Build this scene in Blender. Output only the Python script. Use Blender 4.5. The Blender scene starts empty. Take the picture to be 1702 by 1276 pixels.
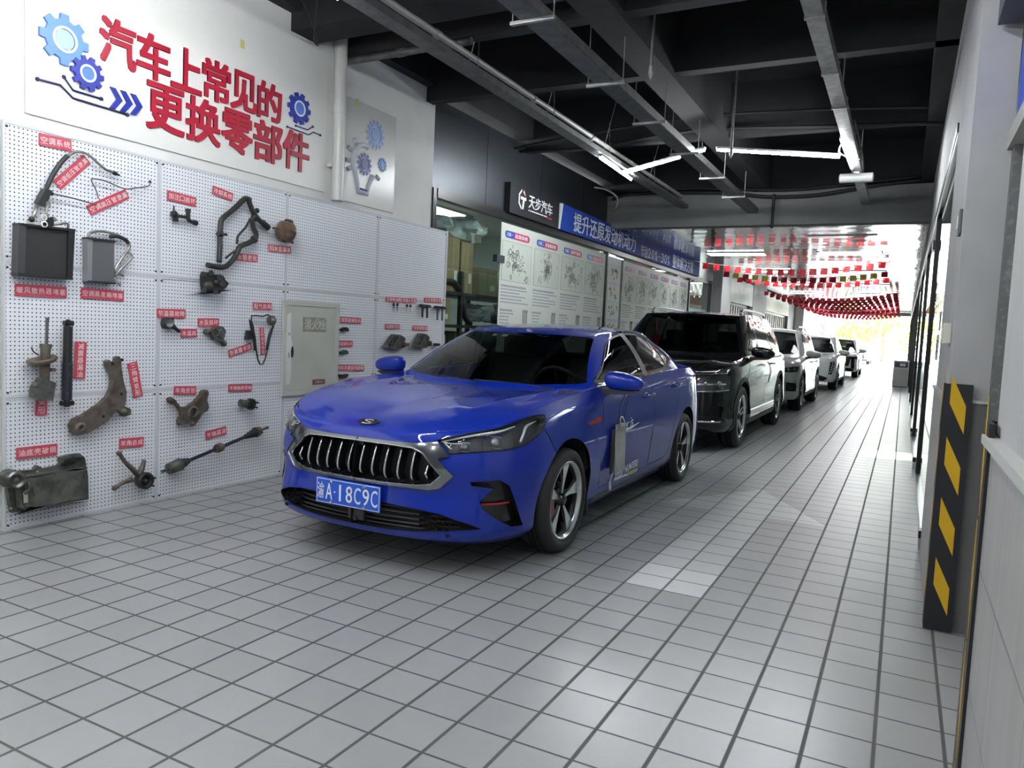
import bpy, bmesh, math, random
import numpy as np
from mathutils import Vector, Matrix, geometry
random.seed(7)
SC = bpy.context.scene
COL = SC.collection
PI = math.pi
# ---------------------------------------------------------------- camera
FPX = 1244.938
HCAM = 1.32459
_p, _y, _r = -0.07386597, -0.47877401, 0.046434
_F = np.array([math.sin(_y)*math.cos(_p), math.cos(_y)*math.cos(_p), math.sin(_p)])
_rt = np.array([math.cos(_y), -math.sin(_y), 0.]); _u = np.cross(_rt, _F)
_R = math.cos(_r)*_rt+math.sin(_r)*_u; _U = -math.sin(_r)*_rt+math.cos(_r)*_u
cam = bpy.data.objects.new('camera', bpy.data.cameras.new('camera'))
COL.objects.link(cam)
M = Matrix.Identity(4)
for i in range(3):
    M[i][0], M[i][1], M[i][2] = _R[i], _U[i], -_F[i]
M[2][3] = HCAM
cam.matrix_world = M
cam.data.sensor_fit = 'HORIZONTAL'; cam.data.sensor_width = 36; cam.data.lens = FPX*36/1702
cam.data.clip_start = .02; cam.data.clip_end = 400
SC.camera = cam
# ---------------------------------------------------------------- colour management, sky
SC.view_settings.view_transform = 'Standard'; SC.view_settings.look = 'None'
SC.view_settings.gamma = 1; SC.view_settings.use_curve_mapping = False
SC.view_settings.exposure = 0.32
SKY = 12.0
w = bpy.data.worlds.new('sky'); SC.world = w; w.use_nodes = True
bg = w.node_tree.nodes['Background']; bg.inputs[0].default_value = (.93, .97, 1, 1); bg.inputs[1].default_value = SKY

_sun = bpy.data.lights.new('sun', 'SUN'); _sun.energy = 14; _sun.angle = .02; _sun.color = (1, .97, .9)
_so = bpy.data.objects.new('sun', _sun); COL.objects.link(_so)
_so.rotation_euler = Vector((.25, .55, 1.0)).to_track_quat('Z', 'Y').to_euler()

def wallpt(px, py, x=-4.6):
    """where the line of sight through a photo pixel meets the left wall: (y, z)"""
    d = (px-851)/FPX*_R-(py-638)/FPX*_U+_F
    t = x/d[0]
    return (d[1]*t, HCAM+d[2]*t)
def floorpt(px, py, z=0.):
    d = (px-851)/FPX*_R-(py-638)/FPX*_U+_F
    t = (z-HCAM)/d[2]
    return (d[0]*t, d[1]*t)
def crosspt(px, py, y):
    d = (px-851)/FPX*_R-(py-638)/FPX*_U+_F
    t = y/d[1]
    return (d[0]*t, HCAM+d[2]*t)

# ---------------------------------------------------------------- materials
MATS = {}
def mat(name, col=(.5, .5, .5), rough=.5, metal=0., spec=.5, coat=0., noise=None, bump=None, emit=None, coatr=.03):
    if name in MATS: return MATS[name]
    m = bpy.data.materials.new(name); m.use_nodes = True; MATS[name] = m
    nt = m.node_tree; b = nt.nodes['Principled BSDF']
    b.inputs['Base Color'].default_value = (*col, 1); b.inputs['Roughness'].default_value = rough
    b.inputs['Metallic'].default_value = metal; b.inputs['Specular IOR Level'].default_value = spec
    b.inputs['Coat Weight'].default_value = coat; b.inputs['Coat Roughness'].default_value = coatr
    if emit: b.inputs['Emission Color'].default_value = (*emit[0], 1); b.inputs['Emission Strength'].default_value = emit[1]
    tc = None
    if noise:       # (scale, colour2, low, high)
        tc = nt.nodes.new('ShaderNodeTexCoord'); n = nt.nodes.new('ShaderNodeTexNoise'); n.inputs['Scale'].default_value = noise[0]
        n.inputs['Detail'].default_value = 5
        r = nt.nodes.new('ShaderNodeMapRange'); r.inputs['From Min'].default_value = noise[2]; r.inputs['From Max'].default_value = noise[3]
        mx = nt.nodes.new('ShaderNodeMix'); mx.data_type = 'RGBA'
        mx.inputs[6].default_value = (*col, 1); mx.inputs[7].default_value = (*noise[1], 1)
        nt.links.new(tc.outputs['Object'], n.inputs['Vector']); nt.links.new(n.outputs['Fac'], r.inputs['Value'])
        nt.links.new(r.outputs[0], mx.inputs[0]); nt.links.new(mx.outputs[2], b.inputs['Base Color'])
    if bump:        # (scale, strength, distance)
        tc = tc or nt.nodes.new('ShaderNodeTexCoord'); n = nt.nodes.new('ShaderNodeTexNoise'); n.inputs['Scale'].default_value = bump[0]
        n.inputs['Detail'].default_value = 4
        bp = nt.nodes.new('ShaderNodeBump'); bp.inputs['Strength'].default_value = bump[1]; bp.inputs['Distance'].default_value = bump[2]
        nt.links.new(tc.outputs['Object'], n.inputs['Vector']); nt.links.new(n.outputs['Fac'], bp.inputs['Height'])
        nt.links.new(bp.outputs[0], b.inputs['Normal'])
    return m
def glassmat(name, tint=(.8, .9, .88), refl=1., rough=.0, ior=1.5):
    if name in MATS: return MATS[name]
    m = bpy.data.materials.new(name); m.use_nodes = True; MATS[name] = m
    nt = m.node_tree; nt.nodes.clear()
    o = nt.nodes.new('ShaderNodeOutputMaterial'); mx = nt.nodes.new('ShaderNodeMixShader')
    t = nt.nodes.new('ShaderNodeBsdfTransparent'); t.inputs[0].default_value = (*tint, 1)
    g = nt.nodes.new('ShaderNodeBsdfGlossy'); g.inputs['Roughness'].default_value = rough; g.inputs[0].default_value = (refl, refl, refl, 1)
    f = nt.nodes.new('ShaderNodeFresnel'); f.inputs[0].default_value = ior
    ge = nt.nodes.new('ShaderNodeNewGeometry'); q = nt.nodes.new('ShaderNodeMath'); q.operation = 'MULTIPLY'; i_ = nt.nodes.new('ShaderNodeMath'); i_.operation = 'SUBTRACT'; i_.inputs[0].default_value = 1
    nt.links.new(ge.outputs['Backfacing'], i_.inputs[1]); nt.links.new(f.outputs[0], q.inputs[0]); nt.links.new(i_.outputs[0], q.inputs[1])
    nt.links.new(q.outputs[0], mx.inputs[0]); nt.links.new(t.outputs[0], mx.inputs[1]); nt.links.new(g.outputs[0], mx.inputs[2])
    nt.links.new(mx.outputs[0], o.inputs[0])
    return m
def nodes_of(m): return m.node_tree.nodes, m.node_tree.links, m.node_tree.nodes['Principled BSDF']
def math_(nt, op, a, b=None, c=None):
    n = nt.nodes.new('ShaderNodeMath'); n.operation = op
    for k, v in enumerate((a, b, c)):
        if v is None: continue
        if isinstance(v, (int, float)): n.inputs[k].default_value = v
        else: nt.links.new(v, n.inputs[k])
    return n.outputs[0]

# ---------------------------------------------------------------- objects
def link(o, parent=None):
    COL.objects.link(o)
    if parent is not None: o.parent = parent
    return o
def tag(o, label=None, cat=None, group=None, kind=None):
    if label: o['label'] = label
    if cat: o['category'] = cat
    if group: o['group'] = group
    if kind: o['kind'] = kind
    return o
def empty(name, loc=(0, 0, 0), rot=(0, 0, 0), label=None, cat=None, group=None):
    o = bpy.data.objects.new(name, None); COL.objects.link(o)
    o.location = loc; o.rotation_euler = rot; o.empty_display_size = .1
    return tag(o, label, cat, group)
def rawmesh(name, V, Fc, m, parent=None, smooth=False, N=None):
    me = bpy.data.meshes.new(name); me.from_pydata([tuple(map(float, v)) for v in V], [], [tuple(f) for f in Fc])
    me.update()
    if smooth or N is not None:
        me.polygons.foreach_set('use_smooth', [True]*len(me.polygons))
    if N is not None: me.normals_split_custom_set_from_vertices([tuple(map(float, n)) for n in N])
    if m is not None: me.materials.append(m)
    o = bpy.data.objects.new(name, me)
    return link(o, parent)
def copy_tree(o, parent=None):
    c = o.copy(); COL.objects.link(c)
    if parent is not None: c.parent = parent
    for ch in list(o.children): copy_tree(ch, c)
    return c

class MB:
    """collects shapes, links them as ONE mesh object"""
    def __init__(s): s.bm = bmesh.new(); s.sm = []
    def _x(s, vs, T):
        if T is not None: bmesh.ops.transform(s.bm, matrix=T, verts=vs)
    def poly(s, V, Fc, T=None, smooth=False):
        vs = [s.bm.verts.new(v) for v in V]; s._x(vs, T)
        for f in Fc:
            try:
                fc = s.bm.faces.new([vs[i] for i in f]); fc.smooth = smooth
            except ValueError: pass
        return s
    def box(s, c, d, T=None, bev=0, rot=None):
        r = bmesh.ops.create_cube(s.bm, size=1)['verts']
        R = Matrix.LocRotScale(Vector(c), rot, Vector(d))
        bmesh.ops.transform(s.bm, matrix=R, verts=r)
        s._x(r, T)
        if bev:
            es = list({e for v in r for e in v.link_edges})
            bmesh.ops.bevel(s.bm, geom=es, offset=bev, segments=2, affect='EDGES', profile=.7)
        return s
    def lathe(s, prof, n=24, axis='z', c=(0, 0, 0), T=None, smooth=True, ang=2*PI):
        """prof: (r, h)"""
        closed = abs(ang-2*PI) < 1e-6
        k = n if closed else n+1
        V = []
        for r, h in prof:
            for i in range(k):
                a = ang*i/n; x, y = r*math.cos(a), r*math.sin(a)
                v = (x, y, h) if axis == 'z' else ((h, x, y) if axis == 'x' else (x, h, y))
                V.append((v[0]+c[0], v[1]+c[1], v[2]+c[2]))
        Fc = []
        for j in range(len(prof)-1):
            for i in range(n):
                a, b = j*k+i, j*k+(i+1) % k
                Fc.append((a, b, b+k, a+k) if axis != 'y' else (a, a+k, b+k, b))
        vs = [s.bm.verts.new(v) for v in V]; s._x(vs, T)
        for f in Fc:
            try: fc = s.bm.faces.new([vs[i] for i in f]); fc.smooth = smooth
            except ValueError: pass
        return s
    def cyl(s, a, b, r, n=12, r2=None, smooth=True, cap=True):
        a, b = Vector(a), Vector(b); d = b-a; L = d.length
        if L < 1e-6: return s
        T = Matrix.Translation(a) @ d.to_track_quat('Z', 'Y').to_matrix().to_4x4()
        r2 = r if r2 is None else r2
        s.lathe([(r, 0), (r2, L)], n, 'z', T=T, smooth=smooth)
        if cap:
            for rr, h in ((r, 0), (r2, L)):
                if rr > 1e-5: s.poly([(rr*math.cos(2*PI*i/n), rr*math.sin(2*PI*i/n), h) for i in range(n)], [tuple(range(n)) if h else tuple(range(n))[::-1]], T)
        return s
    def tube(s, pts, r, n=8, smooth=True, closed=False, sub=0):
        pts = [Vector(p) for p in pts]
        rr = list(r) if hasattr(r, '__len__') else [r]*len(pts)
        if sub:
            P = np.array([tuple(p) for p in pts]); t = np.linspace(0, len(P)-1, (len(P)-1)*sub+1)
            Q = cr(P, t); Rr = cr(np.array(rr, float).reshape(-1, 1), t)[:, 0]
            pts = [Vector(q) for q in Q]; rr = list(Rr)
        m = len(pts); up = None; rings = []
        for i, p in enumerate(pts):
            a = pts[(i-1) % m] if (closed or i) else pts[0]; b = pts[(i+1) % m] if (closed or i < m-1) else pts[-1]
            t = (b-a).normalized() if (b-a).length > 1e-9 else Vector((0, 0, 1))
            if up is None:
                up = Vector((0, 0, 1)) if abs(t.z) < .9 else Vector((1, 0, 0))
            x = t.cross(up)
            if x.length < 1e-4: x = t.cross(Vector((0, 1, .3)))
            x.normalize(); y = x.cross(t).normalized(); up = y
            rings.append([s.bm.verts.new(p+(x*math.cos(2*PI*k/n)+y*math.sin(2*PI*k/n))*rr[i]) for k in range(n)])
        for i in range(m if closed else m-1):
            A, B = rings[i], rings[(i+1) % m]
            for k in range(n):
                f = s.bm.faces.new((A[k], B[k], B[(k+1) % n], A[(k+1) % n])); f.smooth = smooth
        if not closed:
            s.bm.faces.new(rings[0]); s.bm.faces.new(rings[-1][::-1])
        return s
    def prism(s, pts, h0, h1, axis='x', T=None, holes=None):
        """polygon outline extruded; axis x: pts are (y,z), y: (x,z), z: (x,y)"""
        def P(p, h):
            return (h, p[0], p[1]) if axis == 'x' else ((p[0], h, p[1]) if axis == 'y' else (p[0], p[1], h))
        n = len(pts)
        if holes:
            loops = [pts]+holes
            tri = geometry.tessellate_polygon([[Vector((p[0], p[1], 0)) for p in lp] for lp in loops])
            flat = [p for lp in loops for p in lp]; k = len(flat)
            V = [P(p, h0) for p in flat]+[P(p, h1) for p in flat]; Fc = []
            for t in tri: Fc += [tuple(t), tuple(i+k for i in t[::-1])]
            o = 0
            for lp in loops:
                for i in range(len(lp)): a, b = o+i, o+(i+1) % len(lp); Fc.append((a, b, b+k, a+k))
                o += len(lp)
            return s.poly(V, Fc, T)
        tri = geometry.tessellate_polygon([[Vector((p[0], p[1], 0)) for p in pts]])
        V = [P(p, h0) for p in pts]+[P(p, h1) for p in pts]
        Fc = [tuple(t) for t in tri]+[tuple(i+n for i in t[::-1]) for t in tri]+[(i, (i+1) % n, (i+1) % n+n, i+n) for i in range(n)]
        return s.poly(V, Fc, T)
    def ball(s, c, r, n=12, T=None):
        sc = r if hasattr(r, '__len__') else (r, r, r)
        v = bmesh.ops.create_uvsphere(s.bm, u_segments=n, v_segments=max(6, n//2+2), radius=1)['verts']
        bmesh.ops.transform(s.bm, matrix=Matrix.LocRotScale(Vector(c), None, Vector(sc)), verts=v)
        s._x(v, T)
        for f in {f for x in v for f in x.link_faces}: f.smooth = True
        return s
    def build(s, name, m, parent=None, fix=True):
        if fix: bmesh.ops.recalc_face_normals(s.bm, faces=s.bm.faces)
        me = bpy.data.meshes.new(name); s.bm.to_mesh(me); s.bm.free()
        me.materials.append(m)
        return link(bpy.data.objects.new(name, me), parent)

def text_obj(name, body, m, parent, T, size, width=None, height=None, depth=.0005, bold=0., shear=0.):
    """lettering as a flat mesh; fitted to width x height about its centre when given"""
    c = bpy.data.curves.new(name, 'FONT'); c.body = body; c.size = size; c.extrude = 0; c.shear = shear
    c.align_x = 'LEFT'; c.resolution_u = 3
    o = bpy.data.objects.new(name, c); COL.objects.link(o)
    dg = bpy.context.evaluated_depsgraph_get(); dg.update()
    me = bpy.data.meshes.new_from_object(o.evaluated_get(dg))
    bpy.data.objects.remove(o); bpy.data.curves.remove(c)
    n = len(me.vertices)
    if n:
        co = np.empty(n*3); me.vertices.foreach_get('co', co); co = co.reshape(-1, 3)
        lo, hi = co.min(0), co.max(0); ce = (lo+hi)/2; co = co-ce
        sx = width/(hi[0]-lo[0]) if width else 1; sy = height/(hi[1]-lo[1]) if height else (sx if width else 1)
        if height and not width: sx = sy
        co[:, 0] *= sx; co[:, 1] *= sy; co[:, 2] = 0
        me.vertices.foreach_set('co', co.ravel())
        if bold:        # heavier strokes: the same outline laid down again around itself
            bm = bmesh.new(); bm.from_mesh(me); base = list(bm.faces); b_ = bold*(height or width or size)*.6
            for k_, (dx, dy) in enumerate(((-1, -1), (1, -1), (1, 1), (-1, 1))):
                r = bmesh.ops.duplicate(bm, geom=base)
                bmesh.ops.translate(bm, verts=[g for g in r['geom'] if isinstance(g, bmesh.types.BMVert)], vec=(dx*b_, dy*b_, (k_+1)*.00022))
            bm.to_mesh(me); bm.free()
        me.transform(T)
    me.materials.clear(); me.materials.append(m)
    for p in me.polygons: p.material_index = 0
    if depth:
        bm = bmesh.new(); bm.from_mesh(me)
        bm.normal_update()
        r = bmesh.ops.extrude_face_region(bm, geom=list(bm.faces))
        d = (T.to_3x3() @ Vector((0, 0, 1))).normalized()*depth
        bmesh.ops.translate(bm, verts=[g for g in r['geom'] if isinstance(g, bmesh.types.BMVert)], vec=d)
        bm.to_mesh(me); bm.free()
    o = bpy.data.objects.new(name, me)
    return link(o, parent)
# frame on the left wall: text reads along +y, up z, faces +x
def WT(y, z, x=-4.6, rot=0.):
    """matrix whose local x runs along +Y, local y up, local z towards the room, turned by rot degrees"""
    B = Matrix(((0, 0, 1, 0), (1, 0, 0, 0), (0, 1, 0, 0), (0, 0, 0, 1)))
    return Matrix.Translation((x, y, z)) @ B @ Matrix.Rotation(math.radians(rot), 4, 'Z')
# ---------------------------------------------------------------- curved body surfaces
def cr(P, t):
    """Catmull-Rom through rows of P (n,...) at t (m,) in index units, ends extrapolated."""
    n = len(P)
    i = np.clip(np.floor(t).astype(int), 0, n-2); f = (t-i)
    f = f.reshape(f.shape+(1,)*(P.ndim-1))
    def g(k):
        kk = np.clip(k, 0, n-1)
        v = P[kk]
        lo = (k < 0); hi = (k > n-1)
        if lo.any(): v[lo] = 2*P[0]-P[1]
        if hi.any(): v[hi] = 2*P[n-1]-P[n-2]
        return v
    a, b, c, d = g(i-1), g(i), g(i+1), g(i+2)
    return .5*((2*b)+(-a+c)*f+(2*a-5*b+4*c-d)*f*f+(-a+3*b-3*c+d)*f**3)

class Net:
    """surface through a net of points N[col,row]; u in 0..ncol-1, v in 0..nrow-1"""
    def __init__(s, N, mirror=True):
        s.N = np.array(N, float); s.nu, s.nv = s.N.shape[:2]
        s.mir = mirror
        if mirror:      # reflect first and last columns about x=0 for a smooth nose
            m = s.N[1:2].copy(); m[..., 0] *= -1
            m2 = s.N[-2:-1].copy(); m2[..., 0] *= -1
            s.E = np.concatenate([m, s.N, m2]); s.o = 1
        else: s.E = s.N; s.o = 0
    def P(s, u, v):
        u = np.atleast_1d(np.asarray(u, float)); v = np.atleast_1d(np.asarray(v, float))
        A = cr(s.E, u+s.o)                       # (m,nv,3)
        n = s.nv
        i = np.clip(np.floor(v).astype(int), 0, n-2); f = (v-i)[:, None]
        ar = np.arange(len(u))
        def g(k):
            kk = np.clip(k, 0, n-1); r = A[ar, kk].copy()
            lo = k < 0; hi = k > n-1
            r[lo] = (2*A[ar, 0]-A[ar, 1])[lo]; r[hi] = (2*A[ar, n-1]-A[ar, n-2])[hi]
            return r
        a, b, c, d = g(i-1), g(i), g(i+1), g(i+2)
        return .5*((2*b)+(-a+c)*f+(2*a-5*b+4*c-d)*f*f+(-a+3*b-3*c+d)*f**3)
    def Nrm(s, u, v):
        e = .02
        u = np.atleast_1d(np.asarray(u, float)); v = np.atleast_1d(np.asarray(v, float))
        du = s.P(u+e, v)-s.P(u-e, v); dv = s.P(u, v+e)-s.P(u, v-e)
        n = np.cross(du, dv); L = np.linalg.norm(n, axis=1, keepdims=True); L[L < 1e-12] = 1
        return n/L
    def inv(s, pts, ax, u0=0, u1=None):
        """(u,v) of points given in two of the three coordinates (ax), by table and refinement"""
        if u1 is None: u1 = s.nu-1
        U = np.linspace(u0, u1, int((u1-u0)*14)+2); V = np.linspace(0, s.nv-1, s.nv*14)
        uu, vv = [a.ravel() for a in np.meshgrid(U, V, indexing='ij')]
        T = s.P(uu, vv)[:, list(ax)]
        out = []
        for p in pts:
            k = ((T-np.array(p))**2).sum(1).argmin(); q = np.array([uu[k], vv[k]])
            for _ in range(8):
                b = s.P(q[:1], q[1:])[0, list(ax)]; e = 1e-3
                ju = (s.P(q[:1]+e, q[1:])[0, list(ax)]-b)/e; jv = (s.P(q[:1], q[1:]+e)[0, list(ax)]-b)/e
                J = np.stack([ju, jv], 1)
                try: dq = np.linalg.solve(J, np.array(p)-b)
                except Exception: break
                dq = np.clip(dq, -.3, .3); q = q+dq
                q[0] = min(max(q[0], u0), u1); q[1] = min(max(q[1], 0), s.nv-1)
            out.append((float(q[0]), float(q[1])))
        return out

def body_net(cols, prof, zb):
    """cols: (x, y, ztop, wF, wR); prof: F, S, R lists of (z, inset)"""
    F, S, Rr = [np.array(prof[k], float) for k in 'FSR']
    xy = np.array([c[:2] for c in cols], float)
    tn = np.zeros_like(xy); tn[1:-1] = xy[2:]-xy[:-2]; tn[0] = (1, 0); tn[-1] = (-1, 0)
    tn /= np.linalg.norm(tn, axis=1)[:, None]
    nr = np.stack([tn[:, 1], -tn[:, 0]], 1)       # outward
    N = []
    for k, c in enumerate(cols):
        x, y, zt, wf, wr = c[:5]
        p = F*wf+Rr*wr+S*(1-wf-wr)
        z = p[:, 0]; z = zb+(z-z[0])*(zt-zb)/(z[-1]-z[0]) if True else z
        N.append([(x-nr[k, 0]*d, y-nr[k, 1]*d, zz) for zz, d in zip(z, p[:, 1])])
    return np.array(N)

def green_net(cols, bulge=.02, rows=5):
    """cols: (xb,yb,zb, xt,yt,zt)"""
    c = np.array(cols, float); b = c[:, :3]; t = c[:, 3:6]
    tn = np.zeros_like(b); tn[1:-1] = b[2:]-b[:-2]; tn[0] = (1, 0, 0); tn[-1] = (-1, 0, 0)
    up = t-b; n = np.cross(tn, up); n /= np.linalg.norm(n, axis=1)[:, None]
    N = []
    for k in range(len(c)):
        N.append([b[k]*(1-v)+t[k]*v+n[k]*bulge*math.sin(math.pi*v) for v in np.linspace(0, 1, rows)])
    return np.array(N)

def coons(c0, c1, d0, d1, n, m):
    """c0(s) front edge, c1(s) rear edge, d0(t) centre line, d1(t) side edge, sampled to n x m points"""
    def rs(c, k):
        c = np.array(c, float); return cr(c, np.linspace(0, len(c)-1, k))
    c0, c1, d0, d1 = rs(c0, n), rs(c1, n), rs(d0, m), rs(d1, m)
    s = np.linspace(0, 1, n)[:, None, None]; t = np.linspace(0, 1, m)[None, :, None]
    P = (1-t)*c0[:, None]+t*c1[:, None]+(1-s)*d0[None]+s*d1[None]
    P -= (1-s)*(1-t)*c0[0]+s*(1-t)*c0[-1]+(1-s)*t*c1[0]+s*t*c1[-1]
    return P
# ---------------------------------------------------------------- car body builder
def inpoly(P, poly):
    P = np.asarray(P); x, y = P[:, 0], P[:, 1]; r = np.zeros(len(P), bool); n = len(poly); j = n-1
    for i in range(n):
        xi, yi = poly[i]; xj, yj = poly[j]
        c = ((yi > y) != (yj > y)) & (x < (xj-xi)*(y-yi)/((yj-yi) or 1e-12)+xi)
        r ^= c; j = i
    return r
def dens(poly, step, closed=True):
    out = []; n = len(poly)
    for i in range(n if closed else n-1):
        a, b = np.array(poly[i], float), np.array(poly[(i+1) % n], float)
        k = max(1, int(np.ceil(np.linalg.norm(b-a)/step)))
        out += [tuple(a+(b-a)*t/k) for t in range(k)]
    if not closed: out.append(tuple(poly[-1]))
    return out
def smooth_poly(poly, k=4):
    P = np.array(poly, float); n = len(P)
    E = np.concatenate([P[-2:], P, P[:3]]); t = np.linspace(2, 2+n, n*k, endpoint=False)
    return [tuple(a) for a in cr(E, t)]
def offs(poly, d):
    """grow (d>0) a closed outline"""
    P = np.array(poly, float); a = np.roll(P, 1, 0); b = np.roll(P, -1, 0)
    area = .5*np.sum(P[:, 0]*b[:, 1]-b[:, 0]*P[:, 1])
    t = b-a; t /= np.maximum(np.linalg.norm(t, axis=1), 1e-9)[:, None]
    n = np.stack([t[:, 1], -t[:, 0]], 1)*(1 if area > 0 else -1)
    return [tuple(q) for q in P+n*d]

class Skin:
    """cuts a Net into named regions along outlines drawn on it"""
    def __init__(s, net, u0=0, u1=None, step=.03):
        s.net = net; s.u0 = u0; s.u1 = net.nu-1 if u1 is None else u1
        U = np.linspace(0, net.nu-1, net.nu*12); vm = (net.nv-1)/2
        L = np.linalg.norm(np.diff(net.P(U, np.full(len(U), vm)), axis=0), axis=1)
        s.Ut, s.At = U, np.concatenate([[0], np.cumsum(L)])
        V = np.linspace(0, net.nv-1, net.nv*12); um = net.nu*.5
        L = np.linalg.norm(np.diff(net.P(np.full(len(V), um), V), axis=0), axis=1)
        s.Vt, s.Bt = V, np.concatenate([[0], np.cumsum(L)])
        s.step = step; s.regs = []
    def ab(s, uv): uv = np.asarray(uv, float); return np.stack([np.interp(uv[:, 0], s.Ut, s.At), np.interp(uv[:, 1], s.Vt, s.Bt)], 1)
    def uv(s, ab): ab = np.asarray(ab, float); return np.stack([np.interp(ab[:, 0], s.At, s.Ut), np.interp(ab[:, 1], s.Bt, s.Vt)], 1)
    def reg(s, name, pts, ax=(1, 2), u0=None, u1=None, uvspace=False, sm=0, grow=0., step=None):
        pts = smooth_poly(pts, sm) if sm else list(pts)
        pts = dens(pts, step or s.step*.8)
        uvp = pts if uvspace else s.net.inv(pts, ax, s.u0 if u0 is None else u0, s.u1 if u1 is None else u1)
        ab = [tuple(p) for p in s.ab(uvp)]
        if grow: ab = offs(ab, grow)
        s.regs.append((name, ab)); return ab
    def cut(s):
        a0, a1 = s.ab([(s.u0, 0), (s.u1, 0)])[:, 0]; b0, b1 = 0, s.Bt[-1]
        pts, edges = [], []
        def loop(P):
            o = len(pts); pts.extend(P); n = len(P); edges.extend([(o+i, o+(i+1) % n) for i in range(n)])
        loop(dens([(a0, b0), (a1, b0), (a1, b1), (a0, b1)], s.step))
        for nm, P in s.regs:
            P = [(min(max(x, a0), a1), min(max(y, b0), b1)) for x, y in P]
            Q = []
            for p in P:
                if not Q or abs(p[0]-Q[-1][0])+abs(p[1]-Q[-1][1]) > 1e-4: Q.append(p)
            if abs(Q[0][0]-Q[-1][0])+abs(Q[0][1]-Q[-1][1]) < 1e-4: Q.pop()
            loop(Q)
        fixed = np.array(pts)
        gx = np.arange(a0+s.step, a1-s.step*.4, s.step); gy = np.arange(b0+s.step, b1-s.step*.4, s.step)
        G = np.array([(x+(s.step/2 if j % 2 else 0), y) for j, y in enumerate(gy) for x in gx])
        G = G[G[:, 0] < a1-s.step*.3]
        keep = np.array([((fixed-g)**2).sum(1).min() > (s.step*.38)**2 for g in G])
        pts += [tuple(g) for g in G[keep]]
        r = geometry.delaunay_2d_cdt([Vector(p) for p in pts], edges, [], 0, 1e-6)
        V = np.array([tuple(v) for v in r[0]]); T = np.array([f for f in r[2] if len(f) == 3])
        ce = V[T].mean(1)
        name = np.full(len(T), 0); names = ['base']
        for nm, P in s.regs:
            if nm not in names: names.append(nm)
            name[inpoly(ce, P)] = names.index(nm)
        s.V = V; s.UV = s.uv(V); s.P3 = s.net.P(s.UV[:, 0], s.UV[:, 1]); s.N3 = s.net.Nrm(s.UV[:, 0], s.UV[:, 1])
        # orient
        for k, t in enumerate(T):
            a, b, c = s.P3[t]; n = np.cross(b-a, c-a)
            if n @ s.N3[t[0]] < 0: T[k] = t[::-1]
        s.T = T; s.name = name; s.names = names
        return s
    def tris(s, nm): return s.T[s.name == s.names.index(nm)] if nm in s.names else np.zeros((0, 3), int)
    def part(s, nm, obj, m, parent, sides=(1, -1), depth=0., one=False, wall=0., lift=0., pred=None):
        """links region nm; depth moves it inwards, wall adds a rim from the skin down to it"""
        outs = []; VV, FF, NN = [], [], []
        T = s.tris(nm)
        if pred is not None and len(T): T = T[pred(s.P3[T].mean(1))]
        if not len(T): return None
        idx = np.unique(T); mp = {k: i for i, k in enumerate(idx)}
        P = s.P3[idx]; N = s.N3[idx]
        F = [[mp[a] for a in t] for t in T]
        Q = P-N*depth+N*lift
        if wall:
            from collections import Counter
            cnt = Counter(); dr = {}
            for t in F:
                for a, b in ((t[0], t[1]), (t[1], t[2]), (t[2], t[0])):
                    cnt[(min(a, b), max(a, b))] += 1; dr[(min(a, b), max(a, b))] = (a, b)
            wv, wf = [], []
            for e, c in cnt.items():
                if c == 1:
                    a, b = dr[e]
                    o = len(wv); wv += [P[a]-N[a]*(depth-wall), P[b]-N[b]*(depth-wall), Q[b], Q[a]]; wf.append((o, o+1, o+2, o+3))
        for sd in sides:
            sg = np.array([sd, 1, 1])
            o = len(VV)
            V1 = list(Q*sg); N1 = list(N*sg); F1 = [tuple(t) if sd > 0 else tuple(t[::-1]) for t in F]
            if wall:
                k = len(V1)
                for f in wf:
                    nn = np.cross(wv[f[1]]-wv[f[0]], wv[f[2]]-wv[f[0]]); nn = nn/(np.linalg.norm(nn)+1e-9)
                    q = [k, k+1, k+2, k+3]; k += 4
                    for i in f: V1.append(wv[i]*sg); N1.append(-nn*sg)
                    F1.append(tuple(q[::-1]) if sd > 0 else tuple(q))
            if one:
                FF += [tuple(i+o for i in f) for f in F1]; VV += V1; NN += N1
            else: outs.append(rawmesh(obj, V1, F1, m, parent, N=N1))
        if one: outs.append(rawmesh(obj, VV, FF, m, parent, N=NN))
        return outs
def grid_part(name, P, m, parent, mirror=True, flip=False):
    """P (n,m,3) right half from the centre line outwards; analytic-like normals from the grid"""
    du = np.gradient(P, axis=0); dv = np.gradient(P, axis=1)
    if mirror: du[0, :, 1:] = 0; du[0, :, 0] = np.abs(du[0, :, 0])+1e-6
    N = np.cross(du, dv); N /= np.linalg.norm(N, axis=2, keepdims=True)+1e-12
    if N[..., 2].mean() < 0: N = -N; fl = True
    else: fl = False
    n, k = P.shape[:2]
    V = list(P.reshape(-1, 3)); NN = list(N.reshape(-1, 3)); Fc = []
    for i in range(n-1):
        for j in range(k-1):
            q = (i*k+j, (i+1)*k+j, (i+1)*k+j+1, i*k+j+1); Fc.append(q[::-1] if fl else q)
    if mirror:
        o = len(V); s = np.array([-1, 1, 1])
        V += [v*s for v in V]; NN += [v*s for v in NN]; Fc += [tuple(i+o for i in f[::-1]) for f in Fc[:]]
    return rawmesh(name, V, Fc, m, parent, N=NN)
def band(name, pts, w, net, m, parent, sides=(1,), lift=.004, ax=(1, 2), u0=0, u1=None, closed=False, depth=.006):
    """a raised strip following a line drawn on a net"""
    pts = dens(pts, .03, closed)
    uv = np.array(net.inv(pts, ax, u0, u1)); P = net.P(uv[:, 0], uv[:, 1]); N = net.Nrm(uv[:, 0], uv[:, 1])
    return strip(name, P, N, w, m, parent, sides, lift, closed, depth)
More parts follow.
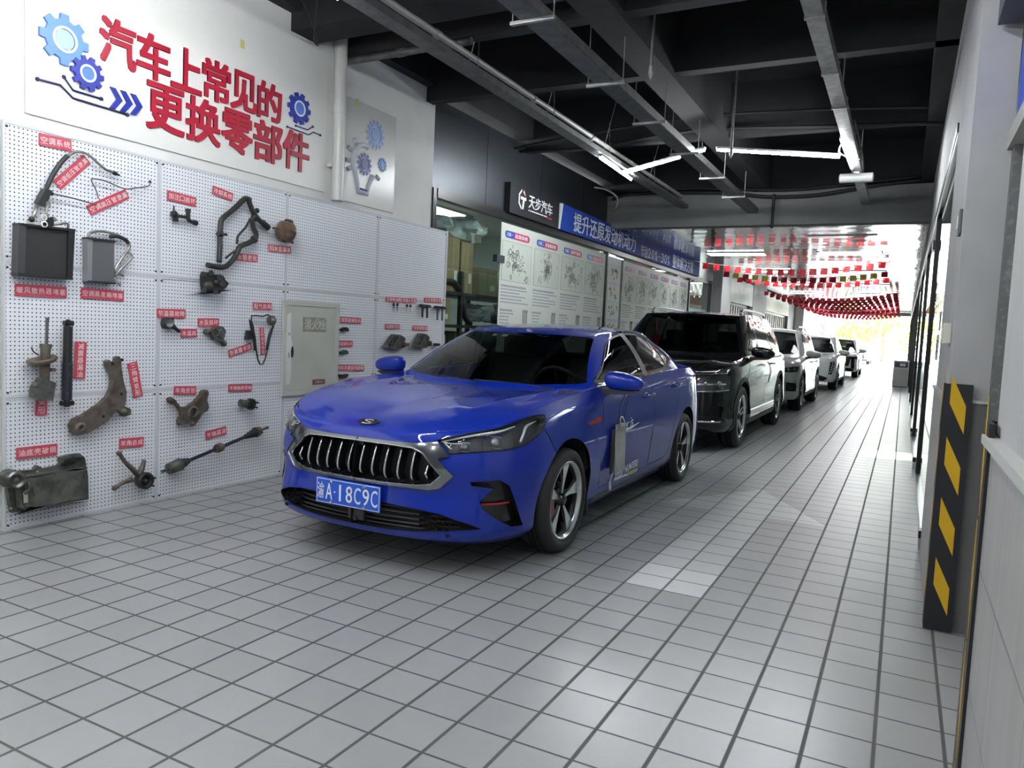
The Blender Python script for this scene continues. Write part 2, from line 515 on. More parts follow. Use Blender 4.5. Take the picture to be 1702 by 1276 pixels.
def strip(name, P, N, w, m, parent, sides=(1,), lift=.004, closed=False, depth=.006):
    n = len(P); a = np.roll(P, 1, 0); b = np.roll(P, -1, 0)
    if not closed: a[0] = P[0]; b[-1] = P[-1]
    t = b-a; t /= np.linalg.norm(t, axis=1)[:, None]+1e-12; x = np.cross(t, N); x /= np.linalg.norm(x, axis=1)[:, None]+1e-12
    w = np.array(w if hasattr(w, '__len__') else [w]*n)[:, None] if not hasattr(w, '__len__') else np.interp(np.linspace(0, 1, n), np.linspace(0, 1, len(w)), w)[:, None]
    rows = [P-x*w/2-N*depth, P-x*w/2+N*lift*.5, P-x*w*.3+N*lift, P+x*w*.3+N*lift, P+x*w/2+N*lift*.5, P+x*w/2-N*depth]
    outs = []
    for sd in sides:
        V = [q*np.array([sd, 1, 1]) for r in rows for q in r]; Fc = []
        for j in range(5):
            for i in range(n if closed else n-1):
                f = (j*n+i, j*n+(i+1) % n, (j+1)*n+(i+1) % n, (j+1)*n+i); Fc.append(f if sd < 0 else f[::-1])
        outs.append(rawmesh(name, V, Fc, m, parent, smooth=False))
    return outs

def wheel(parent, x, y, r, sd, rim, width=.22, rr=None, style='blade', loc_z=None):
    """one wheel with tyre, rim, hub, disc; outer face towards sd"""
    rr = rr or r*.68
    T = Matrix.Translation((x, y, r)) @ Matrix.Diagonal((sd, 1, 1, 1))
    h = width/2
    tyre = MB().lathe([(rr, -h*.9), (rr+.02, -h), (r*.88, -h), (r*.965, -h*.86), (r*.99, -h*.6), (r, -h*.55), (r, -h*.30), (r-.008, -h*.28), (r-.008, -h*.22), (r, -h*.2), (r, -.01), (r-.008, -.008),
        (r-.008, .008), (r, .01), (r, h*.2), (r-.008, h*.22), (r-.008, h*.28), (r, h*.30), (r, h*.55), (r*.99, h*.6), (r*.965, h*.86), (r*.88, h), (r*.80, h*.99), (rr+.012, h*.93), (rr, h*.86)], 56, 'x', T=T).build('tyre', mat('tyre_rubber', (.018, .018, .019), .62, bump=(120, .15, .002)), parent)
    rm = MB().lathe([(rr*.97, -h*.9), (rr*.93, -h*.5), (rr*.86, h*.3), (rr*.88, h*.62), (rr*.95, h*.72), (rr, h*.86)], 48, 'x', T=T).build('wheel_rim', mat('rim_dark', (.02, .02, .022), .28, .6), parent)
    MB().lathe([(rr*.90, h*.70), (rr*.935, h*.90), (rr*1.0, h*.93), (rr*1.0, h*.80)], 48, 'x', T=T).build('rim_edge', rim, rm)
    # disc and caliper
    MB().lathe([(.03, h*.05), (rr*.72, h*.05), (rr*.72, -h*.02), (.03, -h*.02)], 32, 'x', T=T).build('brake_disc', mat('disc_steel', (.25, .25, .25), .3, .9), rm)
    MB().lathe([(0, h*.80), (.028, h*.80), (.034, h*.72), (.036, h*.4), (.062, h*.35), (.066, h*.1)], 20, 'x', T=T).build('hub_cap', mat('gloss_black', (.01, .01, .011), .15), rm)
    dk, sv = MB(), MB()
    ns = 5
    for k in range(ns):
        a = 2*PI*k/ns+.35
        ra, rb = .03, rr*.93
        def pt(rad, off, hx): return (hx, rad*math.cos(a)-off*math.sin(a), rad*math.sin(a)+off*math.cos(a))
        if style == 'blade':
            for o0, o1, mb, hx in ((-.045, .030, dk, .56), (-.018, .040, sv, .70)):
                V = []
                for rad, s0, s1, f in ((ra+.01, o0*.4, o1*.2, .86), (rr*.45, o0*.8, o1*.25, .93), (rb, o0*1.3, o1*(1.0 if mb is sv else 1.3), 1.02)):
                    if mb is sv: s0 = {0: -.006, 1: -.024, 2: -.074}[len(V)//4]; s1 = {0: .006, 1: .008, 2: .020}[len(V)//4]
                    V += [pt(rad, s0, h*hx*f), pt(rad, s1, h*hx*f), pt(rad, s1, h*(hx-.35)), pt(rad, s0, h*(hx-.35))]
                Fc = [(0, 1, 2, 3), (8, 11, 10, 9)]
                for q in (0, 4): Fc += [(q+i, q+4+i, q+4+(i+1) % 4, q+(i+1) % 4) for i in range(4)]
                mb.poly(V, Fc, T)
        else:
            for o in (-.022, .022):
                V = []
                for rad, f, wd in ((ra, .75, .012), (rr*.5, .80, .011), (rb, .92, .014)):
                    V += [pt(rad, o*(1+.6*(rad > .1))-wd, h*.82*f), pt(rad, o*(1+.6*(rad > .1))+wd, h*.82*f), pt(rad, o+wd, h*.4), pt(rad, o-wd, h*.4)]
                Fc = [(0, 1, 2, 3), (8, 11, 10, 9)]
                for q in (0, 4): Fc += [(q+i, q+4+i, q+4+(i+1) % 4, q+(i+1) % 4) for i in range(4)]
                sv.poly(V, Fc, T)
    if style == 'blade': dk.build('spoke_backing', mat('rim_dark'), rm)
    sv.build('spokes', rim, rm)
    return tyre
BLUE_COLS = [(0,0,.755,1,0),(.25,.012,.757,1,0),(.48,.06,.768,1,0),(.66,.15,.787,.9,0),(.78,.29,.815,.6,0),(.845,.45,.85,.3,0),
 (.875,.62,.88,0,0),(.888,.90,.915,0,0),(.89,1.25,.945,0,0),(.89,1.6,.965,0,0),(.89,2.1,.98,0,0),(.89,2.6,1.0,0,0),(.89,3.0,1.02,0,0),
 (.89,3.4,1.03,0,0),(.885,3.8,1.03,0,0),(.86,4.15,1.03,0,.4),(.78,4.42,1.03,0,1),(.6,4.58,1.04,0,1),(.3,4.65,1.045,0,1),(0,4.66,1.045,0,1)]
BLUE_PROF = dict(F=[(.16,.09),(.20,.015),(.30,0),(.44,.02),(.56,.01),(.68,.03),(.735,.055),(.755,.085)],
 S=[(.17,.09),(.23,.045),(.32,.03),(.48,.01),(.62,.0),(.76,.012),(.88,.035),(.97,.085)],
 R=[(.22,.10),(.28,.03),(.40,0),(.55,.01),(.70,.03),(.85,.05),(.98,.07),(1.03,.12)])
BLUE_GREEN = [(0,1.28,.92,0,2.05,1.305),(.40,1.32,.925,.32,2.06,1.303),(.68,1.44,.94,.52,2.10,1.298),(.765,1.53,.955,.575,2.17,1.30),
 (.79,1.75,.965,.59,2.30,1.33),(.795,2.2,.98,.60,2.5,1.345),(.795,2.6,.995,.60,2.75,1.352),(.79,2.95,1.01,.59,3.05,1.335),
 (.775,3.3,1.02,.575,3.3,1.295),(.74,3.75,1.03,.555,3.5,1.26),(.62,4.05,1.04,.49,3.55,1.27),(.35,4.12,1.05,.28,3.50,1.30),(0,4.15,1.055,0,3.48,1.31)]
# ---------------------------------------------------------------- the blue saloon
def paintmat(name, col, metal=.35, rough=.34):
    m = mat(name, col, rough, metal, .15, .9, coatr=.015)
    return m
chrome = mat('chrome', (.75, .76, .78), .08, 1.)
satin = mat('satin_metal', (.55, .56, .58), .28, 1.)
black_gloss = mat('gloss_black', (.01, .01, .011), .15)
black_plastic = mat('black_plastic', (.022, .022, .024), .5)
dark_void = mat('dark_lining', (.008, .008, .009), .8)
wheel_silver = mat('wheel_silver', (.62, .63, .65), .22, .9)
tinted = glassmat('tinted_glass', (.10, .11, .105), 1.)
screen_glass = glassmat('windscreen_glass', (.42, .47, .44), 1.)
lampglass = glassmat('lamp_glass', (.82, .84, .84), 1.)
white_lamp = mat('lamp_white', (.85, .87, .9), .15, .2)

def circ(cy, cz, r, a0=0, a1=360, n=40):
    return [(cy+r*math.cos(math.radians(a0+(a1-a0)*i/n)), cz+r*math.sin(math.radians(a0+(a1-a0)*i/n))) for i in range(n+(0 if a1-a0 == 360 else 1))]

def cabin(parent, y0, y1, zf, zr, hw, wheel_x, seatcol=(.03, .03, .032)):
    """dashboard, steering wheel and seats: y0 dash front, y1 rear"""
    sm = mat('seat_cloth_%d' % int(seatcol[0]*1000), seatcol, .7)
    d = MB(); d.box((0, y0+.25, zf-.12), (hw*1.75, .5, .2), bev=.05); d.build('dashboard', black_plastic, parent)
    c = (wheel_x, y0+.62, zf-.04)
    st = MB(); T = Matrix.Translation(c) @ Matrix.Rotation(math.radians(-65), 4, 'X')
    pts = [T @ Vector((.185*math.cos(a), .185*math.sin(a), 0)) for a in np.linspace(0, 2*PI, 28, endpoint=False)]
    st.tube(pts, .016, 8, closed=True)
    for a in (0, PI, -PI/2): st.cyl(T @ Vector((0, 0, 0)), T @ Vector((.18*math.cos(a), .18*math.sin(a), 0)), .014, 8)
    st.ball(c, (.055, .03, .055)); st.build('steering_wheel', black_plastic, parent)
    for sx in (-.38, .38):
        s = MB(); s.box((sx, y0+1.05, zf-.42), (.5, .5, .16), bev=.06)
        s.box((sx, y0+1.30, zf-.12), (.48, .14, .62), bev=.06, rot=Matrix.Rotation(math.radians(-14), 3, 'X').to_quaternion())
        s.box((sx, y0+1.40, zf+.25), (.26, .1, .18), bev=.04)
        s.build('front_seat', sm, parent)
    s = MB(); s.box((0, y0+1.95, zf-.40), (hw*1.6, .5, .18), bev=.05)
    s.box((0, y0+2.25, zf-.1), (hw*1.55, .16, .55), bev=.06, rot=Matrix.Rotation(math.radians(-18), 3, 'X').to_quaternion())
    s.build('rear_seat', sm, parent)
    f = MB(); f.box((0, (y0+y1)/2, .33), (hw*1.9, y1-y0, .04)); f.build('cabin_floor', dark_void, parent)

def mirror(parent, x, y, z, sd, paint, s=1., fin=None):
    """door mirror: painted shell on a black foot"""
    sh = MB(); bmv = bmesh.ops.create_uvsphere(sh.bm, u_segments=28, v_segments=18, radius=1)['verts']
    for v in bmv:
        c = v.co; e = lambda a, p: math.copysign(abs(a)**p, a)
        c.x, c.y, c.z = e(c.x, .62), e(c.y, .7), e(c.z, .68)
        fl = 1-.22*max(0, c.x)**2
        c.x *= .135*s; c.y = c.y*.085*s*fl; c.z = c.z*.064*s*(1-.28*max(0, c.x/.125/s))-.010*s*(c.x/.125/s)
        if c.y > 0: c.y *= .25
        c.x = sd*(c.x+x+.09*s); c.y += y; c.z += z
    for f in sh.bm.faces: f.smooth = True
    so = sh.build('mirror', paint, parent)
    g = MB(); g.box((sd*(x+.09*s), y+.025*s, z-.004), (.20*s, .012, .105*s), bev=.01); g.build('mirror_glass', mat('mirror_silver', (.8, .8, .82), .03, 1.), so)
    b = MB(); b.prism([(x-.05*s, -.050*s+z), (x+.19*s, -.058*s+z), (x+.15*s, -.078*s+z), (x+.02, -.085*s+z), (x-.07*s, -.10*s+z)], y-.055*s, y+.02*s, 'y', T=Matrix.Diagonal((sd, 1, 1, 1)))
    b.build('mirror_foot', black_plastic, so)
    return so

def plate_front(parent, x, y, z, tilt=0, txt='A·18C9C', prov='渝', w=.44, h=.14):
    p = MB(); p.box((x, y, z), (w, .008, h), bev=.003); po = p.build('number_plate', mat('plate_blue', (.012, .085, .55), .35), parent)
    wm = mat('plate_white', (.85, .87, .9), .4)
    T = Matrix.Translation((x, y-.0045, z)) @ Matrix.Rotation(PI/2, 4, 'X')
    fr = MB(); a, b = w/2-.004, h/2-.004
    fr.prism([(x-a, z-b), (x+a, z-b), (x+a, z+b), (x-a, z+b)], y-.0052, y-.004, 'y', holes=[[(x-a+.003, z-b+.003), (x+a-.003, z-b+.003), (x+a-.003, z+b-.003), (x-a+.003, z+b-.003)]])
    fr.build('plate_border', wm, po)
    if prov:
        text_obj('plate_characters', prov, wm, po, T @ Matrix.Translation((-.186, 0, 0)), 1, .045, .088, depth=.001, bold=.003)
        for ch, cx_, ww in (('A', -.128, .046), ('·', -.088, .010), ('1', -.050, .012), ('8', .012, .043), ('C', .069, .043), ('9', .126, .043), ('C', .182, .043)):
            text_obj('plate_characters', 'I' if ch == '1' else ch, wm, po, T @ Matrix.Translation((cx_, 0, 0)), 1, ww, .010 if ch == '·' else .09, depth=.001, bold=.004 if ch != '·' else .03)
        for dx, dz in ((-.11, .058), (.115, .058), (-.11, -.058), (.115, -.058)): sc = MB(); sc.cyl((x+dx, y-.003, z+dz), (x+dx, y-.010, z+dz), .009, 10); sc.build('plate_screw', satin, po)
    return po

def blue_car():
    root = empty('car', (-2.59, 3.17, 0), label='royal blue saloon with chrome barred grille parked foremost beside the parts wall', cat='car')
    paint = paintmat('blue_paint', (.0, .019, .29), .0, .5)
    net = Net(body_net(BLUE_COLS, BLUE_PROF, .17)); gnet = Net(green_net(BLUE_GREEN))
    sk = Skin(net, step=.035)
    yf, yr, zw = .92, 3.60, .315
    # shut lines and panels (side view outlines)
    fd = [(1.47, .30), (1.45, .55), (1.46, .76), (1.49, .90), (1.51, .975), (2.1, .995), (2.52, 1.01), (2.56, .97), (2.58, .80), (2.57, .65), (2.53, .5), (2.55, .30)]
    rd = [(2.57, .30), (2.55, .5), (2.59, .65), (2.60, .8), (2.58, .97), (2.54, 1.01), (3.1, 1.03), (3.26, 1.02), (3.31, .90), (3.31, .80), (3.22, .66), (3.16, .50), (3.12, .38), (3.02, .30)]
    sk.reg('gap', fd, sm=0, grow=.004, u0=7, u1=14); sk.reg('gap', rd, grow=.004, u0=7, u1=15)
    sk.reg('front_door', fd, u0=7, u1=14, grow=-.001); sk.reg('rear_door', rd, u0=7, u1=15, grow=-.001)
    # bumper to wing joint
    sk.reg('gap', [(.60, .78), (.66, .70), (.73, .60), (.735, .60), (.665, .705), (.606, .785)], u0=4, u1=8)
    # front features (x, z)
    hood = None
    hl = [(.467, .724), (.626, .772), (.753, .818), (.81, .842), (.826, .848), (.836, .80), (.832, .755), (.811, .707), (.782, .690), (.653, .671), (.536, .662), (.500, .70)]
    # the corner wraps to the side, so the lamp outline is drawn on the skin itself
    hluv = [(2.02, 5.48), (3.05, 6.38), (4.57, 6.72), (5.6, 6.68), (6.12, 6.50), (6.05, 6.05), (5.72, 5.62), (4.95, 5.15), (4.33, 4.98), (3.05, 4.78), (2.36, 4.68), (2.2, 5.05)]
    sk.reg('lampgap', hluv, uvspace=True, grow=.006, step=.1); sk.reg('lamp', hluv, uvspace=True, step=.1)
    go = [(-.1, .700), (.22, .699), (.37, .702), (.43, .712), (.475, .716), (.545, .645), (.49, .632), (.572, .548), (.50, .474), (.44, .462), (.3, .466), (-.1, .462)]
    gi = [(-.1, .683), (.22, .682), (.345, .676), (.408, .652), (.512, .549), (.46, .498), (.38, .486), (.24, .482), (-.1, .480)]
    sk.reg('grille_frame', go, (0, 2), 0, 4); sk.reg('grille', gi, (0, 2), 0, 4)
    li = [(-.1, .385), (.25, .368), (.40, .360), (.526, .342), (.651, .300), (.70, .272), (.555, .262), (.386, .242), (.20, .235), (-.1, .232)]
    sk.reg('lower_grille', li, (0, 2), 0, 4.6)
    siuv = [(2.95, 3.52), (3.86, 3.62), (4.19, 3.35), (4.45, 2.73), (4.92, 1.54), (4.38, 1.60), (3.35, 2.45), (3.25, 2.73), (3.70, 3.25), (3.0, 3.36)]
    sk.reg('side_intake', siuv, uvspace=True, step=.1)
    sk.reg('vent', [(1.16, .762), (1.44, .782), (1.42, .742), (1.23, .740)], u0=6, u1=9)
    # wheel openings
    def arch(cy):
        p = circ(cy, zw, .375, -30, 210, 40); return p+[(cy-.33, .02), (cy+.33, .02)]
    for cy, a, b in ((yf, 5.2, 10), (yr, 10, 16)):
        sk.reg('hole', [(y, max(z, .1701)) for y, z in arch(cy)], u0=a, u1=b)
    # tail lamps
    tluv = [(15.2, 5.3), (16.2, 5.35), (18, 5.4), (19, 5.4), (19, 5.9), (17.5, 5.95), (16, 6.1), (15.0, 6.1)]
    sk.reg('tail_lamp', tluv, uvspace=True, step=.2)
    sk.cut()
    body = sk.part('base', 'body_shell', paint, root, one=True)[0]
    for nm in ('front_door', 'rear_door'): sk.part(nm, nm, paint, root)
    sk.part('gap', 'shut_line', dark_void, body, one=True, depth=.008)
    sk.part('lampgap', 'lamp_seal', dark_void, body, one=True, depth=.004, wall=.004)
    sk.part('grille_frame', 'grille_frame', mat('grille_chrome', (.30, .31, .33), .14, 1.), root, one=True, depth=-.006, wall=.006)
    gr = sk.part('grille', 'grille', mat('grille_black', (.008, .008, .009), .35), root, one=True, depth=.07, wall=.085)[0]
    # bright rims along both outlines of the grille
    def pl(pts, d=0.): uv = np.array(net.inv(dens(pts, .02, False), (0, 2), 0, 4)); return net.P(uv[:, 0], uv[:, 1]), net.Nrm(uv[:, 0], uv[:, 1])
    for pts, wd in ((gi[1:-1], .010),):
        full = [(0, .683)]+pts+[(0, .481)]
        P, N = pl(full); P2 = P[::-1]*np.array([-1, 1, 1]); N2 = N[::-1]*np.array([-1, 1, 1])
        strip('grille_rim', np.concatenate([P, P2[1:-1]]), np.concatenate([N, N2[1:-1]]), wd, chrome, gr, closed=True, lift=.012)
    # twelve upright bars, kicked outwards at the foot
    xs = [-.43+.0785*i for i in range(12)]
    for i, x in enumerate(xs):
        ax_ = abs(x)
        zt = .668 if ax_ < .36 else .668-(ax_-.36)*1.0; zb = .497 if ax_ < .38 else .505+(ax_-.38)*.2
        zs = [zt, (zt*.55+zb*.45), zb+.035, zb]
        uv = np.array(net.inv([(max(ax_, .001), z) for z in zs], (0, 2), 0, 4)); P = net.P(uv[:, 0], uv[:, 1])*np.array([math.copysign(1, x), 1, 1])
        b = MB(); rows = []
        for (px_, py_, pz_), d in zip(P, (.020, .004, -.002, .018)):
            rows.append((px_, py_+d, pz_))
        b.tube(rows, [.0042, .0062, .0065, .0045], 8, sub=4)
        V = []
        for (a_, c_, e_) in rows: V += [(a_-.003, c_, e_), (a_+.003, c_, e_), (a_+.003, c_+.06, e_), (a_-.003, c_+.06, e_)]
        Fc = []
        for q in range(3): Fc += [(q*4+k, q*4+4+k, q*4+4+(k+1) % 4, q*4+(k+1) % 4) for k in range(4)]
        b.build('grille_bar', chrome, gr)
        MB().poly(V, Fc).build('grille_blade', black_gloss, gr)
    # camera in the grille, badge on the bonnet nose
    c_ = MB(); c_.box((.02, .05, .668), (.04, .03, .022), bev=.005); c_.build('grille_camera', black_gloss, gr)
    # lower grille with slats
    lg = sk.part('lower_grille', 'lower_grille', mat('grille_black'), root, one=True, depth=.075, wall=.08)[0]
    for z, xe in ((.352, .44), (.325, .55), (.298, .60), (.272, .60), (.25, .44)):
        s = MB()
        for i in range(16):
            pass
        xx = np.linspace(-xe, xe, 21); uv = np.array(net.inv([(abs(a)+.001, z) for a in xx], (0, 2), 0, 4.4)); P = net.P(uv[:, 0], uv[:, 1])
        s.tube([(a, p[1]+.035, z) for a, p in zip(xx, P)], .006, 6); s.build('grille_slat', black_plastic, lg)
    s = MB(); s.box((0.02, .035, .30), (.11, .05, .10), bev=.01); s.cyl((.02, .012, .262), (.02, .0, .262), .014, 12); s.build('radar_cover', black_plastic, lg)
    # honeycomb ends
    for sx in (-1, 1):
        hc = MB()
        for i in range(5):
            for j in range(3):
                x = sx*(.42+.035*i); z = .335-.03*j-(.010*i)+(.015 if i % 2 else 0)
                hc.cyl((x, .045+(abs(x)-.42)*.3, z), (x, .075+(abs(x)-.42)*.3, z), .011, 6, cap=False)
        hc.build('grille_mesh', black_plastic, lg)
    si = sk.part('side_intake', 'side_intake', black_gloss, root, depth=.045, wall=.05)
    for sd, o in zip((1, -1), si):
        P = net.P([3.35, 3.9, 4.32], [2.62, 2.62, 2.64]); N = net.Nrm([3.35, 3.9, 4.32], [2.62]*3)
        MB().tube([tuple((p-n*.018)*np.array([sd, 1, 1])) for p, n in zip(P, N)], .006, 8, sub=3).build('red_trim', mat('red_trim', (.35, .008, .012), .3), o)
    sk.part('vent', 'wing_vent', mat('vent_red', (.30, .02, .02), .3), root, depth=.004, wall=.005)
    # painted lip
    # lamps: dark bowl, lenses, light guides, clear cover
    bowl = sk.part('lamp', 'headlamp', mat('lamp_bowl', (.11, .11, .12), .25, .5), root, depth=.05, wall=.055)
    cov = sk.part('lamp', 'headlamp_cover', lampglass, root, lift=.001)
    for sd, o, cvr in zip((1, -1), bowl, cov):
        cvr.parent = o; cvr.name = 'lamp_cover'
        D = np.array([sd, 1, 1])
        def on(uvs, d): 
            uvs = np.array(uvs); return [tuple(p) for p in (net.P(uvs[:, 0], uvs[:, 1])-net.Nrm(uvs[:, 0], uvs[:, 1])*d)*D]
        MB().tube(on([(2.1, 5.40), (3.05, 6.05), (3.9, 6.25), (4.6, 6.42)], .012), [.004, .007, .007, .003], 8, sub=4).build('light_guide', white_lamp, o)
        MB().tube(on([(2.15, 5.38), (2.36, 5.25), (2.7, 5.25)], .012), .004, 6, sub=3).build('light_guide', white_lamp, o)
        MB().tube(on([(2.2, 5.3), (2.33, 5.0), (2.4, 4.9)], .012), .003, 6, sub=3).build('light_guide', white_lamp, o)
        MB().tube(on([(5.75, 6.35), (5.15, 6.2), (4.9, 5.7), (4.72, 5.25)], .014), [.002, .008, .008, .007], 8, sub=4).build('light_guide', white_lamp, o)
        for (uu, vv, rad) in ((2.75, 5.05, .021), (3.75, 5.4, .027)):
            p = np.array(on([(uu, vv)], .03)[0]); 
            q = MB(); q.lathe([(0, -.026), (rad*.5, -.023), (rad*.85, -.012), (rad, 0)], 20, 'y', c=tuple(p)); q.build('projector_lens', mat('lens', (.5, .52, .55), .05, .8), o)
            q = MB(); q.tube([tuple(p+np.array([a*rad*1.35*1.25, -.004, b*rad*1.15])) for a, b in ((-1, -1), (-1, 1), (1, 1), (1, -1))], .003, 6, closed=True); q.build('lens_frame', satin, o)
    tl = sk.part('tail_lamp', 'tail_lamp', mat('tail_red', (.35, .01, .01), .15), root, one=True, depth=-.004, wall=.006)
    # bonnet
    top = net.P(np.arange(0, 10)*1., np.full(10, 7.))
    fr = top[:4]; side = top[3:10]
    side = np.concatenate([top[3:9], [[.765, 1.50, .952]]])
    rear = [(0, 1.285, .925), (.25, 1.30, .926), (.5, 1.37, .932), (.68, 1.45, .942), (.765, 1.50, .952)]
    cen = [(0, .085, .755), (0, .20, .795), (0, .45, .843), (0, .75, .880), (0, 1.05, .908), (0, 1.285, .925)]
    P = coons(fr, rear, cen, side, 26, 44)
    n, k = P.shape[:2]; s = np.linspace(0, 1, n)[:, None]; t = np.linspace(0, 1, k)[None, :]
    P[..., 2] += .020*np.sin(PI*np.clip(s, 0, 1))*np.sin(PI*t)**.8
    cre = np.exp(-((s-(.42+.25*t))/.06)**2)*.008*np.clip(t*1.5-.25, 0, 1)
    P[..., 2] += cre
    hood = grid_part('bonnet', P, paint, root)
    # badge
    iu = 3; p = P[0, 3]
    bd = empty_part = None
    zc = P[0, 4]; 
    bp = MB(); T = Matrix.Translation((0, P[0, 2][1]+.012, P[0, 2][2]+.004)) @ Matrix.Rotation(math.radians(26), 4, 'X')
    bp.prism([(-.075, 0), (-.045, .028), (.03, .036), (.075, .012), (.045, -.022), (-.03, -.034)], 0, .008, 'z', T=T); bo = bp.build('bonnet_badge', black_gloss, root)
    text_obj('badge_letter', 'S', mat('badge_silver', (.6, .61, .63), .35, .6), bo, T @ Matrix.Translation((0, 0, .009)), 1, .062, .046, depth=.002, bold=.0)
    # wing top between bonnet, screen and side glass is closed by the scuttle panel
    sc_ = MB(); pts = [(0, 1.27, .905), (.3, 1.29, .907), (.55, 1.38, .915), (.74, 1.50, .94)]
    V = []
    for q in pts: V += [q, (q[0]*.98, q[1]+.12, q[2]+.0)]
    full = []
    for sgn in (-1, 1):
        o = len(full); full += [(sgn*a, b, c) for a, b, c in V]
    Fc = []
    for o in (0, 8):
        for i in range(3): Fc.append((o+2*i, o+2*i+2, o+2*i+3, o+2*i+1))
    sc_.poly(full, Fc).build('scuttle', black_plastic, root)
    wp_ = MB()
    for a, b in (((.55, 1.36, .935), (-.05, 1.335, .955)), ((-.02, 1.31, .94), (-.62, 1.44, .955))):
        wp_.tube([a, ((a[0]+b[0])/2, (a[1]+b[1])/2+.015, (a[2]+b[2])/2+.01), b], .007, 6)
    wp_.build('wiper', black_plastic, root)
    # shelf closing the body below the glass
    cols = np.arange(8, 16); tp = net.P(cols*1., np.full(len(cols), 7.)); gb = gnet.P(np.array([3, 4, 5, 6, 7, 8, 9, 9.6]), np.zeros(8))
    # glasshouse
    gs = Skin(gnet, step=.04)
    ws = [(-.1, .955), (.40, .955), (.66, .972), (.715, .985), (.545, 1.275), (.50, 1.286), (.3, 1.293), (-.1, 1.295)]
    gs.reg('windscreen', ws, (0, 2), 0, 3.0)
    dlo = [(1.60, .985), (1.736, 1.062), (1.991, 1.203), (2.20, 1.285), (2.42, 1.322), (2.629, 1.332), (2.911, 1.322), (3.14, 1.285), (3.32, 1.225), (3.44, 1.155), (3.47, 1.115), (3.33, 1.065), (3.1, 1.035), (2.6, 1.014), (2.0, .996)]
    gs.reg('dlo', dlo, (1, 2), 2.6, 10.5, sm=3, grow=.012)
    gs.reg('trim', dlo, (1, 2), 2.6, 10.5, sm=3, grow=.001)
    gs.reg('side_glass', dlo, (1, 2), 2.6, 10.5, sm=3, grow=-.020)
    gs.reg('rear_screen', [(-.1, 1.09), (.32, 1.09), (.50, 1.11), (.43, 1.24), (.3, 1.275), (-.1, 1.285)], (0, 2), 9.8, 12)
    pil = lambda a, b, w0, w1: [(a[0]-w0, a[1]), (a[0]+w0, a[1]), (b[0]+w1, b[1]), (b[0]-w1, b[1])]
    gs.reg('pillar', pil((2.60, .99), (2.44, 1.36), .055, .045), (1, 2), 2.6, 10.5)
    gs.reg('thin', pil((3.30, 1.03), (3.13, 1.32), .018, .016), (1, 2), 2.6, 10.5)
    gs.reg('gapd', pil((2.60, .99), (2.44, 1.36), .003, .003), (1, 2), 2.6, 10.5)
    gs.cut()
    gl = gs.part('base', 'roof_pillars', paint, root, one=True)[0]
    gs.part('windscreen', 'windscreen', screen_glass, root, one=True)
    gs.part('side_glass', 'side_window', tinted, root, depth=.003)
    gs.part('trim', 'window_rubber', black_plastic, root, depth=0)
    gs.part('dlo', 'window_trim', chrome, root, depth=-.003, wall=.004)
    gs.part('pillar', 'door_pillar', mat('pillar_grey', (.16, .16, .15), .3), root, pred=lambda c: c[:, 2] < 1.325)
    gs.part('thin', 'quarter_pillar', black_plastic, root, pred=lambda c: c[:, 2] < 1.31)
    gs.part('gapd', 'shut_line', dark_void, root, pred=lambda c: c[:, 2] < 1.325)
    gs.part('rear_screen', 'rear_screen', tinted, root, one=True)
    # roof
    gt = gnet.P(np.arange(13)*1., np.full(13, 4.))
    P = coons(gt[:4], gt[[12, 11, 10, 9]], [(0, 2.05, 1.305), (0, 2.25, 1.346), (0, 2.6, 1.376), (0, 2.95, 1.378), (0, 3.25, 1.352), (0, 3.48, 1.31)], gt[3:10], 24, 36)
    grid_part('roof', P, paint, root)
    # boot lid and the shoulder behind the doors
    tb = net.P(np.array([19, 18, 17, 16, 15.5]), np.full(5, 7.))
    sh_in = gnet.P(np.array([12, 11, 10, 9.4, 9.0]), np.zeros(5))
    P = coons(sh_in, tb[::1], [(0, 4.15, 1.055), (0, 4.35, 1.065), (0, 4.56, 1.045)], [tuple(sh_in[-1]), (.78, 3.95, 1.035), tuple(tb[-1])], 20, 12)
    grid_part('boot_lid', P, paint, root)
    # ledge between belt and glass
    uo = np.linspace(8.4, 15.5, 60); ui = np.interp(uo, [8.4, 9, 10, 11, 12, 13, 14, 15.5], [2.75, 3.15, 4.7, 5.9, 7.1, 8.3, 8.75, 9.0])
    A = net.P(uo, np.full(60, 7.)); B = gnet.P(ui, np.zeros(60)); Mi = (A+B)/2+np.array([0, 0, .003])
    LP = np.stack([B, Mi, A])
    for sd in (1, -1):
        V = (LP*np.array([sd, 1, 1])).reshape(-1, 3); Fc = []
        for i in range(2):
            for j in range(59):
                q = (i*60+j, (i+1)*60+j, (i+1)*60+j+1, i*60+j+1); Fc.append(q if sd > 0 else q[::-1])
        rawmesh('belt_ledge', V, Fc, paint, body, smooth=True)
    band('belt_trim', [(1.56, .962), (2.0, .975), (2.6, .99), (3.05, 1.005), (3.28, 1.02)], .016, gnet, chrome, root, (1, -1), .008, u0=3, u1=9)
    # wheel wells
    for cy in (yf, yr):
        for sd in (1, -1):
            V, Fc = [], []
            aa = np.linspace(math.radians(-28), math.radians(208), 24)
            for a in aa:
                for xx in (.865 if zw+.376*math.sin(a) > .42 else .79, .60): V.append((sd*xx, cy+.376*math.cos(a), max(zw+.376*math.sin(a), .17)))
            for i in range(23): Fc.append((2*i, 2*i+1, 2*i+3, 2*i+2))
            o = len(V); V += [(sd*.60, cy+.38*math.cos(a), max(zw+.38*math.sin(a), .15)) for a in aa]; Fc.append(tuple(range(o, o+24)))
            rawmesh('wheel_arch_liner', V, Fc, dark_void, body)
    # underside
    u = MB(); u.box((0, 2.35, .25), (1.16, 3.5, .1)); u.build('underbody', dark_void, body)
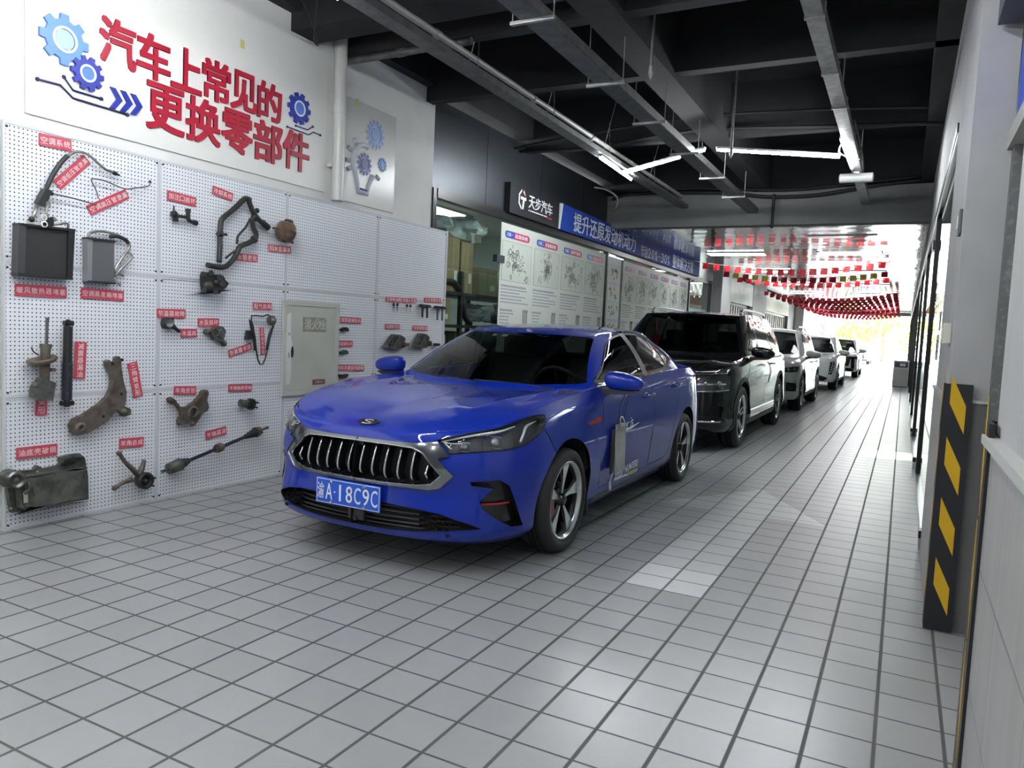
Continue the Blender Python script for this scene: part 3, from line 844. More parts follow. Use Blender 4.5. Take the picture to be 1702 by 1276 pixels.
    # sill strip
    band('sill_strip', [(1.36, .235), (2.2, .235), (3.1, .24)], .03, net, black_plastic, root, (1, -1), .006, u0=7, u1=15)
    # handles
    for y, z in ((2.42, .862), (3.20, .905)):
        for sd in (1, -1):
            uv = net.inv([(y, z)], (1, 2), 8, 15)[0]; p = net.P(uv[0], uv[1])[0]
            h = MB(); h.tube([(sd*(p[0]-.01), y-.11, z-.006), (sd*(p[0]+.028), y-.085, z-.004), (sd*(p[0]+.032), y, z), (sd*(p[0]+.028), y+.085, z+.006), (sd*(p[0]-.01), y+.11, z+.008)], [.010, .013, .014, .013, .010], 8, sub=3)
            h.build('door_handle', paint, root)
            h = MB(); h.ball((sd*(p[0]-.004), y-.02, z-.004), (.012, .06, .03)); h.build('handle_cup', black_gloss, root)
    for sd in (1, -1): mirror(root, .87, 1.60, 1.005, sd, paint)
    rim = wheel_silver
    for cy in (yf, yr):
        for sd in (1, -1):
            wheel(root, sd*.775, cy, .315, sd, rim, .215, .238)
    for cy in (yf, yr):
        for sd in (1, -1): cal = MB(); cal.prism(circ(cy, .315, .165, 150, 215, 10)+circ(cy, .315, .10, 215, 150, 10), sd*.80, sd*.835, 'x'); cal.build('brake_caliper', mat('caliper_red', (.16, .01, .02), .4), root)
    plate_front(root, -.02, -.012, .388)
    pb = MB(); pb.box((-.02, .01, .388), (.40, .03, .11)); pb.build('plate_holder', black_plastic, root)
    cabin(root, 1.25, 3.7, .93, 1.0, .68, .36)
    # exhaust, mud flap
    for sx in (.80, -.80): mf = MB(); mf.box((sx, yf+.37, .22), (.12, .01, .15)); mf.build('mud_flap', black_plastic, root)
    # stickers on the door
    stk = mat('sticker_silver', (.92, .93, .95), .4)
    def side_text(s_, yc, zc, w_, h_, m_=stk, sh=0., rot=3., bold=.0):
        uv = net.inv([(yc, zc)], (1, 2), 8, 13)[0]; p = net.P(uv[0], uv[1])[0]; n_ = net.Nrm(uv[0], uv[1])[0]
        t_ = Vector((0, 1, 0)); nn = Vector(tuple(n_)); t_ = (t_-nn*t_.dot(nn)).normalized(); b_ = nn.cross(t_)
        B = Matrix(((t_.x, b_.x, nn.x, p[0]+n_[0]*.003), (t_.y, b_.y, nn.y, p[1]+n_[1]*.003), (t_.z, b_.z, nn.z, p[2]+n_[2]*.003), (0, 0, 0, 1)))
        return text_obj('door_lettering', s_, m_, root, B @ Matrix.Rotation(math.radians(rot), 4, 'Z'), 1, w_, h_, depth=.0006, bold=bold, shear=sh)
    side_text('SPEED HUNTERS', 2.03, .348, .50, .058, bold=.02)
    side_text('Wer is', 1.90, .685, .30, .075, sh=.4, rot=5)
    side_text('《', 1.71, .30, .06, .13, bold=.03)
    band('lettering_line', [(1.78, .300), (2.06, .296)], .016, net, stk, root, (1,), .003, u0=8, u1=13, depth=.001)
    band('lettering_line', [(2.06, .296), (2.30, .30)], .03, net, mat('sticker_lime', (.35, .42, .06), .4), root, (1,), .003, u0=8, u1=13, depth=.001)
    band('lettering_line', [(1.80, .640), (2.0, .652), (2.18, .672)], [.03, .016, .004], net, stk, root, (1,), .003, u0=8, u1=13, depth=.001)
    # body crease
    # paper notes behind the screen, toy on the dash
    for x, y_, z_, w_, h_ in ((.03, 2.02, 1.27, .05, .035), (-.06, 2.02, 1.27, .03, .03)):
        s = MB(); s.box((x-.2, y_-.03, z_), (w_, .004, h_), rot=Matrix.Rotation(math.radians(-64), 3, 'X').to_quaternion()); s.build('screen_sticker', mat('paper', (.8, .8, .78), .7), root)
    return root
blue = blue_car()
r_ = empty('hanging_card', (-1.685, 4.86, .38), label='worn grey card hanging by cords from the mirror against the blue front door', cat='card')
q = MB(); q.box((.012, .02, .165), (.006, .20, .33), rot=Matrix.Rotation(math.radians(-1.5), 3, 'Y').to_quaternion()); q.build('card', mat('card_grey', (.42, .42, .40), .7, noise=(12, (.30, .30, .29), .4, .7)), r_)
q = MB(); q.box((.0, -.10, .15), (.010, .05, .30)); q.build('dark_backing', black_plastic, r_)
q = MB(); q.box((.020, .0, .325), (.02, .09, .02), bev=.004); q.tube([(.02, -.03, .33), (.025, -.05, .37), (.02, .0, .38), (.025, .05, .33)], .006, 6, sub=2); q.build('clip', satin, r_)
q = MB()
for a, b in ((-.06, -.10), (.0, -.02), (.05, .03)): q.tube([(.022, a, .34), (.03, (a+b)/2, .46), (.075, b, .56)], .0022, 4, sub=2)
q.build('cord', mat('cable_black', (.012, .012, .013), .6), r_)
# ---------------------------------------------------------------- the cars queued behind
def uz(net, pts):
    """(u, z) pairs to (u, v) on the net"""
    out = []; V = np.linspace(0, net.nv-1, 200)
    for u, z in pts:
        zz = net.P(np.full(200, u), V)[:, 2]; out.append((u, float(np.interp(z, zz, V))))
    return out
def suv(x, y, label, L, hw, H, zh, zf, zc, zb, foh, wb, r, paint, lamps, grille, lower, extra=None, clad=True, glass=None, detail=1, prov=None,
        rim=None, dark_roof=False, rails=True, seat=(.05, .05, .05), zbot=.24, style='twin', wsl=.72, group=None):
    glass = glass or glassmat('suv_glass', (.10, .11, .11)); rim = rim or wheel_silver
    root = empty('car', (x, y, 0), label=label, cat='car', group=group)
    cladm = mat('cladding', (.03, .03, .032), .55)
    cols = [(0, 0, zh, 1, 0), (.30*hw, .008, zh+.003, 1, 0), (.58*hw, .035, zh+.008, 1, 0), (.80*hw, .11, zh+.02, .95, 0), (.925*hw, .24, zh+.05, .6, 0), (.975*hw, .42, (zh+zf)/2+.03, .25, 0),
            (.992*hw, .64, zf, 0, 0), (hw, foh, (zf*.7+zc*.3), 0, 0), (hw, 1.35, zc, 0, 0), (hw, 1.9, zb*.6+zc*.4, 0, 0), (hw, 2.5, zb, 0, 0), (hw, 3.1, zb, 0, 0),
            (hw, L-1.3, zb+.01, 0, 0), (hw*.995, L-.8, zb+.02, 0, 0), (hw*.97, L-.35, zb+.02, 0, .4), (hw*.86, L-.12, zb+.02, 0, 1), (hw*.6, L-.03, zb+.02, 0, 1), (0, L, zb+.02, 0, 1)]
    k = zc
    prof = dict(F=[(zbot, .08), (zbot+.05, .02), (.40, 0), (.52, .0), (.66, .008), (.80, .02), (.93, .05), (.97, .09)],
                S=[(zbot, .05), (zbot+.06, .012), (.40, .0), (.55, .012), (.72, .005), (.88, .012), (k-.05, .04), (k, .10)],
                R=[(zbot, .08), (zbot+.06, .02), (.42, 0), (.58, .02), (.75, .04), (.9, .05), (k-.04, .07), (k, .10)])
    net = Net(body_net(cols, prof, zbot)); st = .05 if detail else .09
    sk = Skin(net, step=st); zw = r; yf, yr = foh, foh+wb
    ar = r+.055
    fd = [(1.42, .36), (1.38, .8), (1.42, zc-.04), (2.45, zb-.02), (2.50, .8), (2.45, .36)]; rd = [(2.46, .36), (2.51, .8), (2.46, zb-.02), (3.45, zb-.02), (3.50, .85), (yr-.40, .7), (yr-.46, .36)]
    if detail:
        for d in (fd, rd): sk.reg('gap', d, grow=.005, u0=6, u1=14)
        sk.reg('front_door', fd, u0=6, u1=14); sk.reg('rear_door', rd, u0=6, u1=14)
    for i, lp in enumerate(lamps): sk.reg('lamp', uz(net, lp), uvspace=True, step=.12)
    for g in grille: sk.reg('grille', uz(net, g), uvspace=True, step=.12)
    for g in lower: sk.reg('lower', uz(net, g), uvspace=True, step=.12)
    for cy, a, b in ((yf, 5.2, 9), (yr, 9, 15)):
        def arch(rr_): return [(q[0], max(q[1], zbot+.0001)) for q in circ(cy, zw, rr_, -28, 208, 30)+[(cy-rr_*.9, 0), (cy+rr_*.9, 0)]]
        if clad: sk.reg('clad', arch(ar+.055), u0=a, u1=b)
    if clad: sk.reg('clad', [(5.0, 0), (14, 0), (14, 1.35), (5.0, 1.2)], uvspace=True, step=.2)
    for cy, a, b in ((yf, 5.2, 9), (yr, 9, 15)):
        def arch(rr_): return [(q[0], max(q[1], zbot+.0001)) for q in circ(cy, zw, rr_, -28, 208, 30)+[(cy-rr_*.9, 0), (cy+rr_*.9, 0)]]
        sk.reg('hole', arch(ar), u0=a, u1=b)
    sk.reg('tail', uz(net, [(14.2, .85), (16.2, .85), (16.2, .99), (14.0, 1.0)]), uvspace=True, step=.2)
    sk.cut()
    body = sk.part('base', 'body_shell', paint, root, one=True)[0]
    for nm in ('front_door', 'rear_door'): sk.part(nm, nm, paint, root)
    sk.part('gap', 'shut_line', dark_void, body, one=True, depth=.01)
    if clad: sk.part('clad', 'arch_cladding', cladm, body, one=True, lift=.006)
    sk.part('tail', 'tail_lamp', mat('tail_red'), root, lift=.002)
    lm = sk.part('lamp', 'headlamp', mat('lamp_bowl'), root, depth=.04, wall=.045)
    cv = sk.part('lamp', 'lamp_cover', lampglass, root)
    if lm:
        for sd, a, b in zip((1, -1), lm, cv):
            b.parent = a
            if detail:
                for lp in lamps:
                    U = [p[0] for p in lp]; Z = [p[1] for p in lp]; u0_, u1_ = min(U), max(U); z0_, z1_ = min(Z), max(Z)
                    for fu, fz in ((.28, .45), (.6, .5)):
                        uv = uz(net, [(u0_+(u1_-u0_)*fu, z0_+(z1_-z0_)*fz)])[0]; p = (net.P(*[np.array([q]) for q in uv])[0]-net.Nrm(*[np.array([q]) for q in uv])[0]*.02)*np.array([sd, 1, 1])
                        MB().ball(tuple(p), min(.03, (z1_-z0_)*.22), 12).build('projector_lens', mat('lens'), a)
    if grille:
        g = sk.part('grille', 'grille', mat('grille_black'), root, one=True, depth=.03, wall=.035)[0]
    if lower: lw = sk.part('lower', 'lower_grille', mat('grille_black'), root, one=True, depth=.03, wall=.035)
    # bonnet, glasshouse, roof
    top = net.P(np.arange(0, 9)*1., np.full(9, 7.)); yc = 1.22
    rear = [(0, yc, zc+.0), (.4*hw, yc+.03, zc+.0), (.75*hw, yc+.12, zc+.0), tuple(top[8])]
    cen = [(0, top[0][1], zh), (0, .25, zh+(zc-zh)*.30+.03), (0, .6, zh+(zc-zh)*.62+.02), (0, yc, zc+.0)]
    P = coons(top[:4], rear, cen, top[3:9], 18, 26); n_, k_ = P.shape[:2]; s = np.linspace(0, 1, n_)[:, None]; t = np.linspace(0, 1, k_)[None, :]
    P[..., 2] += .022*np.sin(PI*s)*np.sin(PI*t)**.7+np.exp(-((s-.62)/.07)**2)*.012*np.sin(PI*t)
    grid_part('bonnet', P, paint, root)
    tw = hw*.70; zt = H-.03; gb = hw-.105
    gcols = [(0, yc+.03, zc-.01, 0, yc+wsl, H-.05), (.42*hw, yc+.06, zc-.01, .38*hw, yc+wsl+.01, H-.055), (.76*hw, yc+.16, zc-.005, .63*hw, yc+wsl+.05, H-.065), (gb-.03, yc+.26, zc, tw-.03, yc+wsl+.12, H-.06),
             (gb, yc+.55, zc+.01, tw, yc+wsl+.30, H-.045), (gb, 2.3, zb-.01, tw+.005, 2.5, zt), (gb, 2.9, zb-.005, tw+.005, 3.0, zt), (gb, L-1.3, zb, tw, L-1.3, zt-.01), (gb-.01, L-.75, zb, tw-.01, L-.75, zt-.03),
             (gb-.06, L-.33, zb, tw-.04, L-.52, zt-.05), (.6*hw, L-.14, zb, .5*hw, L-.44, zt-.05), (.3*hw, L-.10, zb, .25*hw, L-.42, zt-.03), (0, L-.09, zb, 0, L-.41, zt-.02)]
    gn = Net(green_net(gcols, .018)); gs = Skin(gn, step=st)
    gs.reg('windscreen', [(-.1, zc+.03), (.42*hw, zc+.03), (.72*hw, zc+.045), (.80*hw, zc+.06), (.625*hw, H-.105), (.38*hw, H-.085), (-.1, H-.08)], (0, 2), 0, 3.0)
    y0 = yc+.42; dl = [(y0, zc+.055), (y0+wsl*.50, H-.22), (y0+wsl*.72, H-.125), (2.6, H-.095), (L-1.3, H-.11), (L-.85, H-.14), (L-.62, H-.24), (L-.66, zb+.10), (L-.9, zb+.05), (2.6, zb+.04)]
    gs.reg('trim', dl, (1, 2), 2.5, 9.5, grow=.012); gs.reg('side_glass', dl, (1, 2), 2.5, 9.5, grow=-.012)
    for ya, yb_, w0 in ((2.50, 2.42, .05), (3.50, 3.38, .04)):
        if ya < L-.9: gs.reg('pillar', [(ya-w0, zb+.0), (ya+w0, zb+.0), (yb_+w0*.8, H-.07), (yb_-w0*.8, H-.07)], (1, 2), 2.5, 9.5)
    gs.reg('rear_screen', [(-.1, zb+.08), (.5*hw, zb+.08), (.45*hw, H-.14), (-.1, H-.12)], (0, 2), 9.6, 12)
    gs.cut()
    rp = paint
    gs.part('base', 'roof_pillars', rp, root, one=True)
    gs.part('windscreen', 'windscreen', glassmat('suv_windscreen', (.22, .24, .23)), root, one=True); gs.part('side_glass', 'side_window', glass, root); gs.part('trim', 'window_trim', chrome if detail else black_plastic, root, lift=.002)
    gs.part('pillar', 'door_pillar', black_gloss, root, pred=lambda c: (c[:, 2] < H-.09) & (c[:, 2] > zb+.035)); gs.part('rear_screen', 'rear_screen', glass, root, one=True)
    gt = gn.P(np.arange(13)*1., np.full(13, 4.))
    P = coons(gt[:4], gt[[12, 11, 10, 9]], [(0, yc+wsl, H-.05), (0, yc+wsl+.4, H-.005), (0, 2.9, H), (0, L-1.2, H-.005), (0, L-.41, H-.05)], gt[3:10], 14, 24)
    grid_part('roof', P, mat('roof_dark', (.03, .03, .033), .2) if dark_roof else paint, root)
    # ledge
    uo = np.linspace(7.9, 17, 70); ui = np.interp(uo, [7.9, 9, 10, 11, 12, 13, 14, 15, 16, 17], [2.6, 4.0, 5.3, 6.3, 7.3, 8.2, 9.0, 9.7, 10.3, 12])
    A = net.P(uo, np.full(70, 7.)); B = gn.P(ui, np.zeros(70)); LP = np.stack([B, (A+B)/2+np.array([0, 0, .004]), A])
    for sd in (1, -1):
        V = (LP*np.array([sd, 1, 1])).reshape(-1, 3); Fc = []
        for i in range(2):
            for j in range(69):
                q = (i*70+j, (i+1)*70+j, (i+1)*70+j+1, i*70+j+1); Fc.append(q if sd > 0 else q[::-1])
        rawmesh('belt_ledge', V, Fc, paint, body, smooth=True)
    s_ = MB(); s_.box((0, yc+.09, zc-.035), (hw*1.5, .26, .04)); s_.build('scuttle', black_plastic, root)
    for cy in (yf, yr):
        for sd in (1, -1):
            V, Fc = [], []; aa = np.linspace(math.radians(-28), math.radians(208), 20)
            for a in aa:
                for xx in (hw-.02, hw-.3): V.append((sd*(xx if (xx < hw-.1 or zw+ar*math.sin(a) > .5) else hw-.07), cy+(ar+.002)*math.cos(a), max(zw+(ar+.002)*math.sin(a), zbot)))
            for i in range(19): Fc.append((2*i, 2*i+1, 2*i+3, 2*i+2))
            o = len(V); V += [(sd*(hw-.3), cy+(ar+.01)*math.cos(a), max(zw+(ar+.01)*math.sin(a), zbot-.02)) for a in aa]; Fc.append(tuple(range(o, o+20)))
            rawmesh('wheel_arch_liner', V, Fc, dark_void, body)
            wheel(root, sd*(hw-.125), cy, r, sd, rim, .235, r*.70, style=style)
    u = MB(); u.box((0, L/2, zbot+.06), (hw*1.55, L-.5, .10)); u.build('underbody', dark_void, body)
    if rails:
        for sd in (1, -1):
            q = MB(); q.tube([(sd*(tw-.06), yc+wsl+.28, H-.03), (sd*(tw-.06), yc+wsl+.42, H+.03), (sd*(tw-.06), 2.9, H+.042), (sd*(tw-.07), L-1.0, H+.03), (sd*(tw-.08), L-.75, H-.03)], .018, 8, sub=4); q.build('roof_rail', satin, root)
    if detail:
        for yy in (2.2, 3.15):
            for sd in (1, -1):
                uv = net.inv([(yy, zb-.13)], (1, 2), 8, 14)[0]; p = net.P(uv[0], uv[1])[0]
                q = MB(); q.tube([(sd*(p[0]-.01), yy-.11, p[2]), (sd*(p[0]+.03), yy-.07, p[2]), (sd*(p[0]+.03), yy+.07, p[2]), (sd*(p[0]-.01), yy+.11, p[2])], .013, 8, sub=3); q.build('door_handle', chrome if paint.name == 'black_paint' else paint, root)
    for sd in (1, -1): mirror(root, hw-.03, yc+.44, zc+.06, sd, paint, 1.12)
    cabin(root, yc, L-1.0, zc-.02, zb, hw*.8, .38, seat)
    if prov: plate_front(root, 0, -.012, .50, prov=None)
    if extra: extra(root, net, gn)
    return root

def vw_extra(root, net, gn):
    def hb(u0_, u1_, z0_, z1_, w, m, nm, lift=.01, both=True):
        uu = np.linspace(u0_, u1_, 14); uv = np.array(uz(net, list(zip(uu, np.linspace(z0_, z1_, 14))))); P = net.P(uv[:, 0], uv[:, 1]); N = net.Nrm(uv[:, 0], uv[:, 1])
        if both: strip(nm, P, N, w, m, root, (1, -1), lift)
        else:
            P = np.concatenate([P[::-1]*np.array([-1, 1, 1]), P[1:]]); N = np.concatenate([N[::-1]*np.array([-1, 1, 1]), N[1:]]); strip(nm, P, N, w, m, root, (1,), lift)
    for z in (.87, .805, .74): hb(0, 1.75, z, z, .022, chrome, 'grille_bar', both=False)
    hb(1.8, 4.2, .90, .925, .012, chrome, 'lamp_trim'); hb(1.8, 4.0, .785, .80, .02, chrome, 'lamp_trim', .0); hb(1.8, 4.25, .70, .735, .016, chrome, 'lamp_trim')
    hb(2.0, 3.6, .36, .37, .022, chrome, 'bumper_trim'); hb(0, 1.9, .34, .355, .012, chrome, 'bumper_trim', both=False)
    pts = [(1.45, .345), (2.4, .35), (3.3, .36)]
    band('sill_strip', [(1.4, .42), (2.4, .42), (3.3, .42)], .022, net, chrome, root, (1, -1), .008, u0=6, u1=14)
    b = MB(); b.lathe([(.075, 0), (.085, -.01), (.085, -.02), (.075, -.022)], 28, 'y', c=(0, .005, .80)); bo = b.build('front_badge', chrome, root)
    v = MB(); T = Matrix.Translation((0, -.012, .80)) @ Matrix.Rotation(PI/2, 4, 'X')
    v.prism([(-.062, .035), (-.045, .045), (-.028, .0), (-.012, .045), (.012, .045), (.028, 0), (.045, .045), (.062, .035), (.035, -.055), (.024, -.055), (0, .01), (-.024, -.055), (-.035, -.055)], 0, .006, 'z', T=T); v.build('badge_mark', chrome, bo)
    # charm hanging behind the screen
    c = MB(); c.prism([(-.42, 1.33), (-.33, 1.33), (-.345, 1.22), (-.405, 1.22)], 1.62, 1.64, 'y'); c.cyl((-.375, 1.63, 1.33), (-.375, 1.63, 1.55), .002, 4); c.build('hanging_charm', mat('charm_red', (.30, .01, .03), .5), root)
black_paint = paintmat('black_paint', (.004, .004, .005), .3, .25)
white_paint = paintmat('white_paint', (.78, .80, .80), 0., .3)
silver_paint = paintmat('pearl_paint', (.55, .58, .57), .3, .3)
grey_paint = paintmat('dark_grey_paint', (.06, .06, .07), .3, .3)
suv(-2.67, 8.50, 'large black seven seat SUV with chrome trim waiting behind the blue saloon', 5.04, .985, 1.70, .93, 1.05, 1.10, 1.12, .93, 2.98, .378, black_paint,
    lamps=[[(1.80, .70), (3.6, .70), (4.35, .76), (4.55, .90), (4.2, .92), (1.80, .905)]], grille=[[(0, .72), (1.75, .72), (1.75, .90), (0, .90)]],
    lower=[[(0, .40), (1.9, .40), (2.2, .56), (1.4, .64), (0, .64)], [(2.5, .42), (3.6, .42), (3.8, .54), (2.9, .56)]], extra=vw_extra)
def w2_extra(root, net, gn):
    for sd in (1, -1):
        uv = np.array(uz(net, [(2.7, .57), (3.9, .60), (4.35, .50), (4.2, .40)])); P = net.P(uv[:, 0], uv[:, 1])*np.array([sd, 1, 1])
        MB().tube([tuple(p) for p in P], .014, 8, sub=3).build('fog_trim', satin, root)
suv(-2.60, 14.55, 'pearl white SUV with black headlamps waiting behind the black SUV', 4.55, .93, 1.60, .90, .99, 1.03, 1.05, .90, 2.67, .345, silver_paint,
    lamps=[[(2.3, .76), (4.4, .76), (4.9, .86), (3.6, .86), (2.3, .83)]], grille=[[(0, .62), (1.6, .62), (2.2, .74), (1.9, .86), (0, .86)]],
    lower=[[(0, .30), (2.0, .30), (2.0, .42), (0, .46)], [(2.8, .40), (4.1, .40), (4.3, .55), (2.8, .57)]], extra=w2_extra, rim=satin)
def w3_extra(root, net, gn):
    for sd in (1, -1):
        for i in range(5):
            uv = np.array(uz(net, [(3.0+.2*i, .50+.07*i), (3.8-.02*i, .56+.07*i)])); P = net.P(uv[:, 0], uv[:, 1])*np.array([sd, 1, 1])
            MB().tube([tuple(p-np.array([0, .006, 0])) for p in P], .010, 6).build('lamp_slash', mat('lamp_white'), root)
suv(-2.55, 22.4, 'white electric crossover with slashed corner lamps third from the front SUV queue', 4.55, .94, 1.56, .86, .97, 1.01, 1.03, .92, 2.75, .34, white_paint,
    lamps=[[(2.9, .46), (3.5, .46), (4.2, .78), (3.9, .83), (3.2, .80)]], grille=[], lower=[[(0, .28), (2.4, .28), (2.9, .36), (1.6, .45), (0, .46)]], extra=w3_extra, rails=False, detail=0)
suv(-2.45, 32.2, 'white and black compact SUV, last of the queue before the daylight', 4.35, .90, 1.58, .88, .98, 1.02, 1.05, .86, 2.62, .345, paintmat('two_tone_white', (.72, .73, .75), 0., .3),
    lamps=[[(2.4, .74), (4.4, .76), (4.6, .86), (2.4, .84)]], grille=[[(0, .46), (2.2, .46), (2.6, .84), (0, .84)], [(2.6, .40), (3.4, .36), (3.4, .84), (2.6, .80)]], lower=[[(0, .27), (3.2, .27), (3.2, .38), (0, .42)]], rails=False, detail=0)
suv(-2.9, 56.0, 'pale blue car parked out in the daylight beyond the corridor mouth', 4.6, .92, 1.50, .84, .95, 1.0, 1.02, .9, 2.7, .33, paintmat('pale_blue_paint', (.25, .42, .62), .2, .3),
    lamps=[[(2.0, .66), (4.3, .68), (4.5, .78), (2.0, .76)]], grille=[[(0, .40), (2.2, .40), (1.9, .70), (0, .70)]], lower=[[(0, .26), (3.2, .26), (3.2, .34), (0, .36)]], rails=False, detail=0, clad=False)
# ---------------------------------------------------------------- surfaces with a pattern
TX, TY = .207, .21075
def floor_mat():
    m = mat('floor_tiles', (.4, .4, .4), .30); nd, lk, b = nodes_of(m); nt = m.node_tree
    tc = nd.new('ShaderNodeNewGeometry'); sp = nd.new('ShaderNodeSeparateXYZ'); lk.new(tc.outputs['Position'], sp.inputs[0])
    X, Y = sp.outputs[0], sp.outputs[1]
    ax = math_(nt, 'DIVIDE', math_(nt, 'SUBTRACT', X, .011), TX); ay = math_(nt, 'DIVIDE', math_(nt, 'SUBTRACT', Y, 2.934), TY)
    def line(a, w):      # 1 on the joint
        f = math_(nt, 'ABSOLUTE', math_(nt, 'SUBTRACT', math_(nt, 'FRACT', math_(nt, 'ADD', a, .5)), .5))
        mr = nd.new('ShaderNodeMapRange'); mr.inputs[1].default_value = w*.75; mr.inputs[2].default_value = w*1.25; mr.inputs[3].default_value = 1; mr.inputs[4].default_value = 0
        lk.new(f, mr.inputs[0]); return mr.outputs[0]
    g = math_(nt, 'MAXIMUM', line(ax, .030), line(ay, .021))
    cell = nd.new('ShaderNodeCombineXYZ'); lk.new(math_(nt, 'FLOOR', ax), cell.inputs[0]); lk.new(math_(nt, 'FLOOR', ay), cell.inputs[1])
    wn = nd.new('ShaderNodeTexWhiteNoise'); wn.noise_dimensions = '2D'; lk.new(cell.outputs[0], wn.inputs['Vector'])
    n2 = nd.new('ShaderNodeTexNoise'); n2.inputs['Scale'].default_value = 1.3; n2.inputs['Detail'].default_value = 6; lk.new(tc.outputs['Position'], n2.inputs['Vector'])
    val = math_(nt, 'ADD', math_(nt, 'MULTIPLY', wn.outputs['Value'], .035), math_(nt, 'MULTIPLY', n2.outputs['Fac'], .10))
    base = math_(nt, 'ADD', val, .235)
    # painted arrow: shaft two tiles wide, then a triangular head pointing up the lane
    def between(v, lo, hi): return math_(nt, 'MULTIPLY', math_(nt, 'GREATER_THAN', v, lo), math_(nt, 'LESS_THAN', v, hi))
    shaft = math_(nt, 'MULTIPLY', between(X, .011-6*TX, .011-4*TX), between(Y, ARROW[0], ARROW[1]))
    hw_ = math_(nt, 'MULTIPLY', math_(nt, 'SUBTRACT', ARROW[2], Y), ARROW[3])
    head = math_(nt, 'MULTIPLY', between(Y, ARROW[1], ARROW[2]), math_(nt, 'LESS_THAN', math_(nt, 'ABSOLUTE', math_(nt, 'SUBTRACT', X, .011-5*TX)), hw_))
    arrow = math_(nt, 'MAXIMUM', shaft, head)
    near = math_(nt, 'MULTIPLY', shaft, math_(nt, 'LESS_THAN', Y, ARROW[0]+TY*2))
    v = math_(nt, 'ADD', base, math_(nt, 'ADD', math_(nt, 'MULTIPLY', arrow, .19), math_(nt, 'MULTIPLY', near, .15)))
    v = math_(nt, 'MULTIPLY', v, math_(nt, 'SUBTRACT', 1, math_(nt, 'MULTIPLY', g, .84)))
    cb = nd.new('ShaderNodeCombineXYZ')
    for i, k in enumerate((.985, 1.0, 1.0)): lk.new(math_(nt, 'MULTIPLY', v, k), cb.inputs[i])
    lk.new(cb.outputs[0], b.inputs['Base Color'])
    lk.new(math_(nt, 'ADD', math_(nt, 'MULTIPLY', n2.outputs['Fac'], .08), math_(nt, 'ADD', math_(nt, 'MULTIPLY', g, .35), .26)), b.inputs['Roughness'])
    b.inputs['Specular IOR Level'].default_value = .85
    bp = nd.new('ShaderNodeBump'); bp.inputs['Distance'].default_value = .003; bp.inputs['Strength'].default_value = .6; lk.new(math_(nt, 'SUBTRACT', 1, g), bp.inputs['Height'])
    n3 = nd.new('ShaderNodeTexNoise'); n3.inputs['Scale'].default_value = 5; lk.new(tc.outputs['Position'], n3.inputs['Vector'])
    bp2 = nd.new('ShaderNodeBump'); bp2.inputs['Distance'].default_value = .004; bp2.inputs['Strength'].default_value = .06; lk.new(n3.outputs['Fac'], bp2.inputs['Height'])
    lk.new(bp2.outputs[0], bp.inputs['Normal']); lk.new(bp.outputs[0], b.inputs['Normal'])
    return m
_a0 = floorpt(1097, 980)[1]; _a0 = 2.934+round((_a0-2.934)/TY)*TY
_a1 = floorpt(1056, 826)[1]
ARROW = (_a0, _a1-.02, _a1+1.05, .62/1.07)
def peg_mat():
    m = mat('pegboard_white', (.72, .74, .78), .38); nd, lk, b = nodes_of(m); nt = m.node_tree
    g = nd.new('ShaderNodeNewGeometry'); sp = nd.new('ShaderNodeSeparateXYZ'); lk.new(g.outputs['Position'], sp.inputs[0])
    def c(o):
        a = math_(nt, 'SUBTRACT', math_(nt, 'FRACT', math_(nt, 'DIVIDE', o, .0245)), .5); return math_(nt, 'MULTIPLY', a, a)
    d = math_(nt, 'SQRT', math_(nt, 'ADD', c(sp.outputs[1]), c(sp.outputs[2])))
    h = nd.new('ShaderNodeMapRange'); h.inputs[1].default_value = .15; h.inputs[2].default_value = .19; lk.new(d, h.inputs[0])
    mx = nd.new('ShaderNodeMix'); mx.data_type = 'RGBA'; mx.inputs[6].default_value = (.05, .05, .06, 1); mx.inputs[7].default_value = (.76, .78, .82, 1)
    lk.new(h.outputs[0], mx.inputs[0]); lk.new(mx.outputs[2], b.inputs['Base Color'])
    bp = nd.new('ShaderNodeBump'); bp.inputs['Distance'].default_value = .002; lk.new(h.outputs[0], bp.inputs['Height']); lk.new(bp.outputs[0], b.inputs['Normal'])
    return m
def tilewall_mat():
    m = mat('wainscot_tiles', (.52, .52, .49), .35); nd, lk, b = nodes_of(m); nt = m.node_tree
    g = nd.new('ShaderNodeNewGeometry'); sp = nd.new('ShaderNodeSeparateXYZ'); lk.new(g.outputs['Position'], sp.inputs[0])
    def line(o, per, off, w):
        f = math_(nt, 'ABSOLUTE', math_(nt, 'SUBTRACT', math_(nt, 'FRACT', math_(nt, 'ADD', math_(nt, 'DIVIDE', math_(nt, 'SUBTRACT', o, off), per), .5)), .5))
        return math_(nt, 'LESS_THAN', f, w/per)
    k = math_(nt, 'MAXIMUM', line(sp.outputs[2], .27, .03, .0025), math_(nt, 'MAXIMUM', line(sp.outputs[1], .40, .02, .0025), line(sp.outputs[0], .40, .0, .0025)))
    mp = nd.new('ShaderNodeMapping'); mp.inputs['Scale'].default_value = (22, 22, .8); lk.new(g.outputs['Position'], mp.inputs[0])
    n = nd.new('ShaderNodeTexNoise'); n.inputs['Scale'].default_value = 1; n.inputs['Detail'].default_value = 3; lk.new(mp.outputs[0], n.inputs['Vector'])
    v = math_(nt, 'MULTIPLY', math_(nt, 'ADD', .23, math_(nt, 'MULTIPLY', n.outputs['Fac'], .12)), math_(nt, 'SUBTRACT', 1, math_(nt, 'MULTIPLY', k, .6)))
    cb = nd.new('ShaderNodeCombineXYZ')
    for i, q in enumerate((1.0, .99, .95)): lk.new(math_(nt, 'MULTIPLY', v, q), cb.inputs[i])
    lk.new(cb.outputs[0], b.inputs['Base Color']); return m
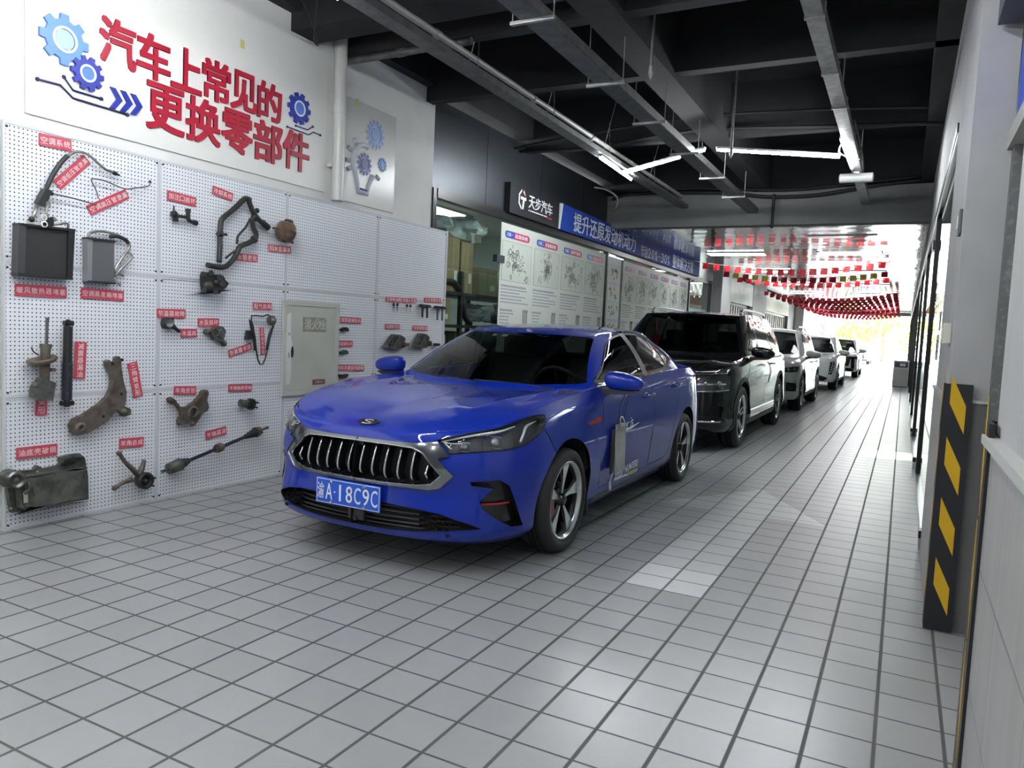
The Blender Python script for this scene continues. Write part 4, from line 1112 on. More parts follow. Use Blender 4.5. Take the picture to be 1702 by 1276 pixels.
def mirror_ceiling_mat():
    m = mat('ceiling_panels', (.80, .81, .83), .10, 1.); nd, lk, b = nodes_of(m)
    g = nd.new('ShaderNodeNewGeometry'); mp = nd.new('ShaderNodeMapping'); mp.inputs['Scale'].default_value = (5, 1.2, 1); lk.new(g.outputs['Position'], mp.inputs[0])
    n = nd.new('ShaderNodeTexNoise'); n.inputs['Scale'].default_value = 1; n.inputs['Detail'].default_value = 2; lk.new(mp.outputs[0], n.inputs['Vector'])
    w_ = nd.new('ShaderNodeTexWave'); w_.inputs['Scale'].default_value = .55; w_.bands_direction = 'Y'; w_.inputs['Distortion'].default_value = .5; lk.new(g.outputs['Position'], w_.inputs['Vector'])
    nt = m.node_tree; h = math_(nt, 'ADD', math_(nt, 'MULTIPLY', n.outputs['Fac'], .8), math_(nt, 'MULTIPLY', w_.outputs['Fac'], .25))
    bp = nd.new('ShaderNodeBump'); bp.inputs['Distance'].default_value = .012; bp.inputs['Strength'].default_value = .5; lk.new(h, bp.inputs['Height']); lk.new(bp.outputs[0], b.inputs['Normal'])
    return m
def struct(mb, name, m): o = mb.build(name, m); o['kind'] = 'structure'; return o
def bx(mb, x0, x1, y0, y1, z0, z1): return mb.box(((x0+x1)/2, (y0+y1)/2, (z0+z1)/2), (x1-x0, y1-y0, z1-z0))

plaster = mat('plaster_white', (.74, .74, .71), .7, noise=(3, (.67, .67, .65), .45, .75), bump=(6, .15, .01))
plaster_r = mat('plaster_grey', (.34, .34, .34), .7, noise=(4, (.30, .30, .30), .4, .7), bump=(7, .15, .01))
blackceil = mat('black_paint_concrete', (.006, .006, .008), .85, bump=(9, .3, .01))
beamdark = mat('beam_paint', (.017, .017, .019), .8, noise=(5, (.012, .012, .013), .4, .7))
greyb = mat('beam_grey', (.20, .205, .205), .75, noise=(2, (.16, .165, .165), .4, .7))
cladding_dark = mat('fascia_metal', (.060, .068, .078), .38, .6, bump=(3, .05, .01))
galv = mat('galvanised', (.46, .47, .46), .42, .8, noise=(14, (.30, .31, .30), .4, .7))
galv_dark = mat('tray_grey', (.16, .165, .165), .5, .5, noise=(10, (.10, .10, .10), .4, .7))
frame_black = mat('frame_black', (.015, .015, .017), .3)
YB = 12.1
# ---------------------------------------------------------------- shell
m = MB(); bx(m, -9, 4, -8.2, 45.5, -.12, 0); struct(m, 'floor', floor_mat())
m = MB(); bx(m, -9, 4, -8.2, -8.0, 0, 4.3); struct(m, 'wall_back', mat('back_plaster', (.42, .42, .42), .7))  # unseen end wall, added to keep bright sky out of the car's reflections
m = MB(); bx(m, 3.9, 4.1, -8.2, 45.5, 0, 4.3); struct(m, 'wall_right_outer', mat('back_plaster'))  # unseen outer wall, added to block stray sun from the floor
m = MB(); bx(m, -60, 60, 45.5, 140, -.14, -.02); struct(m, 'trim_1', mat('outdoor_paving', (.50, .50, .48), .8))
m = MB(); bx(m, -60, 60, -60, -8.2, -.14, -.02); struct(m, 'trim_2', mat('outdoor_paving'))
LW = -4.62
m = MB(); bx(m, LW-.2, LW, -8.1, 6.83, 0, 3.80); struct(m, 'wall_left', plaster)
m = MB(); bx(m, LW-.15, LW, 6.83, YB, 2.80, 3.74); struct(m, 'wall_left_fascia', cladding_dark)
m = MB()
for y in (7.98, 9.5, 11.0): bx(m, LW, LW+.003, y-.003, y+.003, 2.8, 3.74)
struct(m, 'trim_3', mat('joint_black', (.01, .01, .01), .8))
m = MB(); bx(m, LW-.15, LW, YB, 20.2, 2.78, 3.14); struct(m, 'wall_left_header', mat('header_panel', (.55, .56, .58), .25, .3))
m = MB(); bx(m, -9, 4.1, -8.2, YB+.1, 4.25, 4.4); struct(m, 'ceiling', blackceil)  # slab carried on over the unseen side rooms to shut out the sun
bi = 1
def beam(x0, x1, y0, y1, z0, z1, mt=beamdark):
    global bi
    q = MB(); bx(q, x0, x1, y0, y1, z0, z1); bi += 1; return struct(q, 'beam', mt)
for y in (4.70, ): beam(LW-.2, .2, y, y+.30, 3.66, 4.25)
for y in (.9, 2.7): beam(LW-.2, .2, y, y+.2, 3.66, 4.25)
for y in (5.30, 6.66, 8.95): beam(LW-.2, .2, y, y+.13, 3.65, 4.25)
beam(-2.25, -1.98, -8.1, YB, 3.60, 4.25)
beam(.04, .2, -8.1, YB, 3.65, 4.25); beam(LW-.2, LW+.12, -8.1, YB, 3.80, 4.25)
m = MB(); bx(m, LW-.2, .2, YB, YB+.25, 3.09, 3.62); struct(m, 'beam', greyb)
m = MB(); bx(m, LW-.2, .2, YB+.02, YB+.25, 3.62, 4.25); struct(m, 'beam', blackceil)
m = MB(); bx(m, -9, 4, YB+.25, 45.3, 3.135, 3.25); struct(m, 'ceiling', mirror_ceiling_mat())
# dark panel bay in the ceiling, lamps
m = MB(); bx(m, -1.62, -.52, 13.75, 16.2, 3.118, 3.135); struct(m, 'trim_4', mat('ceiling_panels'))
# ---------------------------------------------------------------- right side
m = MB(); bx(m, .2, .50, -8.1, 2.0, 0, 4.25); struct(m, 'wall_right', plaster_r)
m = MB(); bx(m, .185, .2, -8.1, 2.0, 0, 1.115); bx(m, .185, .50, 2.0, 2.012, 0, 1.115); struct(m, 'trim_5', tilewall_mat())
m = MB(); bx(m, .172, .2, -8.1, 2.005, 1.115, 1.135); struct(m, 'trim_6', mat('tile_cap', (.42, .42, .40), .4))
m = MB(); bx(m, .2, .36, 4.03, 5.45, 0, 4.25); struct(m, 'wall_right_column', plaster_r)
m = MB(); bx(m, .188, .2, 4.03, 5.45, 0, 1.08); bx(m, .2, .36, 4.018, 4.03, 0, 1.08); struct(m, 'trim_7', tilewall_mat())
m = MB(); bx(m, .178, .2, 4.02, 5.45, 1.08, 1.095); bx(m, .2, .36, 4.008, 4.03, 1.08, 1.095); struct(m, 'trim_8', mat('tile_cap'))
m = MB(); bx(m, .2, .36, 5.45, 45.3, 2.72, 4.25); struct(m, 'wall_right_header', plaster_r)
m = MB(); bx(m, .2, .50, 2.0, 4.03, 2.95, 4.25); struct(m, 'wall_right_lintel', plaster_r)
m = MB(); bx(m, .34, .42, 2.0, 4.03, 2.22, 2.30); struct(m, 'trim_9', mat('lintel_concrete', (.30, .30, .28), .8))
m = MB(); bx(m, .36, .46, 3.93, 4.03, 0, 2.22); bx(m, .36, .46, 2.0, 2.06, 0, 2.22); struct(m, 'door_1_frame', mat('steel_frame', (.12, .125, .125), .5, .4, noise=(30, (.2, .2, .2), .5, .7)))
m = MB(); bx(m, .47, .51, 2.0, 4.03, 0, 2.22); struct(m, 'door_1', mat('door_panel', (.62, .62, .60), .5))
for z in (2.66, 2.80):
    m = MB(); bx(m, .26, .34, 1.0, 4.0, z+.1, z+.22); struct(m, 'trim_10', mat('shutter_steel', (.08, .08, .10), .45, .6))
m = MB(); bx(m, .36, .38, 2.0, 3.98, 2.31, 2.72); o = m.build('blue_sign', mat('sign_blue', (.01, .05, .45), .4)); tag(o, 'plain deep blue sign panel above the opening at the right edge', 'sign')
# office behind the glass
m = MB(); bx(m, 3.4, 3.6, 2.0, 45.3, 0, 3.2); struct(m, 'wall_right_inner', mat('inner_wall', (.62, .62, .60), .7))
m = MB(); bx(m, .42, 3.6, 4.0, 4.1, 0, 3.2); struct(m, 'wall_right_partition', mat('inner_wall'))
clear = glassmat('shop_glass', (.86, .93, .90), .95)
# glass facade on the right: posts, head rail, panes
HZ = 2.66
posts = [5.45, 8.75, 12.4, 16.2, 20.0, 24.0, 28.0, 32.0, 36.0, 40.0, 44.8]
for i in range(len(posts)-1):
    a, b = posts[i], posts[i+1]
    q = MB(); bx(q, .222, .232, a+.03, b-.03, .03, HZ-.02); o = q.build('window_%d' % (i+1), clear); o['kind'] = 'structure'
for y in posts[1:]:
    q = MB(); bx(q, .20, .25, y-.03, y+.03, 0, HZ); struct(q, 'window_post', frame_black)
q = MB(); bx(q, .19, .27, 5.45, 45, HZ, HZ+.06); struct(q, 'window_head', frame_black)
q = MB(); bx(q, .195, .205, 5.45, 45, HZ-.035, HZ); struct(q, 'window_track', mat('track_white', (.8, .8, .78), .3))
q = MB(); bx(q, .20, .25, 5.45, 45, 0, .03); struct(q, 'window_sill', mat('satin_metal'))
for i, y in enumerate((5.58, 9.25, 12.55)):
    r_ = empty('glass_door_clamp', (.20, y, 0), label='small steel patch clamp at the foot of the glass, %s along the right side' % ('nearest', 'second', 'third')[i], cat='door fitting', group='floor clamps of the glass doors')
    q = MB(); q.box((0, 0, .045), (.045, .13, .07), bev=.004); q.build('clamp_body', satin, r_)
    q = MB(); q.box((-.004, 0, .105), (.042, .10, .05), bev=.004); q.build('clamp_cover', frame_black, r_)
q = MB(); q.box((.215, 9.0, 2.38), (.06, .22, .10), bev=.005); tag(q.build('door_closer', frame_black), 'small black door closer block high on the right glass posts', 'door fitting')
# paper with handwriting taped to the glass
r_ = empty('paper_notice', (.195, 5.72, 1.33), label='pale green paper notice with handwritten strokes taped on the right glass', cat='notice')
q = MB(); q.box((0, 0, 0), (.003, .42, .17)); q.build('sheet', mat('paper_green', (.62, .70, .58), .7), r_)
q = MB()
for a, b in (((-.08, .04), (-.02, .05)), ((-.02, .05), (-.05, -.01)), ((-.09, -.02), (-.01, -.03)), ((-.05, -.05), (.03, -.06)), ((.02, -.05), (.02, .03))):
    q.tube([(-.004, a[0], a[1]), (-.004, b[0], b[1])], .003, 4)
q.build('handwriting', mat('ink', (.05, .06, .10), .6), r_)
q = MB(); q.box((.195, 5.62, 1.50), (.006, .16, .12)); tag(q.build('small_sticker', mat('sticker_grey', (.22, .27, .26), .5)), 'small grey sticker on the glass above the green paper', 'sticker')
# switch boxes on the column
def wallbox(name, y, z, w_, h_, label, m_, d=.02):
    r_ = empty(name, (.2, y, z), label=label, cat='switch')
    q = MB(); q.box((-d/2, 0, 0), (d, w_, h_), bev=.006); q.build('case', m_, r_)
    q = MB(); q.box((-d-.002, 0, 0), (.004, w_*.55, h_*.55), bev=.002); q.build('cover_plate', mat('switch_plate', (.62, .62, .58), .35), r_)
    return r_
wallbox('wall_switch', 4.30, 1.40, .12, .10, 'cream wall switch on the grey column above the striped post', mat('switch_cream', (.60, .58, .50), .4), .035)
wallbox('call_panel', 4.22, 1.93, .10, .12, 'small dark framed panel high on the grey column', mat('panel_dark', (.10, .10, .10), .4), .015)
# corner guards
def guard(y, label, x=.2, flip=1):
    r_ = empty('corner_guard', (x, y, 0), label=label, cat='corner guard', group=None)
    rub = mat('guard_rubber', (.010, .010, .014), .45); yel = mat('guard_yellow', (.55, .33, .01), .35)
    q = MB(); q.prism([(-.022, -.028*flip), (.095, -.028*flip), (.095, -.013*flip), (-.010, -.013*flip), (-.010, .085*flip), (-.022, .085*flip)], .005, 1.165, 'z'); q.build('guard_profile', rub, r_)
    for k in range(4):
        z0 = .10+.285*k
        q = MB(); V = [(-.004, z0+.14), (.062, z0), (.062, z0+.13), (-.004, z0+.27)]
        q.prism([(a+.010, b-.02) for a, b in V], -.0295*flip, -.028*flip, 'y'); q.build('reflective_stripe', yel, r_)
        q = MB(); q.prism([((a)*flip*(1 if flip > 0 else .35)+(.010 if flip > 0 else .026)*flip, b) for a, b in V], -.0235, -.0218, 'x'); q.build('reflective_stripe', yel, r_)
    return r_
guard(4.02, 'black rubber corner guard with yellow slanted stripes on the far column')
guard(2.01, 'black and yellow corner guard seen edge-on at the near wall end', flip=-1)
# ---------------------------------------------------------------- left shop front
frame = frame_black
m = MB(); bx(m, LW-.06, LW+.02, 6.83, 6.90, 0, 2.80); struct(m, 'window_frame', frame)
m = MB(); bx(m, LW-.06, LW+.03, 6.90, 20.0, 2.70, 2.80); struct(m, 'window_head', frame)
for y0, y1, n_ in ((6.90, 8.36, 11), (8.38, 12.18, 12), (12.24, 17.72, 13), (17.8, 19.9, 14)):
    q = MB(); bx(q, LW-.02, LW-.01, y0, y1, .05, 2.70); o = q.build('window_%d' % n_, clear); o['kind'] = 'structure'
for y in (12.21, 17.76, 19.95):
    q = MB(); bx(q, LW-.05, LW+.03, y-.03, y+.03, 0, 2.72); struct(q, 'window_post', frame)
m = MB(); bx(m, LW-.06, LW+.02, 6.9, 20, 0, .06); struct(m, 'window_sill', frame)
# store room behind it
m = MB(); bx(m, -8.2, -8.0, 5.5, 20.2, 0, 3.1); struct(m, 'wall_store_back', mat('inner_wall'))
m = MB(); bx(m, -8.2, LW-.2, 5.4, 5.6, 0, 3.1); bx(m, -8.2, LW-.16, 12.2, 12.3, 0, 3.1); struct(m, 'wall_store_side', mat('store_wall', (.50, .58, .55), .6))
m = MB(); bx(m, -8.2, LW-.16, 5.5, 20.2, 3.0, 3.1); struct(m, 'ceiling_store', mat('inner_wall'))
m = MB(); bx(m, -8.2, LW, 20.1, 20.2, 0, 3.14); struct(m, 'wall_store_end', mat('inner_wall'))
# far left: columns, shutters, sign boxes
def lbox(name, y0, y1, z0, z1, m_, x0=LW-.4, x1=LW+.0): q = MB(); bx(q, x0, x1, y0, y1, z0, z1); return struct(q, name, m_)
grey1 = mat('column_grey', (.50, .50, .52), .45); grey2 = mat('column_dark', (.20, .205, .21), .5); pale = mat('column_pale', (.72, .72, .70), .45)
lbox('wall_left_column', 20.2, 21.4, 0, 3.14, grey1, x1=LW+.25)
lbox('wall_left_column', 25.6, 28.2, 0, 3.14, mat('column_mid', (.42, .42, .44), .5), x1=LW+.12)
lbox('wall_left_column', 34.2, 36.6, 0, 3.14, grey2, x1=LW+.10)
lbox('wall_left_column', 36.6, 37.6, 0, 3.14, pale, x1=LW+.45)
lbox('wall_left_column', 37.6, 45.3, 0, 3.14, mat('wall_grey', (.40, .40, .43), .6), x1=LW+.05)
for y0, y1, c_ in ((21.4, 25.6, (.42, .47, .45)), (28.2, 34.2, (.52, .54, .45))):
    r_ = empty('shop_sign_box', (LW-.1, (y0+y1)/2, 2.75), label='%s sign box over the barred window, %s' % (('grey green', 'before the mid grey column') if y0 < 22 else ('olive beige', 'beyond the mid grey column')), cat='sign')
    q = MB(); q.box((0, 0, 0), (.42, y1-y0-.02, .70), bev=.01); q.build('box_body', mat('signbox_%d' % int(y0), c_, .35, noise=(2.5, tuple(a*.75 for a in c_), .4, .7)), r_)
    wroot = empty('barred_window', (LW-.05, (y0+y1)/2, 0), label='tall window of upright pale bars %s' % ('under the grey green sign box' if y0 < 22 else 'under the olive beige sign box'), cat='window')
    q = MB(); q.box((-.15, 0, 1.2), (.02, y1-y0-.1, 2.3)); q.build('pane', mat('pane_bright_%d' % int(y0), (.55, .55, .52) if y0 > 22 else (.45, .42, .48), .2), wroot)
    nb = 12
    for k in range(nb):
        q = MB(); q.box((0, (k-(nb-1)/2)*(y1-y0-.3)/(nb-1), 1.17), (.06, .10, 2.32)); q.build('bar', mat('bar_pale', (.75, .75, .72), .35), wroot)
    q = MB(); q.box((0, 0, 2.36), (.10, y1-y0-.05, .08)); q.build('bar_head', frame_black, wroot)
m = MB(); bx(m, -8, LW-.4, 20.2, 45.3, 0, 3.14); struct(m, 'wall_left_far', mat('inner_wall'))
# shutter housing across the corridor mouth
m = MB(); m.cyl((LW, 45.3, 3.03), (.4, 45.3, 3.03), .10, 16); tag(m.build('roller_shutter_box', frame_black), 'dark horizontal shutter roller across the far corridor mouth', 'shutter')
m = MB(); bx(m, -8, 4, 45.42, 45.6, 3.13, 5.2); struct(m, 'wall_far_head', mat('column_mid'))
# small building outside on the left
r_ = empty('annex', (-5.6, 56, 0), label='low pale building with a red door panel outside past the corridor mouth', cat='building')
q = MB(); q.box((-.2, 0, 1.7), (2.2, 11, 3.4)); q.build('wall', mat('annex_wall', (.30, .30, .33), .7), r_)
q = MB(); q.box((.92, -5.2, 1.4), (.04, .05, 2.6)); q.box((.92, -3, 1.4), (.04, 2.0, 2.6)); q.build('red_panel', mat('annex_red', (.38, .02, .04), .5), r_)
q = MB(); q.box((.95, -1.7, 1.5), (.04, .3, 2.9)); q.build('post', mat('annex_white', (.8, .8, .8), .5), r_)
q = MB(); q.box((.1, 0, 3.45), (3.0, 11.4, .12)); q.build('roof', mat('annex_white'), r_)
# drain pipe on the left wall and the conduit beside it
r_ = empty('drain_pipe', (LW+.075, 5.23, 2.38), label='white vertical drain pipe between the red banner and the light bulb sign', cat='pipe')
q = MB(); q.cyl((0, 0, 0), (0, 0, 1.42), .055, 24); q.build('pipe', mat('pvc_white', (.66, .66, .62), .3), r_)
q = MB(); q.cyl((0, 0, .75), (0, 0, .83), .060, 24); q.build('joint', mat('pvc_white'), r_)
q = MB(); q.box((-.04, 0, .30), (.05, .14, .03)); q.build('bracket', mat('pvc_white'), r_)
r_ = empty('ceiling_conduit', (LW, 5.30, 3.60), label='dark round pipe leaving the white wall under the ceiling', cat='pipe')
q = MB(); q.cyl((0, 0, 0), (1.35, .02, .02), .030, 12); q.build('pipe', galv_dark, r_)
q = MB(); q.cyl((0, 0, 0), (.02, 0, 0), .05, 12); q.cyl((.62, .01, .01), (.70, .01, .012), .036, 12); q.build('collar', galv_dark, r_)
# ---------------------------------------------------------------- things hung from the ceiling
def rod(mb, x, y, z0, z1=4.25, r=.005): mb.cyl((x, y, z0), (x, y, z1), r, 6, cap=False)
def tray(name, x, z, w_, h_, y0, y1, m_, label, hang, perf=False):
    r_ = empty(name, (x, (y0+y1)/2, z), label=label, cat='cable tray')
    yc = (y0+y1)/2
    q = MB(); t_ = .006
    q.box((0, 0, 0), (w_, y1-y0, t_)); q.box((-w_/2, 0, h_/2), (t_, y1-y0, h_)); q.box((w_/2, 0, h_/2), (t_, y1-y0, h_)); q.build('channel', m_, r_)
    for y in hang:
        q = MB(); rod(q, -w_*.9, y-yc, 0, 4.25-z); q.build('hanger_rod', galv, r_)
        q = MB(); rod(q, w_*.9, y-yc, 0, 4.25-z); q.build('hanger_rod', galv, r_)
        q = MB(); q.box((0, y-yc, -.012), (w_*1.95, .03, .022), bev=.002)
        o = q.build('hanger_bracket', galv, r_)
        for k in range(7):
            pass
    return r_
t1 = tray('lamp_trunking', -3.30, 3.38, .13, .05, .2, YB-.02, galv_dark, 'long grey trunking above the blue saloon carrying a pale pipe', [])
for y in (1.5, 3.6, 5.4, 6.9, 8.5, 10.3):
    q = MB(); q.cyl((-.05, y-6.14, .05), (.12, y-6.14+.05, .87), .004, 5); q.cyl((.05, y-6.14, .05), (-.02, y-6.14+.12, .45), .004, 5); q.build('hanger_wire', galv, t1)
r_ = empty('ceiling_pipe', (-3.34, 6.1, 3.53), label='pale round pipe running above the long grey trunking', cat='pipe')
q = MB(); q.cyl((0, -6, 0), (0, 5.95, .03), .026, 14); q.build('pipe', mat('pipe_beige', (.40, .40, .37), .35), r_)
for y in (-1.2, .5, 2.0, 3.6): q = MB(); q.cyl((0, y, .01), (0, y+.06, .01), .033, 12); q.build('coupling', mat('pipe_beige'), r_)
tray('cable_tray', -2.22, 3.27, .16, .07, .2, YB-.03, galv_dark, 'middle grey cable tray hung on threaded rods with short cross brackets', [1.8, 3.0, 4.33, 5.62, 6.76, 8.0, 9.3, 10.6])
dr = empty('cable_duct', (-.645, 6.1, 3.34), label='pale galvanised square duct running along the ceiling on the right', cat='duct')
q = MB(); q.box((0, 0, .04), (.11, 11.85, .08)); q.build('duct', galv, dr)
for y in (-2.4, -1.0, .1, 1.0, 2.2, 3.0): q = MB(); q.box((0, y, .04), (.125, .03, .095)); q.build('joint_band', galv, dr)
for y in (-2, .6, 3.4):
    q = MB(); rod(q, .05, y, .08, .9); q.build('hanger_rod', galv, dr)
q = MB(); q.tube([(.075, 1.6, .06), (.085, 2.2, .05), (.09, 3.0, .02), (.07, 3.6, .0)], .012, 6, sub=3); q.tube([(-.06, 2.3, .06), (-.11, 2.5, -.02), (-.06, 2.75, -.02)], .008, 6, sub=3); q.build('cable', black_plastic, dr)
r_ = empty('ceiling_speaker', (-.645, 9.75, 3.27), label='pale rounded fitting under the right hand duct', cat='fitting')
q = MB(); q.cyl((-.17, 0, 0), (.17, 0, 0), .055, 16); q.ball((-.17, 0, 0), (.02, .055, .055), 12); q.ball((.17, 0, 0), (.02, .055, .055), 12); q.build('shell', mat('fitting_grey', (.38, .38, .36), .4), r_)
q = MB(); q.box((0, 0, .05), (.06, .03, .05)); q.build('mount', galv, r_)
# tubes
LT = 150
def tube_lamp(a, b, label, strength=LT, seen=True):
    a, b = Vector(a), Vector(b); r_ = empty('tube_lamp', tuple((a+b)/2), label=label, cat='lamp', group=None)
    d = (b-a).normalized(); h = (b-a).length/2; up = Vector((0, 0, 1))
    q = MB(); q.cyl(tuple(-d*h), tuple(d*h), .014, 10); q.build('tube', mat('lamp_tube', (1, 1, 1), .5, emit=((.93, .97, 1.0), strength)), r_)
    q = MB(); T = Matrix.Translation((0, 0, .022)) @ d.to_track_quat('Y', 'Z').to_matrix().to_4x4(); q.box((0, 0, 0), (.035, 2*h+.02, .022), T=T); q.build('batten', mat('batten_white', (.6, .6, .6), .4), r_)
    return r_
tube_lamp((-3.27, 8.25, 3.335), (-3.32, 9.50, 3.335), 'lit tube lamp under the long grey trunking')
tube_lamp((-3.22, 8.95, 3.30), (-2.36, 8.32, 3.30), 'lit tube lamp slanting from the trunking to the middle cable tray')
tube_lamp((-2.20, 8.16, 3.30), (-2.03, 8.08, 3.30), 'very short lit tube just right of the middle cable tray')
tube_lamp((-1.90, 8.10, 3.30), (-.76, 8.76, 3.30), 'long lit tube lamp reaching across to the right hand duct')
tube_lamp((-.70, 8.15, 3.33), (-.68, 9.45, 3.325), 'lit tube lamp fixed under the right hand duct')
tube_lamp((-3.30, 2.70, 3.335), (-3.30, 3.75, 3.335), 'lit tube lamp at the top edge of the picture above the red banner')
tube_lamp((-.65, 2.3, 3.30), (-.65, 3.5, 3.30), 'lit tube lamp under the duct above the camera')  # unseen lamps from here down, added to brighten the foreground
tube_lamp((-2.22, .9, 3.20), (-2.22, 2.1, 3.20), 'lit tube lamp under the middle tray behind the camera')
tube_lamp((-3.30, .2, 3.335), (-3.30, 1.4, 3.335), 'lit tube lamp under the trunking behind the camera')
tube_lamp((-.65, -.4, 3.30), (-.65, .8, 3.30), 'lit tube lamp under the duct behind the camera')
tube_lamp((-2.22, -1.6, 3.20), (-2.22, -.4, 3.20), 'lit tube lamp over the space behind the camera')
for k, y in enumerate((1.45, -1.15)): tube_lamp((-3.30, y, 3.335), (-3.30, y+1.15, 3.335), 'lit tube lamp under the trunking %s of the unseen bay' % ('in the middle', 'at the rear')[k])  # two more tubes out of view, put in to brighten the parts wall
for k, (x, y) in enumerate(((-3.3, -3.0), (-.65, -3.5), (-2.22, -5.0))): tube_lamp((x, y, 3.2), (x, y+1.2, 3.2), 'lit tube lamp at the %s of the closed rear bay' % ('left', 'right', 'far end')[k])  # added out of view to make up for daylight the back wall shuts out
# store room lamp and corridor ceiling lights
def panel_lamp(x, y, w_, l_, z, label, s=13, group='panel lamps in the shiny ceiling'):
    r_ = empty('panel_lamp', (x, y, z), label=label, cat='lamp', group=group)
    q = MB(); q.box((0, 0, .006), (w_+.04, l_+.04, .02)); q.build('frame', mat('batten_white'), r_)
    q = MB(); q.box((0, 0, -.008), (w_, l_, .01)); q.build('diffuser', mat('lamp_panel', (1, 1, 1), .5, emit=((.96, .98, 1.0), s)), r_)
rows = [16.4, 20.5, 25.0, 29.5, 34.0, 38.5]
nm = ['nearest', 'second', 'third', 'fourth', 'fifth', 'farthest']
for k, y in enumerate(rows):
    for x, sd in ((-3.3, 'left'), (-1.1, 'right')):
        panel_lamp(x, y, 1.15, .36, 3.118, '%s panel lamp of the %s row in the shiny ceiling' % (nm[k], sd))
panel_lamp(-6.3, 9.0, .7, 1.4, 2.98, 'white ceiling lamp in the store room behind the glass', 70, 'store room lamps')
panel_lamp(-6.0, 15.5, .6, 1.2, 2.98, 'white ceiling lamp behind the far poster glass', 45, 'store room lamps')
# cables at the grey beam
def cable(pts, r, label, n=6, m_=None):
    q = MB(); q.tube(pts, r, n, sub=4); return tag(q.build('cable_bundle', m_ or mat('cable_black', (.012, .012, .013), .6)), label, 'cable')
cable([(-4.5, 12.0, 3.55), (-4.2, 12.02, 3.63), (-3.4, 12.02, 3.62), (-2.6, 12.02, 3.58), (-2.0, 12.02, 3.50), (-1.3, 12.02, 3.50), (-.6, 12.02, 3.60), (.15, 12.02, 3.66)], .028, 'thick sagging black cable bundle along the grey beam')
cable([(-4.5, 11.95, 3.66), (-3.2, 11.95, 3.66), (-1.8, 11.95, 3.58), (-.9, 11.95, 3.62), (.15, 11.95, 3.70)], .016, 'thin black cable just above the sagging bundle on the grey beam')
cable([(-4.6, 8.8, 3.62), (-3.6, 8.82, 3.60), (-2.4, 8.85, 3.72), (-1.0, 8.85, 3.66), (.18, 8.85, 3.60)], .022, 'black cable bundle crossing the dark ceiling beside the third beam')
cable([(-4.6, 8.62, 3.62), (-3.9, 8.64, 3.70), (-2.4, 8.66, 3.82), (-1.0, 8.64, 3.78), (.18, 8.64, 3.70)], .014, 'thinner black cable running above the crossing bundle')
r_ = empty('drop_pipe', (-1.91, 11.98, 3.05), label='thin black pipe dropping down the middle of the grey beam', cat='pipe')
q = MB(); q.cyl((0, 0, 0), (0, 0, .48), .022, 10); q.ball((0, 0, 0), .03); q.build('pipe', mat('cable_black'), r_)
def sprinkler(x, y, z, label):
    r_ = empty('sprinkler', (x, y, z), label=label, cat='sprinkler')
    q = MB(); q.cyl((0, 0, .04), (0, 0, 4.25-z), .014, 10); q.build('drop', galv, r_)
    q = MB(); q.lathe([(.004, -.05), (.012, -.03), (.022, 0), (.016, .01), (.016, .05)], 12, 'z'); q.build('head', mat('head_white', (.6, .6, .6), .3), r_)
sprinkler(-1.90, 5.75, 3.35, 'pale sprinkler pipe hanging at the top of the dark ceiling')
sprinkler(-1.72, 7.95, 3.22, 'sprinkler head hanging in front of the long lit tube')
cable([(-3.7, 3.2, 4.2), (-4.1, 4.4, 3.5), (-4.14, 4.45, 3.44), (-4.12, 4.45, 3.7), (-4.0, 4.4, 4.2)], .006, 'thin black wire loop hanging by the upper left beam')
cable([(-4.55, 11.3, 3.62), (-4.45, 11.55, 3.63), (-4.35, 11.8, 3.55), (-4.4, 11.95, 3.42), (-4.5, 12.05, 3.38)], .016, 'short curled white cable at the end of the dark fascia', m_=mat('cable_white', (.5, .5, .5), .5))
# ---------------------------------------------------------------- bunting
red = mat('flag_red', (.42, .006, .02), .55); star = mat('flag_star', (.75, .55, .03), .5); yelf = mat('flag_yellow', (.75, .62, .08), .55)
def bunting(y0, x0, x1, z0, z1, sag, n, label, yflag=()):
    r_ = empty('bunting', (0, y0, 0), label=label, cat='bunting', group=None)
    def P(t): return (x0+(x1-x0)*t, .4*math.sin(3*t), z0+(z1-z0)*t-sag*4*t*(1-t))
    xl = -4.50; cp = [(xl, 0, z0+.06)]+[P(t) for t in np.linspace(0, 1, 14)]+[(.2, .1, z1+.04)]
    q = MB(); q.tube(cp, .003, 4); q.build('cord', mat('cord_white', (.7, .7, .7), .6), r_)
    me = {}
    for k in range(n):
        t = (k+.5)/n; p = P(t); rr = random.Random(k*7+int(y0*10)); a = rr.uniform(-.35, .35); b_ = rr.uniform(-.3, .3)
        col = yelf if k in yflag else red
        q = MB(); w_, h_ = .14, .13
        V = []; 
        for j in range(4):
            for i in range(5): V.append(((i/4-.5)*w_, .010*math.sin(i*1.4+k), -h_*j/3-.0))
        Fc = [(j*5+i, j*5+i+1, (j+1)*5+i+1, (j+1)*5+i) for j in range(3) for i in range(4)]
        q.poly(V, Fc, smooth=True); o = q.build('flag', col, r_, fix=False); o.location = p; o.rotation_euler = (b_, 0, a)
        if col is red and y0 < 24:
            q = MB(); q.prism([(-.045+.018*math.cos(PI/2+PI*i/5)*(1 if i % 2 == 0 else .4), -.035+.018*math.sin(PI/2+PI*i/5)*(1 if i % 2 == 0 else .4)) for i in range(10)], -.012, -.010, 'y'); q.build('star', star, o)
    return r_
bl = [(y_, -4.1 if y_ < 22 else -4.3, -.40 if y_ < 22 else -.26, 2.97, 3.0, .13 if y_ < 22 else .2, 17 if y_ < 22 else 21) for y_ in (16.6, 18.8, 20.5, 26.2, 27.4, 28.8, 30.4, 32.2, 34.2, 36.4, 38.8, 41.4, 44.2)]
